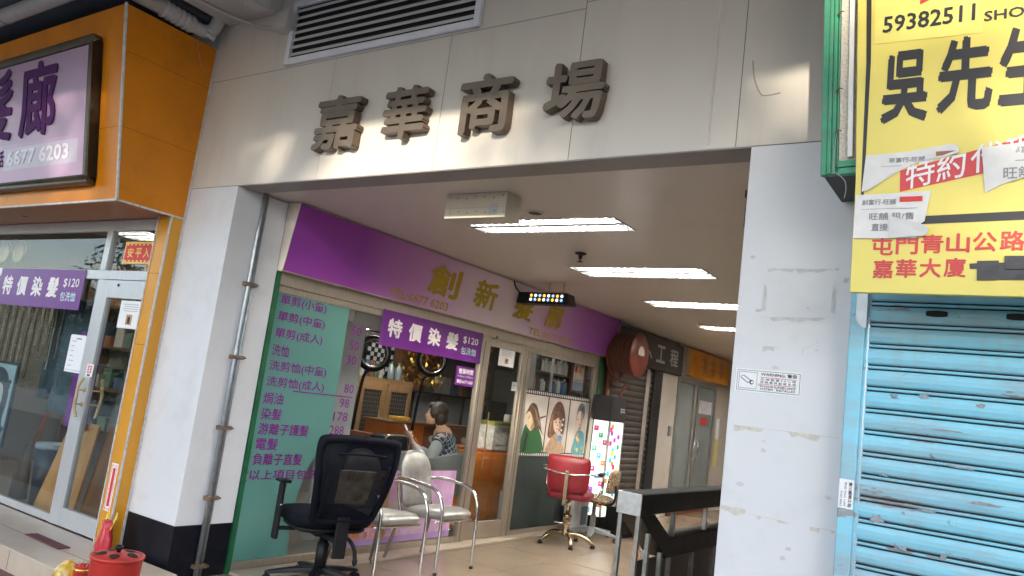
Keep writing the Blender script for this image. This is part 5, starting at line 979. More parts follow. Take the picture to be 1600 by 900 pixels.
# ================================================================== FURTHER DOWN THE PASSAGE
struct(solo('passage_wall', 'beige passage wall between the dark shutter and the glass doors', 'wall', MB().box((XS-0.25, 9.36, 0), (XS-0.06, 16.2, ZC)).box((XS-0.06, 11.52, 0.0), (XS-0.001, 12.18, 2.26)).box((XS-0.06, 14.12, 0), (XS-0.001, 16.2, ZC)).box((XS-0.06, 12.12, 2.27), (XS-0.001, 14.12, ZC)), pbr('passage_beige', (0.50, 0.45, 0.39), 0.5, var=0.05, dirt=(0.3, 0.26, 0.22), dirt_amt=0.3), (XS, 12, 0)), 'structure')
solo('green_post', 'dark green painted post at the far end of the salon window', 'post', MB().box((XS-0.05, 9.335, 0), (XS+0.01, 9.48, 2.262)), pbr('green_paint_dark', (0.015, 0.09, 0.03), 0.4), (XS, 9.4, 0), bevel=0.004)
rpz = thing('riser_pipe', 'red brown riser pipe behind the hose reel', 'pipe', (XS+0.05, 9.62, 0)); build('pipe', MB().cyl((XS+0.03, 9.60, 0.0), (XS+0.03, 9.60, 2.79), 0.045, 14), pbr('oxide_red', (0.19, 0.065, 0.035), 0.5, var=0.1), rpz, smooth=True)
build('branch', MB().tube(catmull([(XS+0.03, 9.6, 1.55), (XS+0.14, 9.62, 1.62), (XS+0.25, 9.72, 1.95)]), 0.02, 8), pbr('oxide_red', (0.19, 0.065, 0.035), 0.5), rpz, smooth=True)
hr = thing('hose_reel', 'red fire hose reel with dark coiled hose mounted under the ceiling', 'hose reel', (-4.55, 9.62, 2.33))
cx_ = (-4.42, 9.66, 2.335)
build('front_disc', MB().lathe(cx_, [(0.30, 0), (0.302, 0.012), (0.295, 0.02), (0.12, 0.026), (0.10, 0.034), (0, 0.036)], axis=(1, 0, 0), n=36), pbr('reel_red', (0.17, 0.035, 0.018), 0.4, var=0.1), hr, smooth=True)
build('back_disc', MB().lathe((-4.76, 9.66, 2.335), [(0.30, 0), (0.302, 0.012), (0.295, 0.02), (0, 0.02)], axis=(1, 0, 0), n=36), pbr('reel_red', (0.17, 0.035, 0.018), 0.4), hr, smooth=True)
q = MB()
for k in range(7): q.tube([(-4.715+0.045*k, 9.66+0.265*math.cos(a), 2.335+0.265*math.sin(a)) for a in [2*PI*i/32 for i in range(32)]], 0.024, 8, closed=True)
q.tube(catmull([(-4.6, 9.60, 2.06), (-4.62, 9.50, 1.95), (-4.66, 9.47, 1.9), (-4.7, 9.5, 2.0)]), 0.022, 8)
build('hose', q, pbr('hose_brown', (0.11, 0.04, 0.022), 0.45), hr, smooth=True)
build('label', MB().add([(-4.380, 9.66+0.10*math.cos(a), 2.36+0.10*math.sin(a)) for a in [PI*i/14 for i in range(15)]]+[(-4.380, 9.56, 2.335), (-4.380, 9.76, 2.335)], [list(range(17))]), pbr('label_pale', (0.55, 0.5, 0.42), 0.5), hr)
build('bracket', MB().box((XS-0.0005, 9.62, 2.30), (-4.74, 9.70, 2.37)), M_BLKPL, hr)
# rolling shutter of the neighbour with its dark sign
def roller(name, label, y0, y1, z0, z1, pitch, mat, x):
    pr_ = []; n = int((z1-z0)/pitch)
    for k in range(n):
        z = z0+k*pitch
        for a, b in ((0.0, 0.0), (0.10, 0.014), (0.30, 0.018), (0.62, 0.016), (0.80, 0.006), (0.84, -0.004), (0.94, -0.002)): pr_.append((x+b, z+a*pitch))
    q = MB(); vs = [(a, y0, z) for a, z in pr_]+[(a, y1, z) for a, z in pr_]; m_ = len(pr_)
    q.add(vs, [(i, i+1, m_+i+1, m_+i) for i in range(m_-1)]); return q
gs = thing('roller_shutter', 'dark grey brown roller shutter closed under the black sign', 'shutter', (XS, 10.6, 0))
build('slats', roller('s', '', 9.72, 11.18, 0.04, 2.26, 0.088, None, XS-0.03), pbr('shutter_brown', (0.10, 0.085, 0.072), 0.42, 0.35, var=0.12, scale=5), gs)
build('guide_rail', MB().box((XS-0.055, 11.18, 0), (XS+0.02, 11.50, 2.255)), pbr('guide_black', (0.022, 0.02, 0.019), 0.4), gs, bevel=0.004)
build('guide_rail', MB().box((XS-0.055, 9.66, 0), (XS+0.02, 9.72, 2.255)), pbr('guide_black', (0.022, 0.02, 0.019), 0.4), gs, bevel=0.004)
build('reflected_band', MB().box((XS-0.008, 10.93, 0.05), (XS-0.002, 11.06, 2.24)), pbr('reflection_grey', (0.32, 0.28, 0.24), 0.5), gs)  # pale band colours in the light reflected by the shutter
bs = thing('shop_sign', 'black shop sign with white characters above the dark shutter', 'sign', (XS, 11, 2.265)); build('board', MB().box((XS-0.0005, 9.70, 2.265), (XS+0.07, 12.14, 2.745)), pbr('sign_black', (0.03, 0.027, 0.025), 0.4), bs, bevel=0.004)
T = wallX(XS+0.0705, 9.70, 2.265, 12.14, 2.745)
for i, c in enumerate('工程'): T.text(c, 0.55+0.22*i, 0.24, 0.69+0.22*i, 0.80, 0, 0.001, bold=0.02)
T.poly([(0.42, 0.55), (0.45, 0.50), (0.485, 0.32), (0.475, 0.28), (0.44, 0.42)], 0, 0.001)
build('lettering', T.mb, [pbr('sign_white', (0.5, 0.5, 0.5), 0.5)], bs)
osn = thing('shop_sign', 'glossy orange shop sign with dark characters above the far glass doors', 'sign', (XS, 13.5, 2.29)); build('board', MB().box((XS, 12.48, 2.30), (XS+0.09, 14.5, 2.765)), pbr('sign_orange', (0.66, 0.27, 0.03), 0.10, var=0.15, scale=3), osn, bevel=0.004)
build('side_bracket', MB().box((XS, 12.34, 2.32), (XS+0.06, 12.475, 2.76)), M_FRM, osn)
T = wallX(XS+0.0905, 12.48, 2.30, 14.5, 2.765)
for i in range(3):
    a = 0.24+0.22*i
    for (q0, r0, q1, r1) in ((0.0, 0.70, 0.13, 0.74), (0.055, 0.2, 0.075, 0.85), (0.0, 0.42, 0.12, 0.46), (0.10, 0.24, 0.12, 0.7)): T.rect(a+q0, r0, a+q1, r1, 0, 0.001+0.0002*i+0.0001*(q0 > 0.01))
build('lettering', T.mb, [pbr('sign_brownink', (0.16, 0.06, 0.012), 0.4)], osn)
gd = thing('glass_doors', 'aluminium framed double glass doors at the far end under the orange sign', 'door', (XS, 13.1, 0))
M_FG = pbr('far_alu', (0.42, 0.41, 0.38), 0.35, 0.7)
m = MB(); m.box((XS-0.05, 12.19, 2.19), (XS+0.01, 14.11, 2.262)); 
for y0, y1 in ((12.19, 12.26), (12.98, 13.10), (13.16, 13.2), (14.02, 14.11)): m.box((XS-0.05, y0, 0.06), (XS+0.01, y1, 2.189))
m.box((XS-0.048, 12.261, 0.26), (XS+0.006, 12.979, 0.32)); m.box((XS-0.048, 13.201, 0.26), (XS+0.006, 14.019, 0.32)); build('frame', m, M_FG, gd, bevel=0.004)
build('pane', MB().box((XS-0.022, 12.26, 0.32), (XS-0.018, 12.98, 2.19)).box((XS-0.022, 13.2, 0.32), (XS-0.018, 14.02, 2.19)), glass('far_glass', (0.7, 0.75, 0.73), 0.18, 0.02, 0.42, (0.42, 0.45, 0.43)), gd)  # pale haze puts the whitish reflections into the pane colour
build('kick_panel', MB().box((XS-0.03, 12.261, 0.0), (XS+0.003, 14.019, 0.259)), pbr('red_brown_kick', (0.20, 0.055, 0.025), 0.4), gd)
build('handle', MB().cyl((XS+0.05, 13.06, 0.9), (XS+0.05, 13.06, 1.25), 0.014, 8).cyl((XS+0.05, 13.25, 0.9), (XS+0.05, 13.25, 1.25), 0.014, 8), M_STEEL, gd, smooth=True)
solo('red_door_sticker', 'red sticker on the right leaf of the far glass doors', 'sticker', wallX(XS-0.016, 13.45, 1.52, 13.75, 1.66).slab(0, 0.001).mb, M_RED, (XS, 13.6, 1.52)); solo('white_door_sheet', 'pale sheet across the far glass doors under the orange sign', 'notice', wallX(XS-0.016, 13.32, 1.72, 13.98, 1.95).slab(0, 0.001).mb, pbr('pale_sheet', (0.50, 0.48, 0.50), 0.6, var=0.2, scale=10), (XS, 13.6, 1.72))
solo('wall_notice', 'narrow white notice on the wall right of the far glass doors', 'notice', wallX(XS+0.001, 14.25, 1.30, 14.42, 1.68).slab(0, 0.0005).mb, M_PAPER, (XS, 14.3, 1.3)); solo('wall_notice', 'narrow yellow notice below the white one by the far glass doors', 'notice', wallX(XS+0.001, 14.25, 0.80, 14.45, 1.27).slab(0, 0.0005).mb, pbr('yellow_paper', (0.55, 0.50, 0.15), 0.6), (XS, 14.3, 0.8))
solo('door_bell', 'small grey keypad on the beige wall left of the far glass doors', 'keypad', MB().box((XS, 11.95, 1.28), (XS+0.03, 12.04, 1.44)), pbr('keypad', (0.28, 0.28, 0.27), 0.4), (XS, 12, 1.28), bevel=0.005)
# lit advertising column
lc = thing('lightbox_column', 'lit white advertising column with coloured squares and a black header', 'light box', (-4.62, 9.4, 0.0))
build('base', MB().box((-4.74, 9.2, 0.0), (-4.51, 9.60, 0.20)), M_BLKPL, lc, bevel=0.006); build('header', MB().box((-4.76, 9.17, 1.41), (-4.495, 9.62, 1.735)), pbr('header_black', (0.03, 0.03, 0.03), 0.4), lc, bevel=0.006)
build('body', MB().box((-4.74, 9.2, 0.2005), (-4.51, 9.60, 1.4095)), lamp_mat('lit_acrylic', (1.0, 0.98, 0.96), 0.22), lc)
CC = [lamp_mat('sq_%d' % i, c, 0.10) for i, c in enumerate(((0.75, 0.02, 0.15), (0.02, 0.42, 0.65), (0.85, 0.65, 0.02), (0.02, 0.5, 0.25), (0.45, 0.02, 0.5), (0.8, 0.25, 0.02)))]
S1 = wallY(9.1995, -4.74, 0.2, -4.51, 1.41); S2 = wallX(-4.5095, 9.2, 0.2, 9.60, 1.41, S1.mb); rq = random.Random(31)
for k in range(13):
    a = (0.08, 0.40, 0.70)[k % 3]; b = 0.93-0.072*k; S1.rect(a-0.02, b-0.042, a+0.27, b+0.012, rq.randrange(6)); S1.rect(a+0.07, b-0.022, a+0.17, b, 6, 0.0015)
for k in range(26):
    a = rq.uniform(0.02, 0.86); b = 0.96-0.036*k; S2.rect(a, b-0.036, a+0.2, b+0.014, rq.randrange(6), 0.001+0.00002*k)
build('coloured_squares', S1.mb, CC+[M_PAPER], lc); build('corner_strip', MB().box((-4.523, 9.188, 0.2), (-4.498, 9.2125, 1.41)).box((-4.518, 9.588, 0.2), (-4.498, 9.61, 1.41)), M_ALU, lc)
T = wallX(-4.4945, 9.17, 1.41, 9.62, 1.735); T.rect(0.62, 0.50, 0.90, 0.56, 0); T.rect(0.66, 0.40, 0.92, 0.46, 0); T.rect(0.62, 0.36, 0.66, 0.60, 0, 0.0014); build('lettering', T.mb, [pbr('sign_white', (0.5, 0.5, 0.5), 0.5)], lc)
solo('black_bin', 'black square bin on the floor in front of the lit column', 'bin', MB().prism([(-4.46, 9.22, 0.002), (-4.16, 9.22, 0.002), (-4.16, 9.52, 0.002), (-4.46, 9.52, 0.002)], (0, 0, 0.06)).box((-4.45, 9.23, 0.063), (-4.17, 9.51, 0.36)), M_BLKPL, (-4.3, 9.2, 0), bevel=0.01)
pt = thing('orange_plush', 'small orange plush toy lying by the end of the railing', 'toy', (-4.05, 9.45, 0))
q = MB().ball((-4.05, 9.45, 0.09), (0.11, 0.10, 0.09)).ball((-4.02, 9.40, 0.24), 0.085).ball((-4.04, 9.44, 0.36), (0.035, 0.03, 0.07)).ball((-3.93, 9.38, 0.12), (0.05, 0.04, 0.04)); build('body', q, pbr('orange_plush', (0.62, 0.24, 0.02), 0.8, bump=0.3, bscale=90), pt, smooth=True)
build('scarf', MB().lathe((-4.03, 9.42, 0.155), [(0.06, 0), (0.082, 0.012), (0.075, 0.03), (0.05, 0.035)], n=18), M_RED, pt, smooth=True)

# ================================================================== CEILING THINGS
for i, (x0, y0, x1, y1) in enumerate(LAMPS):
    lab = ['nearest lit louvred ceiling lamp, right below the beige emergency box', 'second lit louvred ceiling lamp along the passage', 'third lit louvred ceiling lamp along the passage', 'fourth lit ceiling lamp cut by the right pillar', 'fifth lit ceiling lamp, far down the passage', 'last lit ceiling lamp at the passage end'][i]
    troffer('ceiling_light', lab, x0, y0, x1, y1, ZC, 19 if i < 2 else 15, 'louvred lamps in the passage ceiling', 13.0)
eb = thing('emergency_light_box', 'beige metal emergency power box fixed to the passage ceiling', 'box', (-3.0, 3.93, 2.63)); M_BEIGE = pbr('beige_enamel', (0.58, 0.52, 0.40), 0.4, var=0.04, dirt=(0.3, 0.22, 0.14), dirt_amt=0.3, dscale=12)
build('body', MB().box((-3.26, 3.85, 2.632), (-2.768, 4.02, 2.799)), M_BEIGE, eb, bevel=0.005)
q = MB()
for k in range(7): x = -3.23+0.072*k; q.cyl((x, 3.8495, 2.775-0.006*(k % 3)), (x, 3.846, 2.775-0.006*(k % 3)), 0.004, 6); q.cyl((x+0.02, 3.8495, 2.665+0.01*(k % 2)), (x+0.02, 3.846, 2.665+0.01*(k % 2)), 0.0035, 6)
build('screw', q, M_DARK, eb); build('lid_fold', MB().box((-3.261, 3.848, 2.699), (-2.767, 3.8495, 2.7015)), pbr('fold', (0.40, 0.35, 0.26), 0.5), eb); build('rating_label', wallY(3.849, -2.90, 2.65, -2.83, 2.725).slab(0, 0.0008).mb, pbr('label_grey', (0.45, 0.45, 0.46), 0.5), eb)
def disc_vent(x, y, label):
    t = thing('ceiling_plate', label, 'ceiling plate', (x, y, ZC)); build('plate', MB().lathe((x, y, ZC-0.001), [(0.065, 0), (0.065, -0.004), (0.05, -0.008), (0.046, -0.003), (0.0, -0.003)], n=24), M_CEIL, t, smooth=True); build('slot', MB().lathe((x, y, ZC-0.009), [(0.046, 0), (0.046, -0.001)], n=20), pbr('plate_dark', (0.09, 0.075, 0.06), 0.6), t)
disc_vent(-2.86, 4.33, 'small round ceiling plate beside the emergency box'); disc_vent(-3.55, 9.55, 'small round ceiling plate far down the passage')
def sprinkler(x, y, label):
    t = thing('sprinkler', label, 'sprinkler', (x, y, ZC), 'sprinklers in the passage ceiling'); build('rose', MB().lathe((x, y, ZC-0.001), [(0.05, 0), (0.05, -0.008), (0.025, -0.02)], n=18), pbr('sprinkler_dark', (0.05, 0.045, 0.04), 0.4, 0.6), t, smooth=True)
    build('head', MB().lathe((x, y, ZC-0.02), [(0.016, 0), (0.016, -0.03), (0.006, -0.034), (0.006, -0.05), (0.024, -0.054), (0.024, -0.058), (0, -0.06)], n=14), pbr('sprinkler_dark', (0.05, 0.045, 0.04), 0.4, 0.6), t, smooth=True)
sprinkler(-3.165, 5.56, 'nearer dark sprinkler between the first two ceiling lamps'); sprinkler(-3.30, 10.45, 'far dark sprinkler beside the fourth ceiling lamp')
ld = thing('led_sign', 'black box sign with rows of orange and white LEDs hanging from the ceiling', 'sign', (-4.3, 7.0, 2.55)); build('housing', MB().prism([(-4.66, 6.90, 2.56), (-4.63, 6.88, 2.68), (-4.02, 6.88, 2.68), (-3.99, 6.90, 2.56)], (0, 0.16, 0)), M_BLKPL, ld, bevel=0.012)
q = MB()
for r_ in range(2):
    for k in range(8): q.lathe((-4.46+0.054*k, 6.8795 if r_ else 6.884, 2.645-0.045*r_), [(0.017, 0), (0.012, 0.008), (0, 0.01)], axis=(0, -1, 0), n=10, mi=(k+r_) % 3)
build('led', q, [lamp_mat('led_orange', (1.0, 0.42, 0.05), 0.4), lamp_mat('led_white', (0.9, 0.95, 1.0), 0.35), lamp_mat('led_blue', (0.25, 0.45, 0.9), 0.3)], ld)
build('bracket', MB().box((-4.35, 6.92, 2.681), (-4.08, 7.02, 2.70)).cyl((-4.3, 6.97, 2.70), (-4.3, 6.97, 2.799), 0.01, 8).cyl((-4.12, 6.97, 2.70), (-4.12, 6.97, 2.799), 0.01, 8), M_FRM, ld)
build('cable', MB().tube(catmull([(-4.63, 6.97, 2.66), (-4.68, 6.95, 2.70), (-4.69, 6.9, 2.74), (-4.68, 6.85, 2.79)]), 0.008, 6), M_BLKPL, ld, smooth=True)
# ================================================================== CHAIRS
def place(t, loc, rz): t.location = loc; t.rotation_euler = (0, 0, rz)
def facing(dx, dy): return math.atan2(dy, dx)-PI/2     # rotation that turns local +Y to (dx, dy)
M_SILVER = pbr('silver_vinyl', (0.35, 0.34, 0.31), 0.36, 0.4, var=0.22, scale=10, dirt=(0.20, 0.17, 0.12), dirt_amt=0.35, dscale=7, bump=0.15, bscale=30)
def pad(w, d, th, crown=0.02, nx=14, ny=14, fn=None):
    """cushion in local XY, centred; superellipse outline, crowned top"""
    m = MB(); ring = []; N = 40
    def sup(t, rx, ry, e=0.45): c, s = math.cos(t), math.sin(t); return (rx*abs(c)**e*(1 if c >= 0 else -1), ry*abs(s)**e*(1 if s >= 0 else -1))
    prof = [(0.0, th*0.5+crown), (0.35, th*0.5+crown*0.92), (0.7, th*0.5+crown*0.6), (0.92, th*0.42), (0.99, th*0.15), (1.0, 0.0), (0.99, -th*0.2), (0.93, -th*0.45), (0.7, -th*0.5), (0.0, -th*0.5)]
    vs = []; 
    for f, z in prof:
        for i in range(N): x, y = sup(2*PI*i/N, w/2*max(f, 0.001), d/2*max(f, 0.001)); vs.append((x, y, z))
    fs = [(k*N+i, k*N+(i+1) % N, (k+1)*N+(i+1) % N, (k+1)*N+i) for k in range(len(prof)-1) for i in range(N)]
    return m.add(vs, fs)
def make_armchair():
    t = thing('arm_chair', 'silver vinyl armchair with chrome arms, half behind the black office chair', 'chair', (0, 0, 0), 'silver armchairs along the salon window')
    s = pad(0.47, 0.50, 0.075, 0.022); s.xf(Matrix.Translation((0, 0.03, 0.455)) @ Matrix.Rotation(math.radians(4), 4, 'X')); build('seat', s, M_SILVER, t, smooth=True, local=True)
    b = MB(); N = 36; out = [(-0.19, 0.0), (-0.205, 0.14), (-0.21, 0.30), (-0.185, 0.40), (-0.11, 0.47), (0, 0.488), (0.11, 0.47), (0.185, 0.40), (0.21, 0.30), (0.205, 0.14), (0.19, 0.0), (0, -0.012)]
    P = smooth_pts(out, 4); n = len(P); vs = []
    for f, d in ((0.0, 0.040), (0.5, 0.038), (0.85, 0.028), (0.97, 0.012), (1.0, 0.0), (0.97, -0.014), (0.85, -0.02), (0.0, -0.022)):
        for x, z in P: zz = 0.23+(z-0.23)*f; xx = x*f; vs.append((xx, d-0.25*xx*xx*0+0.35*xx*xx, zz))
    b.add(vs, [(k*n+i, k*n+(i+1) % n, (k+1)*n+(i+1) % n, (k+1)*n+i) for k in range(7) for i in range(n)])
    b.xf(Matrix.Translation((0, -0.225, 0.475)) @ Matrix.Rotation(math.radians(13), 4, 'X')); build('backrest', b, M_SILVER, t, smooth=True, local=True)
    for sx in (-1, 1):
        x = 0.262*sx
        path = [(x, 0.275, 0.0), (x, 0.272, 0.25), (x, 0.268, 0.46), (x, 0.255, 0.56), (x, 0.21, 0.645), (x, 0.13, 0.69), (x, 0.03, 0.705), (x*0.99, -0.10, 0.715), (x*0.94, -0.22, 0.715), (x*0.84, -0.285, 0.70)]
        build('arm', MB().tube(catmull(path, 7), 0.0145, 12), M_CHROME, t, smooth=True, local=True)
        build('rear_leg', MB().tube(catmull([(x*0.80, -0.295, 0.74), (x*0.82, -0.26, 0.55), (x*0.86, -0.215, 0.42), (x*0.92, -0.255, 0.2), (x*0.98, -0.30, 0.0)], 7), 0.0135, 12), pbr('dull_chrome', (0.34, 0.30, 0.26), 0.25, 0.95, var=0.15), t, smooth=True, local=True)
        for y, z, xx in ((0.276, 0, x), (-0.30, 0, x*0.98)): build('foot_cap', MB().cyl((xx, y, 0.0), (xx, y, 0.022), 0.0175, 12), M_BLKPL, t, smooth=True, local=True)
    build('seat_frame', MB().tube([(-0.262, 0.20, 0.415), (0.262, 0.20, 0.415)], 0.011, 8).tube([(-0.23, -0.2, 0.415), (0.23, -0.2, 0.415)], 0.011, 8), M_CHROME, t, smooth=True, local=True)
    return t
ac = make_armchair(); place(ac, (-4.33, 4.87, 0.0), facing(1, -0.05))
ac2 = copy_tree(ac, 'silver vinyl armchair with chrome arms in full view below the hours sign'); place(ac2, (-4.345, 5.60, 0.0), facing(1, 0.02))

# black office chair, seen from behind
of = thing('office_chair', 'worn black mesh office chair with one bare arm post, its back to the street', 'chair', (0, 0, 0))
s = pad(0.50, 0.50, 0.085, 0.012); s.xf(Matrix.Translation((0, 0.05, 0.465))); build('seat', s, M_BLKFAB, of, smooth=True, local=True)
build('seat_shell', (lambda q: q.xf(Matrix.Translation((0, 0.04, 0.405))))(pad(0.44, 0.42, 0.045, 0.0)), M_BLKPL, of, smooth=True, local=True)
# backrest: frame of rounded outline with sagging mesh
out = [(-0.19, 0.0), (-0.215, 0.10), (-0.238, 0.26), (-0.262, 0.46), (-0.262, 0.56), (-0.235, 0.605), (-0.12, 0.622), (0, 0.626), (0.12, 0.622), (0.235, 0.605), (0.262, 0.56), (0.262, 0.46), (0.238, 0.26), (0.215, 0.10), (0.19, 0.0), (0.1, -0.012), (-0.1, -0.012)]
P = smooth_pts(out, 4); n = len(P)
def bk(x, z): return 0.55*x*x-0.055*math.sin(PI*min(1, max(0, z/0.62)))*0.9   # sideways wrap and lumbar curve
b = MB(); vs = []
for f in (1.0, 0.955, 0.86):
    for x, z in P: zz = 0.31+(z-0.31)*f; vs.append((x*f, bk(x*f, zz)-(0.0 if f == 1 else 0.020 if f > 0.9 else 0.018), zz))
for f in (0.86, 0.955, 1.0):
    for x, z in P: zz = 0.31+(z-0.31)*f; vs.append((x*f, bk(x*f, zz)+(0.022 if f < 1 else 0.004), zz))
b.add(vs, [(k*n+i, k*n+(i+1) % n, (k+1)*n+(i+1) % n, (k+1)*n+i) for k in range(5) for i in range(n)])
MT = Matrix.Translation((0, -0.235, 0.47)) @ Matrix.Rotation(math.radians(13), 4, 'X')
b.xf(MT); build('back_frame', b, pbr('black_frame', (0.004, 0.005, 0.010), 0.7, spec=0.15), of, smooth=True, local=True)
mm = bpy.data.materials.new('see_through_mesh'); mm.use_nodes = True; t_ = mm.node_tree; bb = t_.nodes['Principled BSDF']; bb.inputs['Base Color'].default_value = (0.008, 0.009, 0.014, 1); bb.inputs['Roughness'].default_value = 0.9; bb.inputs['Specular IOR Level'].default_value = 0.05
tq = t_.nodes.new('ShaderNodeBsdfTransparent'); mq = t_.nodes.new('ShaderNodeMixShader'); mq.inputs[0].default_value = 0.96
t_.links.new(tq.outputs[0], mq.inputs[1]); t_.links.new(bb.outputs[0], mq.inputs[2]); t_.links.new(mq.outputs[0], t_.nodes['Material Output'].inputs[0])
b = MB(); vs = []
ks = [0.88, 0.7, 0.5, 0.3, 0.12, 0.0]
for f in ks:
    for x, z in P: zz = 0.31+(z-0.31)*f; vs.append((x*f, bk(x*f, zz)-0.004+0.012*(1-f), zz))
b.add(vs, [(k*n+i, k*n+(i+1) % n, (k+1)*n+(i+1) % n, (k+1)*n+i) for k in range(len(ks)-1) for i in range(n)]); b.xf(MT); build('back_mesh', b, mm, of, smooth=True, local=True)
b = MB(); b.tube(catmull([(-0.15, bk(0.15, 0.50)-0.022, 0.505), (0, bk(0, 0.5)-0.030, 0.518), (0.15, bk(0.15, 0.5)-0.022, 0.505)], 6), 0.009, 8); 
for sx in (-1, 1): b.tube(catmull([(0.17*sx, bk(0.17, 0.10)-0.018, 0.06), (0.175*sx, bk(0.17, 0.25)-0.026, 0.25), (0.185*sx, bk(0.18, 0.42)-0.022, 0.44)], 6), 0.010, 8)
b.xf(MT); build('back_rib', b, pbr('black_frame', (0.004, 0.005, 0.010), 0.7, spec=0.15), of, smooth=True, local=True)
b = MB(); b.prism([(-0.10, bk(0.1, .2)-0.004, 0.16), (0.10, bk(0.1, .2)-0.004, 0.16), (0.115, bk(0.1, .35)-0.004, 0.40), (-0.115, bk(0.1, .35)-0.004, 0.40)], (0, 0.010, 0)); b.xf(MT); build('lumbar_pad', b, pbr('lumbar_film', (0.022, 0.020, 0.018), 0.25, var=0.6, scale=14), of, local=True, bevel=0.004)
q = MB(); q.box((-0.04, -0.262, 0.24), (0.04, -0.235, 0.52)); build('back_bar', q, M_BLKPL, of, local=True, bevel=0.008)
q = MB(); q.box((-0.035, -0.25, 0.335), (0.035, 0.08, 0.372)); q.box((-0.08, -0.06, 0.34), (0.08, 0.14, 0.385)); build('mechanism', q, M_BLKPL, of, local=True, bevel=0.006)
build('tilt_lever', MB().tube(catmull([(0.06, -0.06, 0.355), (0.12, -0.10, 0.33), (0.15, -0.13, 0.27), (0.16, -0.14, 0.20)], 6), 0.013, 8).ball((0.16, -0.141, 0.19), (0.017, 0.017, 0.03), 10, 8), M_BLKPL, of, smooth=True, local=True)
build('gas_column', MB().lathe((0, 0, 0.09), [(0.036, 0), (0.036, 0.20), (0.028, 0.205), (0.028, 0.26)], n=20), M_BLKPL, of, smooth=True, local=True)
for k in range(5):
    a = 2*PI*k/5+0.35; c, s_ = math.cos(a), math.sin(a); q = MB(); vs = []
    for f, hw, z0, z1 in ((0.03, 0.034, 0.085, 0.125), (0.16, 0.028, 0.078, 0.112), (0.29, 0.022, 0.062, 0.085), (0.315, 0.018, 0.058, 0.075)):
        for (u, z) in ((-hw, z0), (hw, z0), (hw*0.8, z1), (-hw*0.8, z1)): vs.append((c*f-s_*u, s_*f+c*u, z))
    q.add(vs, [(i*4+j, i*4+(j+1) % 4, (i+1)*4+(j+1) % 4, (i+1)*4+j) for i in range(3) for j in range(4)]+[(0, 1, 2, 3), (12, 13, 14, 15)])
    lg = build('base_leg', q, M_BLKPL, of, local=True, bevel=0.005)
    for e in (-0.014, 0.014): build('caster', MB().cyl((c*0.30-s_*(e-0.009), s_*0.30+c*(e-0.009), 0.027), (c*0.30-s_*(e+0.009), s_*0.30+c*(e+0.009), 0.027), 0.027, 14).cyl((c*0.30, s_*0.30, 0.03), (c*0.30, s_*0.30, 0.062), 0.007, 8), M_BLKPL, lg, local=True, bevel=0.003)
q = MB(); q.box((-0.305, 0.03, 0.30), (-0.275, 0.085, 0.685)); q.box((-0.276, 0.04, 0.36), (-0.10, 0.075, 0.385)); build('arm_post', q, M_BLKPL, of, local=True, bevel=0.010, bseg=3)
q = MB(); q.prism([(-0.325, -0.01, 0.71), (-0.255, -0.01, 0.71), (-0.262, 0.03, 0.684), (-0.318, 0.03, 0.684)], (0, 0.012, 0)); q.box((-0.322, 0.0, 0.686), (-0.258, 0.115, 0.704)); build('arm_top', q, M_BLKPL, of, local=True, bevel=0.004)
build('stud', MB().ball((-0.29, 0.029, 0.535), 0.008, 8, 6), M_STEEL, of, smooth=True, local=True)
place(of, (-4.30, 4.26, 0.0), facing(-0.93, 0.37)); of.scale = (1.22, 1.16, 1.04)

# red salon chair
rc = thing('salon_chair', 'red vinyl salon chair with chrome arms on a chrome star base', 'chair', (0, 0, 0))
M_REDV = pbr('red_vinyl', (0.25, 0.015, 0.025), 0.42, var=0.12, scale=6, bump=0.06, bscale=20)
M_GOLDC = pbr('warm_chrome', (0.50, 0.40, 0.27), 0.2, 1.0, var=0.1)
b = MB(); out = [(-0.20, 0.0), (-0.235, 0.08), (-0.245, 0.30), (-0.235, 0.365), (-0.20, 0.385), (0, 0.395), (0.20, 0.385), (0.235, 0.365), (0.245, 0.30), (0.235, 0.08), (0.20, 0.0), (0, -0.015)]
P = smooth_pts(out, 4); n = len(P); vs = []
for f, d in ((0.0, -0.030), (0.6, -0.028), (0.9, -0.02), (0.985, -0.008), (1.0, 0.006), (0.97, 0.03), (0.85, 0.045), (0.0, 0.055)):
    for x, z in P: vs.append((x*f, d+0.5*(x*f)**2, 0.19+(z-0.19)*f))
b.add(vs, [(k*n+i, k*n+(i+1) % n, (k+1)*n+(i+1) % n, (k+1)*n+i) for k in range(7) for i in range(n)]); b.xf(Matrix.Translation((0, -0.24, 0.60)) @ Matrix.Rotation(math.radians(7), 4, 'X')); build('backrest', b, M_REDV, rc, smooth=True, local=True)
s = pad(0.50, 0.48, 0.10, 0.02); s.xf(Matrix.Translation((0, 0.02, 0.555))); build('seat', s, M_REDV, rc, smooth=True, local=True)
q = MB(); q.box((-0.022, -0.31, 0.46), (0.022, -0.292, 0.83)); q.box((-0.022, -0.31, 0.455), (0.022, 0.05, 0.475)); build('back_bar', q, M_GOLDC, rc, local=True, bevel=0.004)
build('arm_rail', MB().tube(catmull([(-0.33, 0.12, 0.79), (-0.325, -0.10, 0.80), (-0.27, -0.24, 0.815), (-0.12, -0.305, 0.80), (0, -0.318, 0.795), (0.12, -0.305, 0.80), (0.27, -0.24, 0.815), (0.325, -0.10, 0.80), (0.33, 0.12, 0.79)], 6), 0.012, 10), M_CHROME, rc, smooth=True, local=True)
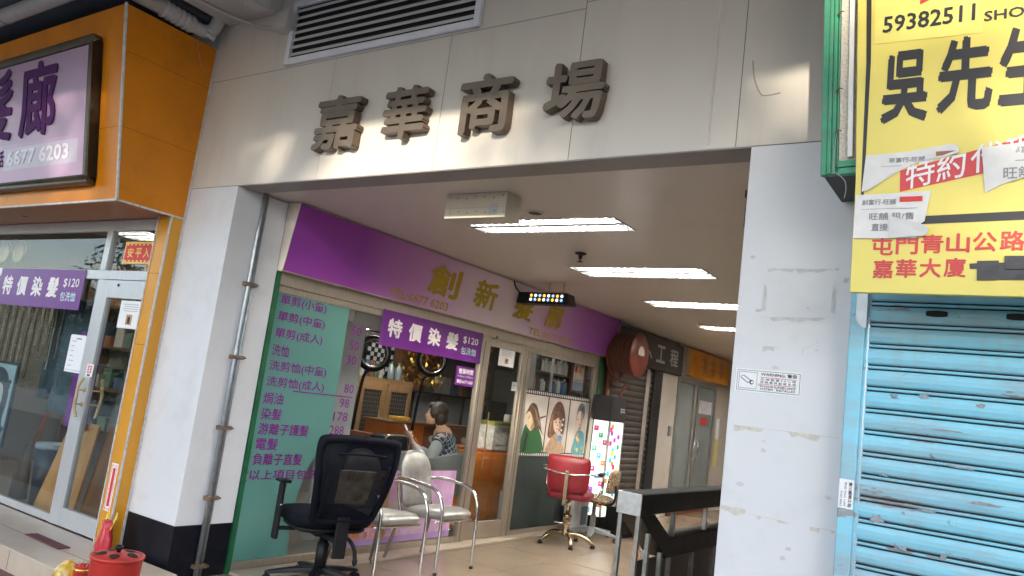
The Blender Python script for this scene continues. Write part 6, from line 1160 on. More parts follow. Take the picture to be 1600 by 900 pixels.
for sx in (-1, 1):
    build('arm', MB().tube(catmull([(0.33*sx, 0.12, 0.79), (0.33*sx, 0.18, 0.74), (0.32*sx, 0.17, 0.62), (0.26*sx, 0.12, 0.52)], 6), 0.012, 10), M_CHROME, rc, smooth=True, local=True)
    build('arm_pad', MB().box((0.30*sx-0.0, -0.06, 0.805), (0.36*sx, 0.15, 0.835)), M_BLKPL, rc, local=True, bevel=0.012, bseg=3)
build('pump_column', MB().lathe((0, 0, 0.09), [(0.045, 0), (0.05, 0.02), (0.042, 0.04), (0.042, 0.20), (0.048, 0.205), (0.048, 0.24), (0.026, 0.25), (0.026, 0.42), (0.06, 0.425), (0.06, 0.44)], n=20), M_GOLDC, rc, smooth=True, local=True)
build('foot_pedal', MB().tube([(-0.12, -0.12, 0.24), (0.06, -0.05, 0.235)], 0.010, 8), M_CHROME, rc, smooth=True, local=True)
for k in range(5):
    a = 2*PI*k/5+0.1; c, s_ = math.cos(a), math.sin(a)
    build('base_leg', MB().tube(catmull([(0.03*c, 0.03*s_, 0.12), (0.12*c, 0.12*s_, 0.125), (0.23*c, 0.23*s_, 0.095), (0.31*c, 0.31*s_, 0.035)], 6), 0.02, 10, radii=None), M_GOLDC, rc, smooth=True, local=True); build('foot_cap', MB().lathe((0.315*c, 0.315*s_, 0.0), [(0.026, 0), (0.028, 0.02), (0.02, 0.04)], n=12), M_BLKPL, rc, smooth=True, local=True)
place(rc, (-4.31, 7.98, 0.0), facing(-0.30, 0.95))

# leopard print stool with a back
lpm = bpy.data.materials.new('leopard_print'); lpm.use_nodes = True; t = lpm.node_tree; b = t.nodes['Principled BSDF']; b.inputs['Roughness'].default_value = 0.6
vo = t.nodes.new('ShaderNodeTexVoronoi'); vo.inputs['Scale'].default_value = 26; vo.feature = 'DISTANCE_TO_EDGE'; ge = t.nodes.new('ShaderNodeNewGeometry'); cr = t.nodes.new('ShaderNodeValToRGB')
cr.color_ramp.elements[0].position = 0.12; cr.color_ramp.elements[0].color = (0.38, 0.28, 0.17, 1); cr.color_ramp.elements[1].position = 0.2; cr.color_ramp.elements[1].color = (0.02, 0.014, 0.01, 1); q = cr.color_ramp.elements.new(0.42); q.color = (0.25, 0.15, 0.07, 1)
t.links.new(ge.outputs['Position'], vo.inputs['Vector']); t.links.new(vo.outputs['Distance'], cr.inputs[0]); t.links.new(cr.outputs[0], b.inputs['Base Color'])
lp = thing('stool', 'leopard print swivel stool with a small back beside the lit column', 'stool', (0, 0, 0))
s = pad(0.42, 0.40, 0.07, 0.02); s.xf(Matrix.Translation((0, 0, 0.47))); build('seat', s, lpm, lp, smooth=True, local=True)
s = pad(0.34, 0.28, 0.05, 0.012); s.xf(Matrix.Translation((0, -0.21, 0.70)) @ Matrix.Rotation(math.radians(-82), 4, 'X')); build('backrest', s, lpm, lp, smooth=True, local=True)
M_GREYPL = pbr('grey_plastic', (0.30, 0.32, 0.33), 0.45)
build('back_bar', MB().tube(catmull([(0, -0.05, 0.42), (0, -0.20, 0.43), (0, -0.25, 0.50), (0, -0.245, 0.66)], 6), 0.016, 8), M_BLKPL, lp, smooth=True, local=True)
build('gas_column', MB().lathe((0, 0, 0.10), [(0.034, 0), (0.034, 0.18), (0.024, 0.185), (0.024, 0.33)], n=16), M_GREYPL, lp, smooth=True, local=True)
for k in range(5):
    a = 2*PI*k/5+0.9; c, s_ = math.cos(a), math.sin(a); q = MB(); vs = []
    for f, hw, z0, z1 in ((0.02, 0.04, 0.085, 0.14), (0.17, 0.032, 0.075, 0.115), (0.33, 0.025, 0.062, 0.085)):
        for (u, z) in ((-hw, z0), (hw, z0), (hw*0.8, z1), (-hw*0.8, z1)): vs.append((c*f-s_*u, s_*f+c*u, z))
    q.add(vs, [(i*4+j, i*4+(j+1) % 4, (i+1)*4+(j+1) % 4, (i+1)*4+j) for i in range(2) for j in range(4)]+[(0, 1, 2, 3), (8, 9, 10, 11)])
    lg = build('base_leg', q, M_GREYPL, lp, local=True, bevel=0.006); build('caster', MB().cyl((c*0.31-s_*0.02, s_*0.31+c*0.02, 0.03), (c*0.31+s_*0.02, s_*0.31-c*0.02, 0.03), 0.03, 14).cyl((c*0.31, s_*0.31, 0.03), (c*0.31, s_*0.31, 0.066), 0.008, 8), pbr('caster_brown', (0.10, 0.07, 0.05), 0.5), lg, local=True, bevel=0.003)
place(lp, (-4.36, 8.72, 0.0), facing(-0.95, -0.1))
wcan = thing('white_canister', 'white plastic canister with dark labels on the floor behind the leopard stool', 'canister', (-4.55, 9.0, 0)); build('body', MB().box((-4.78, 8.72, 0.022), (-4.55, 8.96, 0.44)), pbr('white_canister', (0.52, 0.54, 0.54), 0.4), wcan, bevel=0.02, bseg=3); build('label', wallX(-4.5495, 8.76, 0.12, 8.92, 0.34).slab(0, 0.0008).mb, pbr('can_label', (0.10, 0.16, 0.20), 0.5), wcan)

# ================================================================== RAILING
rl = thing('stair_railing', 'black box section stair railing with a bare steel end plate', 'railing', (-2.29, 5.1, 0))
M_RAIL = pbr('black_rail_paint', (0.007, 0.0065, 0.006), 0.5, var=0.3, scale=8, dirt=(0.03, 0.025, 0.02), dirt_amt=0.4, spec=0.25)
M_BARS = pbr('worn_steel', (0.30, 0.30, 0.29), 0.38, 0.85, var=0.2, scale=15, dirt=(0.18, 0.13, 0.09), dirt_amt=0.5, dscale=12)
x0, x1 = -2.375, -2.20
build('top_rail', MB().prism([(x0, 5.114, 0.842), (x0, 5.114, 0.982), (x0, 9.25, 0.982), (x0, 9.25, 0.842)], (x1-x0, 0, 0)), M_RAIL, rl, bevel=0.003)
build('lower_rail', MB().prism([(x0+0.001, 5.115, 0.841), (x0+0.001, 5.37, 0.841), (x0+0.001, 5.72, 0.65), (x0+0.001, 9.25, 0.65), (x0+0.001, 9.25, 0.51), (x0+0.001, 5.66, 0.51)], (x1-x0-0.002, 0, 0)), M_RAIL, rl, bevel=0.003)
build('end_plate', MB().box((x0-0.003, 5.100, 0.838), (x1+0.003, 5.1135, 0.986)), pbr('galv_plate', (0.44, 0.46, 0.47), 0.35, 0.75, var=0.15, scale=20), rl, bevel=0.002)
build('rail_cap', MB().box((x0+0.004, 5.16, 0.9825), (x1-0.004, 9.24, 0.985)), pbr('cap_steel', (0.015, 0.015, 0.015), 0.8, 0.0, spec=0.12), rl)
build('rail_cap', MB().box((x0+0.004, 5.74, 0.6505), (x1-0.004, 9.24, 0.653)), pbr('cap_steel2', (0.04, 0.037, 0.033), 0.7, 0.0, spec=0.2), rl)
def bar(x, y, z0, z1): build('baluster', MB().box((x-0.016, y-0.016, z0), (x+0.016, y+0.016, z1)), M_BARS, rl, bevel=0.003)
def low_top(y): return 0.839 if y < 5.17 else (0.84-(y-5.115)/0.545*0.33 if y < 5.66 else 0.508)
for y in (5.135, 5.33, 5.58, 5.76, 6.25, 6.75, 7.3, 7.9, 8.5, 9.2): bar(x1-0.02, y, 0.0, low_top(y)-0.002)
for y in (5.135, 5.6, 6.25, 7.3, 8.5): bar(x0+0.02, y, 0.0, low_top(y)-0.002)
for y in (5.80, 6.52, 7.24, 7.96, 8.7): bar(x1-0.03, y, 0.654, 0.841)
build('infill_panel', MB().box((-2.292, 5.30, 0.02), (-2.284, 9.2, 0.505)), pbr('infill_brown', (0.035, 0.022, 0.018), 0.35), rl)

# ================================================================== RIGHT SHOP: shutter, yellow board, old light box
bsx = thing('roller_shutter', 'weathered sky blue roller shutter closed below the yellow board', 'shutter', (0.5, 3.25, 0))
bm_ = bpy.data.materials.new('blue_shutter_paint'); bm_.use_nodes = True; t = bm_.node_tree; b = t.nodes['Principled BSDF']; b.inputs['Roughness'].default_value = 0.42
def nz(sc, det, rough=0.6, stretch=None):
    g_ = t.nodes.new('ShaderNodeNewGeometry'); n_ = t.nodes.new('ShaderNodeTexNoise'); n_.inputs['Scale'].default_value = sc; n_.inputs['Detail'].default_value = det; n_.inputs['Roughness'].default_value = rough
    if stretch: mp_ = t.nodes.new('ShaderNodeMapping'); mp_.inputs['Scale'].default_value = stretch; t.links.new(g_.outputs['Position'], mp_.inputs[0]); t.links.new(mp_.outputs[0], n_.inputs['Vector'])
    else: t.links.new(g_.outputs['Position'], n_.inputs['Vector'])
    return n_
def rmp(src, p0, c0, p1, c1):
    r_ = t.nodes.new('ShaderNodeValToRGB'); r_.color_ramp.elements[0].position = p0; r_.color_ramp.elements[0].color = (*c0, 1); r_.color_ramp.elements[1].position = p1; r_.color_ramp.elements[1].color = (*c1, 1); t.links.new(src, r_.inputs[0]); return r_.outputs[0]
def mixc(f, a, b_):
    m_ = t.nodes.new('ShaderNodeMix'); m_.data_type = 'RGBA'; t.links.new(f, m_.inputs[0]); 
    for s_, k in ((a, 6), (b_, 7)):
        if hasattr(s_, 'links'): t.links.new(s_, m_.inputs[k])
        else: m_.inputs[k].default_value = (*s_, 1)
    return m_.outputs[2]
base = rmp(nz(2.2, 5).outputs['Fac'], 0.3, (0.20, 0.52, 0.65), 0.7, (0.27, 0.62, 0.75))
grime = rmp(nz(3.2, 8, 0.7, (0.6, 1, 3.0)).outputs['Fac'], 0.44, (0, 0, 0), 0.68, (0.85, 0.85, 0.85))
c1 = mixc(grime, base, (0.30, 0.36, 0.39))
peel = rmp(nz(4.2, 10, 0.62, (0.7, 1, 3.2)).outputs['Fac'], 0.625, (0, 0, 0), 0.632, (1, 1, 1))
drip = rmp(nz(7.0, 6, 0.6, (3.0, 1, 0.35)).outputs['Fac'], 0.55, (0, 0, 0), 0.75, (0.45, 0.45, 0.45)); c1 = mixc(drip, c1, (0.33, 0.42, 0.44))
c2 = mixc(peel, c1, (0.27, 0.28, 0.29))
rust = rmp(nz(9.0, 8, 0.7).outputs['Fac'], 0.635, (0, 0, 0), 0.68, (0.8, 0.8, 0.8)); c3 = mixc(rust, c2, (0.16, 0.12, 0.10))
t.links.new(c3, b.inputs['Base Color'])
bp_ = t.nodes.new('ShaderNodeBump'); bp_.inputs['Strength'].default_value = 0.35; bp_.inputs['Distance'].default_value = 0.004; t.links.new(peel, bp_.inputs['Height']); t.links.new(bp_.outputs[0], b.inputs['Normal'])
pitch = 0.0828; prof = []
for k in range(27):
    z = 2.152-pitch*(k+1)
    for a, y in ((0.0, 0.0), (0.03, -0.005), (0.10, -0.010), (0.30, -0.0155), (0.50, -0.0165), (0.66, -0.013), (0.735, -0.008), (0.75, 0.010), (0.785, 0.010), (0.80, -0.007), (0.83, -0.011), (0.89, -0.0125), (0.93, -0.010), (0.945, 0.010), (0.985, 0.010)):
        prof.append((3.262+y, z+a*pitch))
prof.sort(key=lambda p: 0) 
prof = [p for k in range(26, -1, -1) for p in prof[k*15:(k+1)*15]]
q = MB(); m_ = len(prof); xs = [-0.528+i*(2.0/48) for i in range(49)]
vs = [(x, y+0.0045*noise.noise(Vector((x*2.6, 0, z*6)))+0.002*noise.noise(Vector((x*9, 3, z*14))), z+0.0022*noise.noise(Vector((x*2.3, 7, z*4)))) for x in xs for y, z in prof]
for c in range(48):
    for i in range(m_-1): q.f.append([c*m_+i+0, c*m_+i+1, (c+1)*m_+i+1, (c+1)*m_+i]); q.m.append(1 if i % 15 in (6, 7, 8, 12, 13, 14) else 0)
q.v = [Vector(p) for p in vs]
build('slats', q, [bm_, pbr('slat_groove_shade', (0.035, 0.045, 0.055), 0.6, var=0.3, scale=30)], bsx)  # groove faces coloured dark to put in the shade between slats
sl_ = MB()
for z in (2.152-pitch*0.55, 2.152-pitch*1.52, 2.152-pitch*2.52+0.9):
    if z > 2.2: continue
    for x in (-0.30, -0.045, 0.21, 0.47):
        sl_.prism([(x+0.036*max(-1, min(1, 1.5*math.cos(a)))*1.0, 3.2425, z+0.012*math.sin(a)) for a in [2*PI*i/20 for i in range(20)]], (0, 0.003, 0))
build('vent_slot', sl_, M_DARK, bsx)
fr = MB(); fr.box((-0.598, 3.225, -0.04), (-0.540, 3.29, 2.16)); build('guide_rail', fr, bm_, bsx, bevel=0.006); build('guide_lip', MB().box((-0.5395, 3.24, -0.04), (-0.532, 3.246, 2.16)), bm_, bsx)
g_ = MB(); g_.prism([(-0.575, 3.2235, 2.13), (-0.537, 3.2235, 2.13), (-0.537, 3.2235, 1.955), (-0.555, 3.2235, 1.962), (-0.573, 3.2235, 1.985)], (0, 0.0025, 0)); g_.box((-0.576, 3.2215, 1.98), (-0.572, 3.2245, 2.10)); build('guide_patch', g_, M_GALV, bsx)
pe = MB(); rp2 = random.Random(17)
for (cx0, cz0, w_, h_, kind) in ((-0.43, 1.705, 0.03, 0.016, 1), (-0.33, 1.715, 0.028, 0.018, 0), (-0.46, 1.245, 0.045, 0.030, 0), (-0.36, 1.315, 0.075, 0.008, 0), (-0.30, 1.305, 0.06, 0.012, 0), (-0.38, 1.16, 0.05, 0.02, 1), (-0.24, 1.16, 0.022, 0.03, 0), (-0.15, 1.70, 0.03, 0.02, 0), (-0.20, 1.475, 0.10, 0.010, 0), (-0.12, 1.36, 0.10, 0.012, 0), (-0.45, 1.41, 0.03, 0.014, 1), (-0.25, 1.60, 0.10, 0.006, 0)):
    yb = 3.2452; pts_ = []
    for i in range(14): a = 2*PI*i/14; rr_ = rp2.uniform(0.45, 1.1); pts_.append((cx0+w_*0.6*rr_*math.cos(a), yb, cz0+h_*0.6*rr_*math.sin(a)))
    pe.add(pts_, [list(range(14))], 0)
    if kind: pe.add([(cx0-w_*0.4, yb-0.0015, cz0+h_*0.8), (cx0+w_*0.1, yb-0.014, cz0-h_*0.2), (cx0+w_*0.8, yb-0.002, cz0-h_*0.5), (cx0+w_*0.2, yb-0.001, cz0-h_*0.1)], [(0, 1, 2, 3)], 1)
    build('peeled_paint', pe, [pbr('bare_zinc', (0.27, 0.28, 0.295), 0.5, 0.3, var=0.25, scale=50), bm_], bsx); pe = MB()
# trade sticker on the guide rail (text runs downwards)
St = Sheet((-0.542, 3.2235, 1.372), (0, 0, -0.107), (-0.05*-1.0, 0.0, 0.0)); St = Sheet((-0.596, 3.2235, 1.374), (0.0, 0, -0.108), (0.052, 0, 0)); St.slab(0, 0.0005)
St.text('寶川鐵閘工程', 0.08, 0.66, 0.94, 0.90, 1, 0.001, bold=0.012); St.text('電話 9062 1688', 0.10, 0.38, 0.92, 0.52, 1, 0.001); St.text('9163 8062', 0.42, 0.12, 0.94, 0.26, 1, 0.001)
solo('trade_sticker', 'white trade sticker with sideways black print on the blue guide rail', 'sticker', St.mb, [M_PAPER, M_INKK], (-0.57, 3.223, 1.27))

# yellow letting board
YB = 2.93; KB = YB/3.05
def yb(x, z): return (x*KB, 1.5+(z-1.5)*KB)
M_YEL = pbr('yellow_vinyl', (0.76, 0.63, 0.14), 0.35, var=0.05, scale=2.0, bump=0.05, bscale=5)
yd = thing('letting_board', 'big yellow shop letting board with black and red characters', 'sign', (0.2, YB, 2.05))
c = [yb(-0.572, 2.064), yb(-0.578, 2.503), yb(-0.617, 3.30), yb(-0.63, 3.62)]
build('board', MB().prism([(c[0][0], YB, c[0][1]), (1.5, YB, c[0][1]), (1.5, YB, c[3][1]), (c[3][0], YB, c[3][1]), (c[2][0], YB, c[2][1]), (c[1][0], YB, c[1][1])], (0, 0.024, 0)), M_YEL, yd, bevel=0.003)
B = wallY(YB-0.0005, 0, 0, 1, 1)
def bt(txt, x0, z0, x1, z1, mi, bold, d=0.0012, slant=0): a, b_ = yb(x0, z0), yb(x1, z1); B.text(txt, a[0], a[1], b_[0], b_[1], mi, d, bold=bold, slant=slant)
def bp4(pts, mi, d): B.poly([yb(*p) for p in pts], mi, d)
bp4([(-0.600, 3.6), (-0.580, 3.6), (-0.5505, 2.98), (-0.545, 2.45), (-0.5555, 2.45), (-0.567, 2.98)], 0, 0.0008); bp4([(-0.5545, 2.45), (-0.545, 2.45), (-0.545, 2.440), (-0.5545, 2.440)], 0, 0.0009)
bp4([(-0.45, 2.348), (0.6, 2.382), (0.6, 2.349), (-0.45, 2.318)], 0, 0.0008)
bt('吳', -0.505, 2.715, -0.345, 3.005, 0, 0.03); bt('先', -0.318, 2.735, -0.142, 3.030, 0, 0.03); bt('生', -0.125, 2.745, 0.05, 3.045, 0, 0.03)
bp4([(-0.425, 2.528), (0.4, 2.74), (0.4, 2.62), (-0.422, 2.446)], 1, 0.0008)
def slanted(txt, x0, z0, x1, z1, dz, mi, bold):
    a, b_, e_ = yb(x0, z0), yb(x1, z0+dz), yb(x0, z1); S_ = Sheet((a[0], YB-0.0005, a[1]), (b_[0]-a[0], 0, b_[1]-a[1]), (e_[0]-a[0]+0.0, 0, e_[1]-a[1]), B.mb); S_.text(txt, 0, 0, 1, 1, mi, 0.0014, bold=bold)
slanted('特約', -0.405, 2.452, -0.215, 2.560, 0.042, 2, 0.006); slanted('代理', -0.20, 2.50, 0.0, 2.605, 0.04, 2, 0.006)
for i, ch_ in enumerate('屯門青山公路'): x = -0.505+0.0805*i; bt(ch_, x, 2.205+0.0035*i, x+0.0725, 2.275+0.0035*i, 1, 0.022)
for i, ch_ in enumerate('嘉華大廈'): x = -0.497+0.0765*i; bt(ch_, x, 2.118+0.003*i, x+0.068, 2.188+0.003*i, 1, 0.022)
bt('SHOP', -0.178, 3.078, -0.02, 3.118, 0, 0.02)
build('lettering', B.mb, [pbr('board_black', (0.022, 0.02, 0.022), 0.4), pbr('board_red', (0.62, 0.045, 0.045), 0.4), pbr('board_white', (0.80, 0.79, 0.78), 0.45)], yd)
a = yb(-0.545, 3.062); b_ = yb(-0.18, 3.4); S = wallY(YB-0.0022, a[0], a[1], b_[0], b_[1])
a2 = yb(-0.542, 3.048); S.mb.prism([(a2[0], YB-0.0022, a2[1]-0.0), (yb(-0.181, 3.036)[0], YB-0.0022, yb(-0.181, 3.036)[1]), (yb(-0.215, 3.5)[0], YB-0.0022, yb(-0.215, 3.5)[1]), (yb(-0.56, 3.5)[0], YB-0.0022, yb(-0.56, 3.5)[1])], (0, 0.0006, 0), 0)
S3 = wallY(YB-0.0026, 0, 0, 1, 1, S.mb); q0, q1 = yb(-0.515, 3.088), yb(-0.206, 3.165); S3.text('59382511', q0[0], q0[1], q1[0], q1[1]-0.008, 1, 0.001, bold=0.02); q0, q1 = yb(-0.39, 3.185), yb(-0.30, 3.24); S3.poly([(q0[0], q0[1]), (q0[0]+0.03, q0[1]+0.012), (q1[0], q0[1]+0.01), (q1[0]+0.03, q1[1]), (q0[0], q1[1])], 2, 0.001)
solo('phone_slip', 'paler yellow slip with a phone number pasted at the top of the yellow board', 'notice', S.mb, [pbr('pale_yellow', (0.80, 0.70, 0.17), 0.4), M_INKK, M_RED], (-0.35, YB, 2.98))
def torn(name, label, pts, lines, mats_extra=None, curl=0.0, off=0.003):
    P_ = [yb(*p) for p in pts]; cxm = sum(p[0] for p in P_)/len(P_); m2 = MB(); n_ = len(P_)
    vs = [(p[0], YB-off-(curl*(0.4+0.6*((i*37) % 10)/10) if i % 2 else 0), p[1]) for i, p in enumerate(P_)]+[(cxm, YB-off, sum(p[1] for p in P_)/n_)]
    m2.add(vs, [(i, (i+1) % n_, n_) for i in range(n_)], 0)
    S_ = wallY(YB-off-0.0012, 0, 0, 1, 1, m2)
    for ln in lines:
        if ln[0] == 't': a, b_ = yb(ln[2], ln[3]), yb(ln[4], ln[5]); S_.text(ln[1], a[0], a[1], b_[0], b_[1], ln[6], 0.0012, bold=0.01)
        else: a, b_ = yb(ln[1], ln[2]), yb(ln[3], ln[4]); S_.rect(a[0], a[1], b_[0], b_[1], ln[5], 0.001)
    solo(name, label, 'paper', m2, [pbr('torn_paper', (0.70, 0.68, 0.65), 0.7, var=0.05, scale=30), M_GREYINK, M_RED, M_WOOD, pbr('label_brown', (0.30, 0.12, 0.07), 0.5)], (cxm, YB, P_[0][1]))
torn('torn_notice', 'torn white agency notice across the left end of the red band', [(-0.553, 2.452), (-0.545, 2.592), (-0.40, 2.600), (-0.26, 2.618), (-0.238, 2.606), (-0.236, 2.585), (-0.262, 2.573), (-0.34, 2.567), (-0.41, 2.535), (-0.46, 2.51), (-0.50, 2.483), (-0.53, 2.455)],
     [('t', '華富行-旺舖', -0.465, 2.558, -0.345, 2.578, 1), ('r', -0.49, 2.545, -0.42, 2.547, 1), ('r', -0.31, 2.575, -0.245, 2.592, 4)], curl=0.006)
torn('torn_notice', 'torn white agency notice hanging at the right edge of the red band', [(-0.152, 2.43), (-0.168, 2.595), (0.05, 2.615), (0.3, 2.63), (0.3, 2.52), (0.10, 2.51), (-0.02, 2.49), (-0.06, 2.47), (-0.10, 2.46), (-0.13, 2.445)], [('t', '華富行-旺舖', -0.075, 2.568, 0.045, 2.592, 1), ('r', -0.09, 2.54, 0.1, 2.543, 1), ('t', '旺舖 租/售', -0.10, 2.475, 0.1, 2.52, 1)], curl=0.007)
torn('torn_notice', 'peeling white letting notice with a folded corner over the red address', [(-0.572, 2.270), (-0.572, 2.437), (-0.44, 2.440), (-0.318, 2.444), (-0.325, 2.40), (-0.335, 2.33), (-0.352, 2.318), (-0.322, 2.31), (-0.325, 2.28), (-0.36, 2.268), (-0.46, 2.268)],
     [('t', '創富行-旺舖', -0.548, 2.396, -0.432, 2.418, 1), ('r', -0.42, 2.405, -0.345, 2.425, 2), ('r', -0.55, 2.380, -0.36, 2.3815, 1), ('t', '旺舖 租/售', -0.52, 2.338, -0.37, 2.366, 1), ('t', '直接', -0.51, 2.296, -0.455, 2.325, 1)], curl=0.003, off=0.0065)
fl = MB(); P_ = [yb(-0.455, 2.355), yb(-0.345, 2.318), yb(-0.318, 2.30), yb(-0.33, 2.275), yb(-0.45, 2.268)]; fl.add([(P_[0][0], YB-0.010, P_[0][1]), (P_[1][0], YB-0.022, P_[1][1]), (P_[2][0], YB-0.024, P_[2][1]), (P_[3][0], YB-0.018, P_[3][1]), (P_[4][0], YB-0.010, P_[4][1])], [(0, 1, 2), (0, 2, 3), (0, 3, 4)])
solo('paper_flap', 'folded down paper flap on the peeling notice over the red address', 'paper', fl, pbr('flap_paper', (0.62, 0.61, 0.59), 0.7), (-0.38, YB, 2.3))
bt_ = MB()
def tape(x0, z0, x1, z1, d, j=0.002):
    a, b_ = yb(x0, z0), yb(x1, z1); bt_.prism([(a[0], YB-d, a[1]+j), (b_[0], YB-d, a[1]+j*2), (b_[0]+j, YB-d, b_[1]), (a[0]-j, YB-d, b_[1]-j)], (0, 0.0015, 0))
tape(-0.165, 2.118, 0.4, 2.182, 0.004); tape(-0.165, 2.115, -0.105, 2.187, 0.0065); tape(-0.085, 2.154, 0.4, 2.205, 0.0085); tape(-0.188, 2.155, -0.164, 2.178, 0.003); tape(-0.022, 2.11, 0.3, 2.172, 0.0105)
solo('black_tape', 'strips of black tape covering the end of the red address', 'tape', bt_, pbr('black_tape', (0.035, 0.034, 0.038), 0.3, var=0.2, scale=20, bump=0.3, bscale=25), (-0.05, YB, 2.1), bevel=0.0008, bseg=1)
# old green framed light box behind the board
gl = thing('green_lightbox', 'old green framed light box with a speckled cream face behind the yellow board', 'light box', (-0.69, 2.97, 2.5))
gl.rotation_euler.y = -0.046
M_GRN = pbr('green_frame_paint', (0.045, 0.27, 0.15), 0.45, var=0.18, scale=14, dirt=(0.16, 0.26, 0.18), dirt_amt=0.5, dscale=16)
build('casing', MB().box((-0.682, 3.002, 2.502), (1.5, 3.345, 4.25)), pbr('casing_dark', (0.05, 0.055, 0.05), 0.6, dirt=(0.12, 0.08, 0.05), dirt_amt=0.4), gl)
q = MB()
for (a, b_, y) in ((-0.690, -0.666, 2.972), (-0.6655, -0.651, 2.964), (-0.6505, -0.636, 2.970), (-0.6355, -0.628, 2.980)): q.box((a, y, 2.50), (b_, 3.0015, 4.25))
for (a, b_, y) in ((2.497, 2.522, 2.971), (2.5225, 2.535, 2.963), (2.5355, 2.55, 2.969)): q.box((-0.6275, y, a), (1.5, 3.0010, b_))
build('frame', q, M_GRN, gl, bevel=0.0025)
build('face', MB().box((-0.6265, 2.985, 2.551), (1.5, 3.0, 4.25)), pbr('speckled_cream', (0.60, 0.53, 0.44), 0.6, var=0.22, scale=160, dirt=(0.25, 0.20, 0.15), dirt_amt=0.8, dscale=130), gl)
build('white_edge', MB().box((-0.592, 2.962, 2.56), (-0.575, 2.9845, 4.25)), pbr('pvc_white', (0.72, 0.71, 0.70), 0.4), gl)
q = MB()
for z in (2.66, 2.83, 3.15, 3.5): q.ball((-0.632, 2.963, z), 0.006, 8, 6); q.tube(catmull([(-0.632, 2.962, z), (-0.622, 2.952, z+0.006), (-0.612, 2.955, z+0.002)], 4), 0.002, 5)
build('rusty_hook', q, pbr('rust', (0.14, 0.06, 0.03), 0.8), gl, smooth=True)
build('wire', MB().tube(catmull([(-0.632, 2.957, 2.66), (-0.636, 2.956, 2.58), (-0.640, 2.955, 2.51), (-0.62, 2.957, 2.49), (-0.600, 2.965, 2.465), (-0.597, 2.97, 2.43), (-0.603, 2.97, 2.40)], 6), 0.0016, 5), pbr('wire_grey', (0.35, 0.33, 0.30), 0.5), gl, smooth=True)
# ================================================================== THE SEATED WOMAN INSIDE
def limb(mb, pts, radii, n=14): mb.tube(catmull(pts, 5), 0.05, n, radii=[r for r in interp(radii, 5)]); mb.ball(pts[0], radii[0], 12, 8); mb.ball(pts[-1], radii[-1], 12, 8)
def interp(R, n):
    out = []
    for i in range(len(R)-1):
        for s in range(n): out.append(R[i]+(R[i+1]-R[i])*s/n)
    return out+[R[-1]]
def remesh(o, vox, smooth_it=3):
    r = o.modifiers.new('remesh', 'REMESH'); r.mode = 'VOXEL'; r.voxel_size = vox; r.use_smooth_shade = True
    s = o.modifiers.new('smooth', 'SMOOTH'); s.factor = 0.5; s.iterations = smooth_it
    return o
# local frame: +Y is where she faces, +X her right side, seat at z 0.46
pw = thing('person', 'seated woman in a blue checked top over pale sleeves, looking down at a phone', 'person', (0, 0, 0))
M_SKIN = pbr('skin', (0.50, 0.29, 0.19), 0.5, var=0.05); M_HAIR = pbr('brown_hair', (0.022, 0.011, 0.006), 0.6, var=0.4, scale=60, stretch=(1, 1, 0.3), bump=0.3, bscale=120)
b = MB()
limb(b, [(0, 0.0, 0.52), (0, -0.02, 0.68), (0, -0.01, 0.84), (0, 0.01, 0.98)], [0.15, 0.135, 0.14, 0.10])
b.ball((0, 0.0, 0.93), (0.185, 0.095, 0.085)); b.ball((0, 0.01, 0.55), (0.18, 0.14, 0.10))
limb(b, [(0, 0.02, 0.98), (0, 0.035, 1.05), (0, 0.055, 1.10)], [0.058, 0.050, 0.050])
hc = Vector((0, 0.105, 1.185))
b.ball(hc+Vector((0, -0.01, 0.02)), (0.074, 0.092, 0.095), 20, 14); b.ball(hc+Vector((0, 0.035, -0.045)), (0.056, 0.062, 0.070), 18, 12); b.ball(hc+Vector((0, 0.072, -0.095)), (0.024, 0.02, 0.018)); b.ball(hc+Vector((0, 0.097, -0.03)), (0.013, 0.018, 0.016)); b.ball(hc+Vector((0, 0.088, -0.008)), (0.010, 0.014, 0.025)); b.ball(hc+Vector((0, 0.086, -0.066)), (0.022, 0.014, 0.009))
for sx in (-1, 1): b.ball(hc+Vector((0.076*sx, 0.0, -0.018)), (0.012, 0.020, 0.032)); b.ball(hc+Vector((0.03*sx, 0.078, 0.012)), (0.014, 0.01, 0.009))
HND = {-1: Vector((-0.05, 0.35, 0.945)), 1: Vector((0.075, 0.33, 0.90))}
for sx in (-1, 1):
    h = HND[sx]; sh = (0.175*sx, 0.0, 0.945); el = (0.245*sx, 0.10, 0.70); wr_ = (h.x+0.03*sx, h.y-0.055, h.z-0.085)
    limb(b, [sh, (0.225*sx, 0.04, 0.82), el], [0.055, 0.048, 0.042]); limb(b, [el, ((el[0]+wr_[0])/2, (el[1]+wr_[1])/2, (el[2]+wr_[2])/2), wr_], [0.042, 0.037, 0.025])
    limb(b, [wr_, (h.x+0.015*sx, h.y-0.02, h.z-0.03), tuple(h)], [0.025, 0.032, 0.028])
    for k in range(4):
        f0 = h+Vector((0.008*sx, 0.004+0.006*k, 0.024-0.018*k)); l_ = (0.9, 1.0, 0.93, 0.75)[k]
        limb(b, [tuple(h+Vector((0, 0, -0.005*k))), tuple(f0+Vector((-0.012*sx, 0.03*l_, 0.006))), tuple(f0+Vector((-0.040*sx, 0.034*l_, 0.004))), tuple(f0+Vector((-0.052*sx, 0.018, 0.0)))], [0.011, 0.0095, 0.009, 0.008], 8)
    limb(b, [tuple(h+Vector((-0.0*sx, -0.02, -0.015))), tuple(h+Vector((-0.028*sx, -0.022, 0.008))), tuple(h+Vector((-0.045*sx, -0.012, 0.03)))], [0.013, 0.011, 0.009], 8)
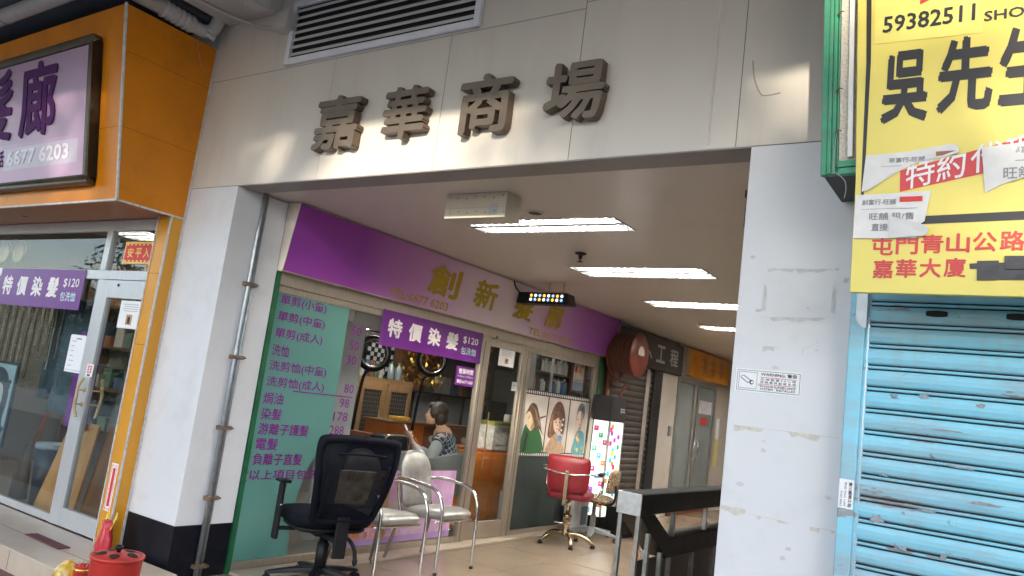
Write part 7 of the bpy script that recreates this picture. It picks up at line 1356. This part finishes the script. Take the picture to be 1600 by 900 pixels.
for sx in (-1, 1):
    limb(b, [(0.09*sx, 0.03, 0.55), (0.10*sx, 0.24, 0.55), (0.10*sx, 0.44, 0.53)], [0.09, 0.075, 0.058]); limb(b, [(0.10*sx, 0.44, 0.53), (0.10*sx, 0.45, 0.30), (0.10*sx, 0.43, 0.12)], [0.058, 0.052, 0.036]); limb(b, [(0.10*sx, 0.41, 0.085), (0.10*sx, 0.50, 0.065), (0.10*sx, 0.58, 0.055)], [0.04, 0.035, 0.025])
body = remesh(build('body', b, M_SKIN, pw, smooth=True, local=True), 0.0055)
hm = MB(); hm.ball(hc+Vector((0, -0.028, 0.034)), (0.092, 0.098, 0.100), 24, 16); hm.ball(hc+Vector((0, -0.055, -0.035)), (0.092, 0.070, 0.095), 20, 14); hm.ball(hc+Vector((0, 0.045, 0.080)), (0.062, 0.050, 0.040), 18, 12)
for sx in (-1, 1): hm.ball(hc+Vector((0.070*sx, 0.005, 0.022)), (0.032, 0.055, 0.072), 14, 10)
for v in hm.v: v += 0.006*Vector((noise.noise(v*45), noise.noise(v*45+Vector((9, 0, 0))), noise.noise(v*30)))
hr_ = build('hair', hm, M_HAIR, pw, smooth=True, local=True); remesh(hr_, 0.005, 2)
ck = bpy.data.materials.new('blue_check_cloth'); ck.use_nodes = True; t = ck.node_tree; b_ = t.nodes['Principled BSDF']; b_.inputs['Roughness'].default_value = 0.85
tc = t.nodes.new('ShaderNodeTexCoord'); mp = t.nodes.new('ShaderNodeMapping'); mp.inputs['Rotation'].default_value = (0.3, 0.5, 0.6); sep = t.nodes.new('ShaderNodeSeparateXYZ'); t.links.new(tc.outputs['Object'], mp.inputs[0]); t.links.new(mp.outputs[0], sep.inputs[0])
acc = None
for ax in ('X', 'Z'):
    m1 = t.nodes.new('ShaderNodeMath'); m1.operation = 'MULTIPLY'; m1.inputs[1].default_value = 24.0; t.links.new(sep.outputs[ax], m1.inputs[0]); m2 = t.nodes.new('ShaderNodeMath'); m2.operation = 'FRACT'; t.links.new(m1.outputs[0], m2.inputs[0]); m3 = t.nodes.new('ShaderNodeMath'); m3.operation = 'LESS_THAN'; m3.inputs[1].default_value = 0.14; t.links.new(m2.outputs[0], m3.inputs[0])
    if acc: mxx = t.nodes.new('ShaderNodeMath'); mxx.operation = 'MAXIMUM'; t.links.new(acc, mxx.inputs[0]); t.links.new(m3.outputs[0], mxx.inputs[1]); acc = mxx.outputs[0]
    else: acc = m3.outputs[0]
mx = t.nodes.new('ShaderNodeMix'); mx.data_type = 'RGBA'; mx.inputs[6].default_value = (0.018, 0.03, 0.055, 1); mx.inputs[7].default_value = (0.36, 0.42, 0.46, 1); t.links.new(acc, mx.inputs[0]); t.links.new(mx.outputs[2], b_.inputs['Base Color'])
v = MB(); limb(v, [(0, 0.0, 0.54), (0, -0.02, 0.68), (0, -0.015, 0.84), (0, 0.0, 0.95)], [0.165, 0.150, 0.155, 0.10]); v.ball((0, -0.005, 0.925), (0.205, 0.118, 0.100)); v.ball((-0.185, 0.005, 0.905), (0.070, 0.080, 0.080)); v.ball((0.185, 0.005, 0.905), (0.070, 0.080, 0.080)); v.ball((0, 0.01, 0.56), (0.19, 0.155, 0.09))
remesh(build('checked_top', v, ck, pw, smooth=True, local=True), 0.008, 4)
for sx in (-1, 1):
    h = HND[sx]; el = (0.245*sx, 0.10, 0.70); wr_ = Vector((h.x+0.03*sx, h.y-0.055, h.z-0.085)); e2 = Vector(el).lerp(wr_, 0.72)
    v = MB(); limb(v, [(0.195*sx, 0.012, 0.895), (0.235*sx, 0.045, 0.80), el], [0.066, 0.064, 0.057]); limb(v, [el, tuple(Vector(el).lerp(wr_, 0.4)), tuple(e2)], [0.056, 0.050, 0.040])
    remesh(build('sleeve', v, pbr('pale_sleeve', (0.45, 0.47, 0.47), 0.85, var=0.06), pw, smooth=True, local=True), 0.007, 3)
wl = HND[-1]+Vector((-0.018, -0.035, -0.055)); build('wristwatch', MB().lathe(wl, [(0.030, 0), (0.033, 0.004), (0.033, 0.014), (0.030, 0.018)], axis=(0.3, 0.5, 0.8), n=18), M_BLKPL, pw, smooth=True, local=True)
place(pw, (-5.42, 6.94, 0.0), facing(-0.86, -0.50)); pw.scale = (1.08, 1.08, 1.06)
ph = thing('phone', 'silver mobile phone held up by the seated woman', 'phone', (0, 0, 0)); q = MB().box((-0.036, -0.005, -0.07), (0.036, 0.005, 0.07)); build('case', q, pbr('phone_silver', (0.40, 0.40, 0.41), 0.3, 0.6), ph, local=True, bevel=0.004); build('screen', MB().box((-0.031, -0.0062, -0.058), (0.031, -0.0053, 0.058)), lamp_mat('phone_screen', (0.6, 0.7, 0.85), 0.25), ph, local=True)
MW = Matrix.Translation((-5.42, 6.94, 0.0)) @ Matrix.Rotation(facing(-0.86, -0.50), 4, 'Z')
ph.location = MW @ Vector((-0.02, 0.415, 1.035)); ph.rotation_euler = (math.radians(-28), 0, facing(-0.86, -0.50))
# the grey salon chairs that back onto the window
def make_tub():
    t = thing('tub_chair', 'grey vinyl salon chair that the woman sits in, its rounded back to the glass', 'chair', (0, 0, 0), 'grey salon chairs inside the window')
    M_T = pbr('tub_grey', (0.20, 0.21, 0.20), 0.4, var=0.08); b = MB(); N = 22; vs = []
    for j, (f, z) in enumerate(((0.9, 0.42), (1.0, 0.50), (1.03, 0.70), (1.0, 0.84), (0.96, 0.865), (0.88, 0.86), (0.84, 0.80), (0.82, 0.50))):
        for i in range(N+1):
            a = PI+PI*i/N; up = 0.10*(abs(math.cos(a))**3); vs.append((0.31*f*math.cos(a), -0.02+0.27*f*math.sin(a), z-up*(z > 0.6)))
    b.add(vs, [(j*(N+1)+i, j*(N+1)+i+1, (j+1)*(N+1)+i+1, (j+1)*(N+1)+i) for j in range(7) for i in range(N)]); build('backrest', b, M_T, t, smooth=True, local=True)
    s = pad(0.50, 0.46, 0.10, 0.02); s.xf(Matrix.Translation((0, 0.02, 0.43))); build('seat', s, M_T, t, smooth=True, local=True)
    build('column', MB().lathe((0, 0, 0.032), [(0.24, 0), (0.24, 0.02), (0.05, 0.05), (0.045, 0.34)], n=24), M_CHROME, t, smooth=True, local=True); return t
tc1 = make_tub(); place(tc1, (-5.32, 6.86, 0.03), facing(-1, 0.0))
tc2 = copy_tree(tc1, 'empty grey vinyl salon chair behind the glass, left of the seated woman'); place(tc2, (-5.32, 6.04, 0.03), facing(-1, 0.1))
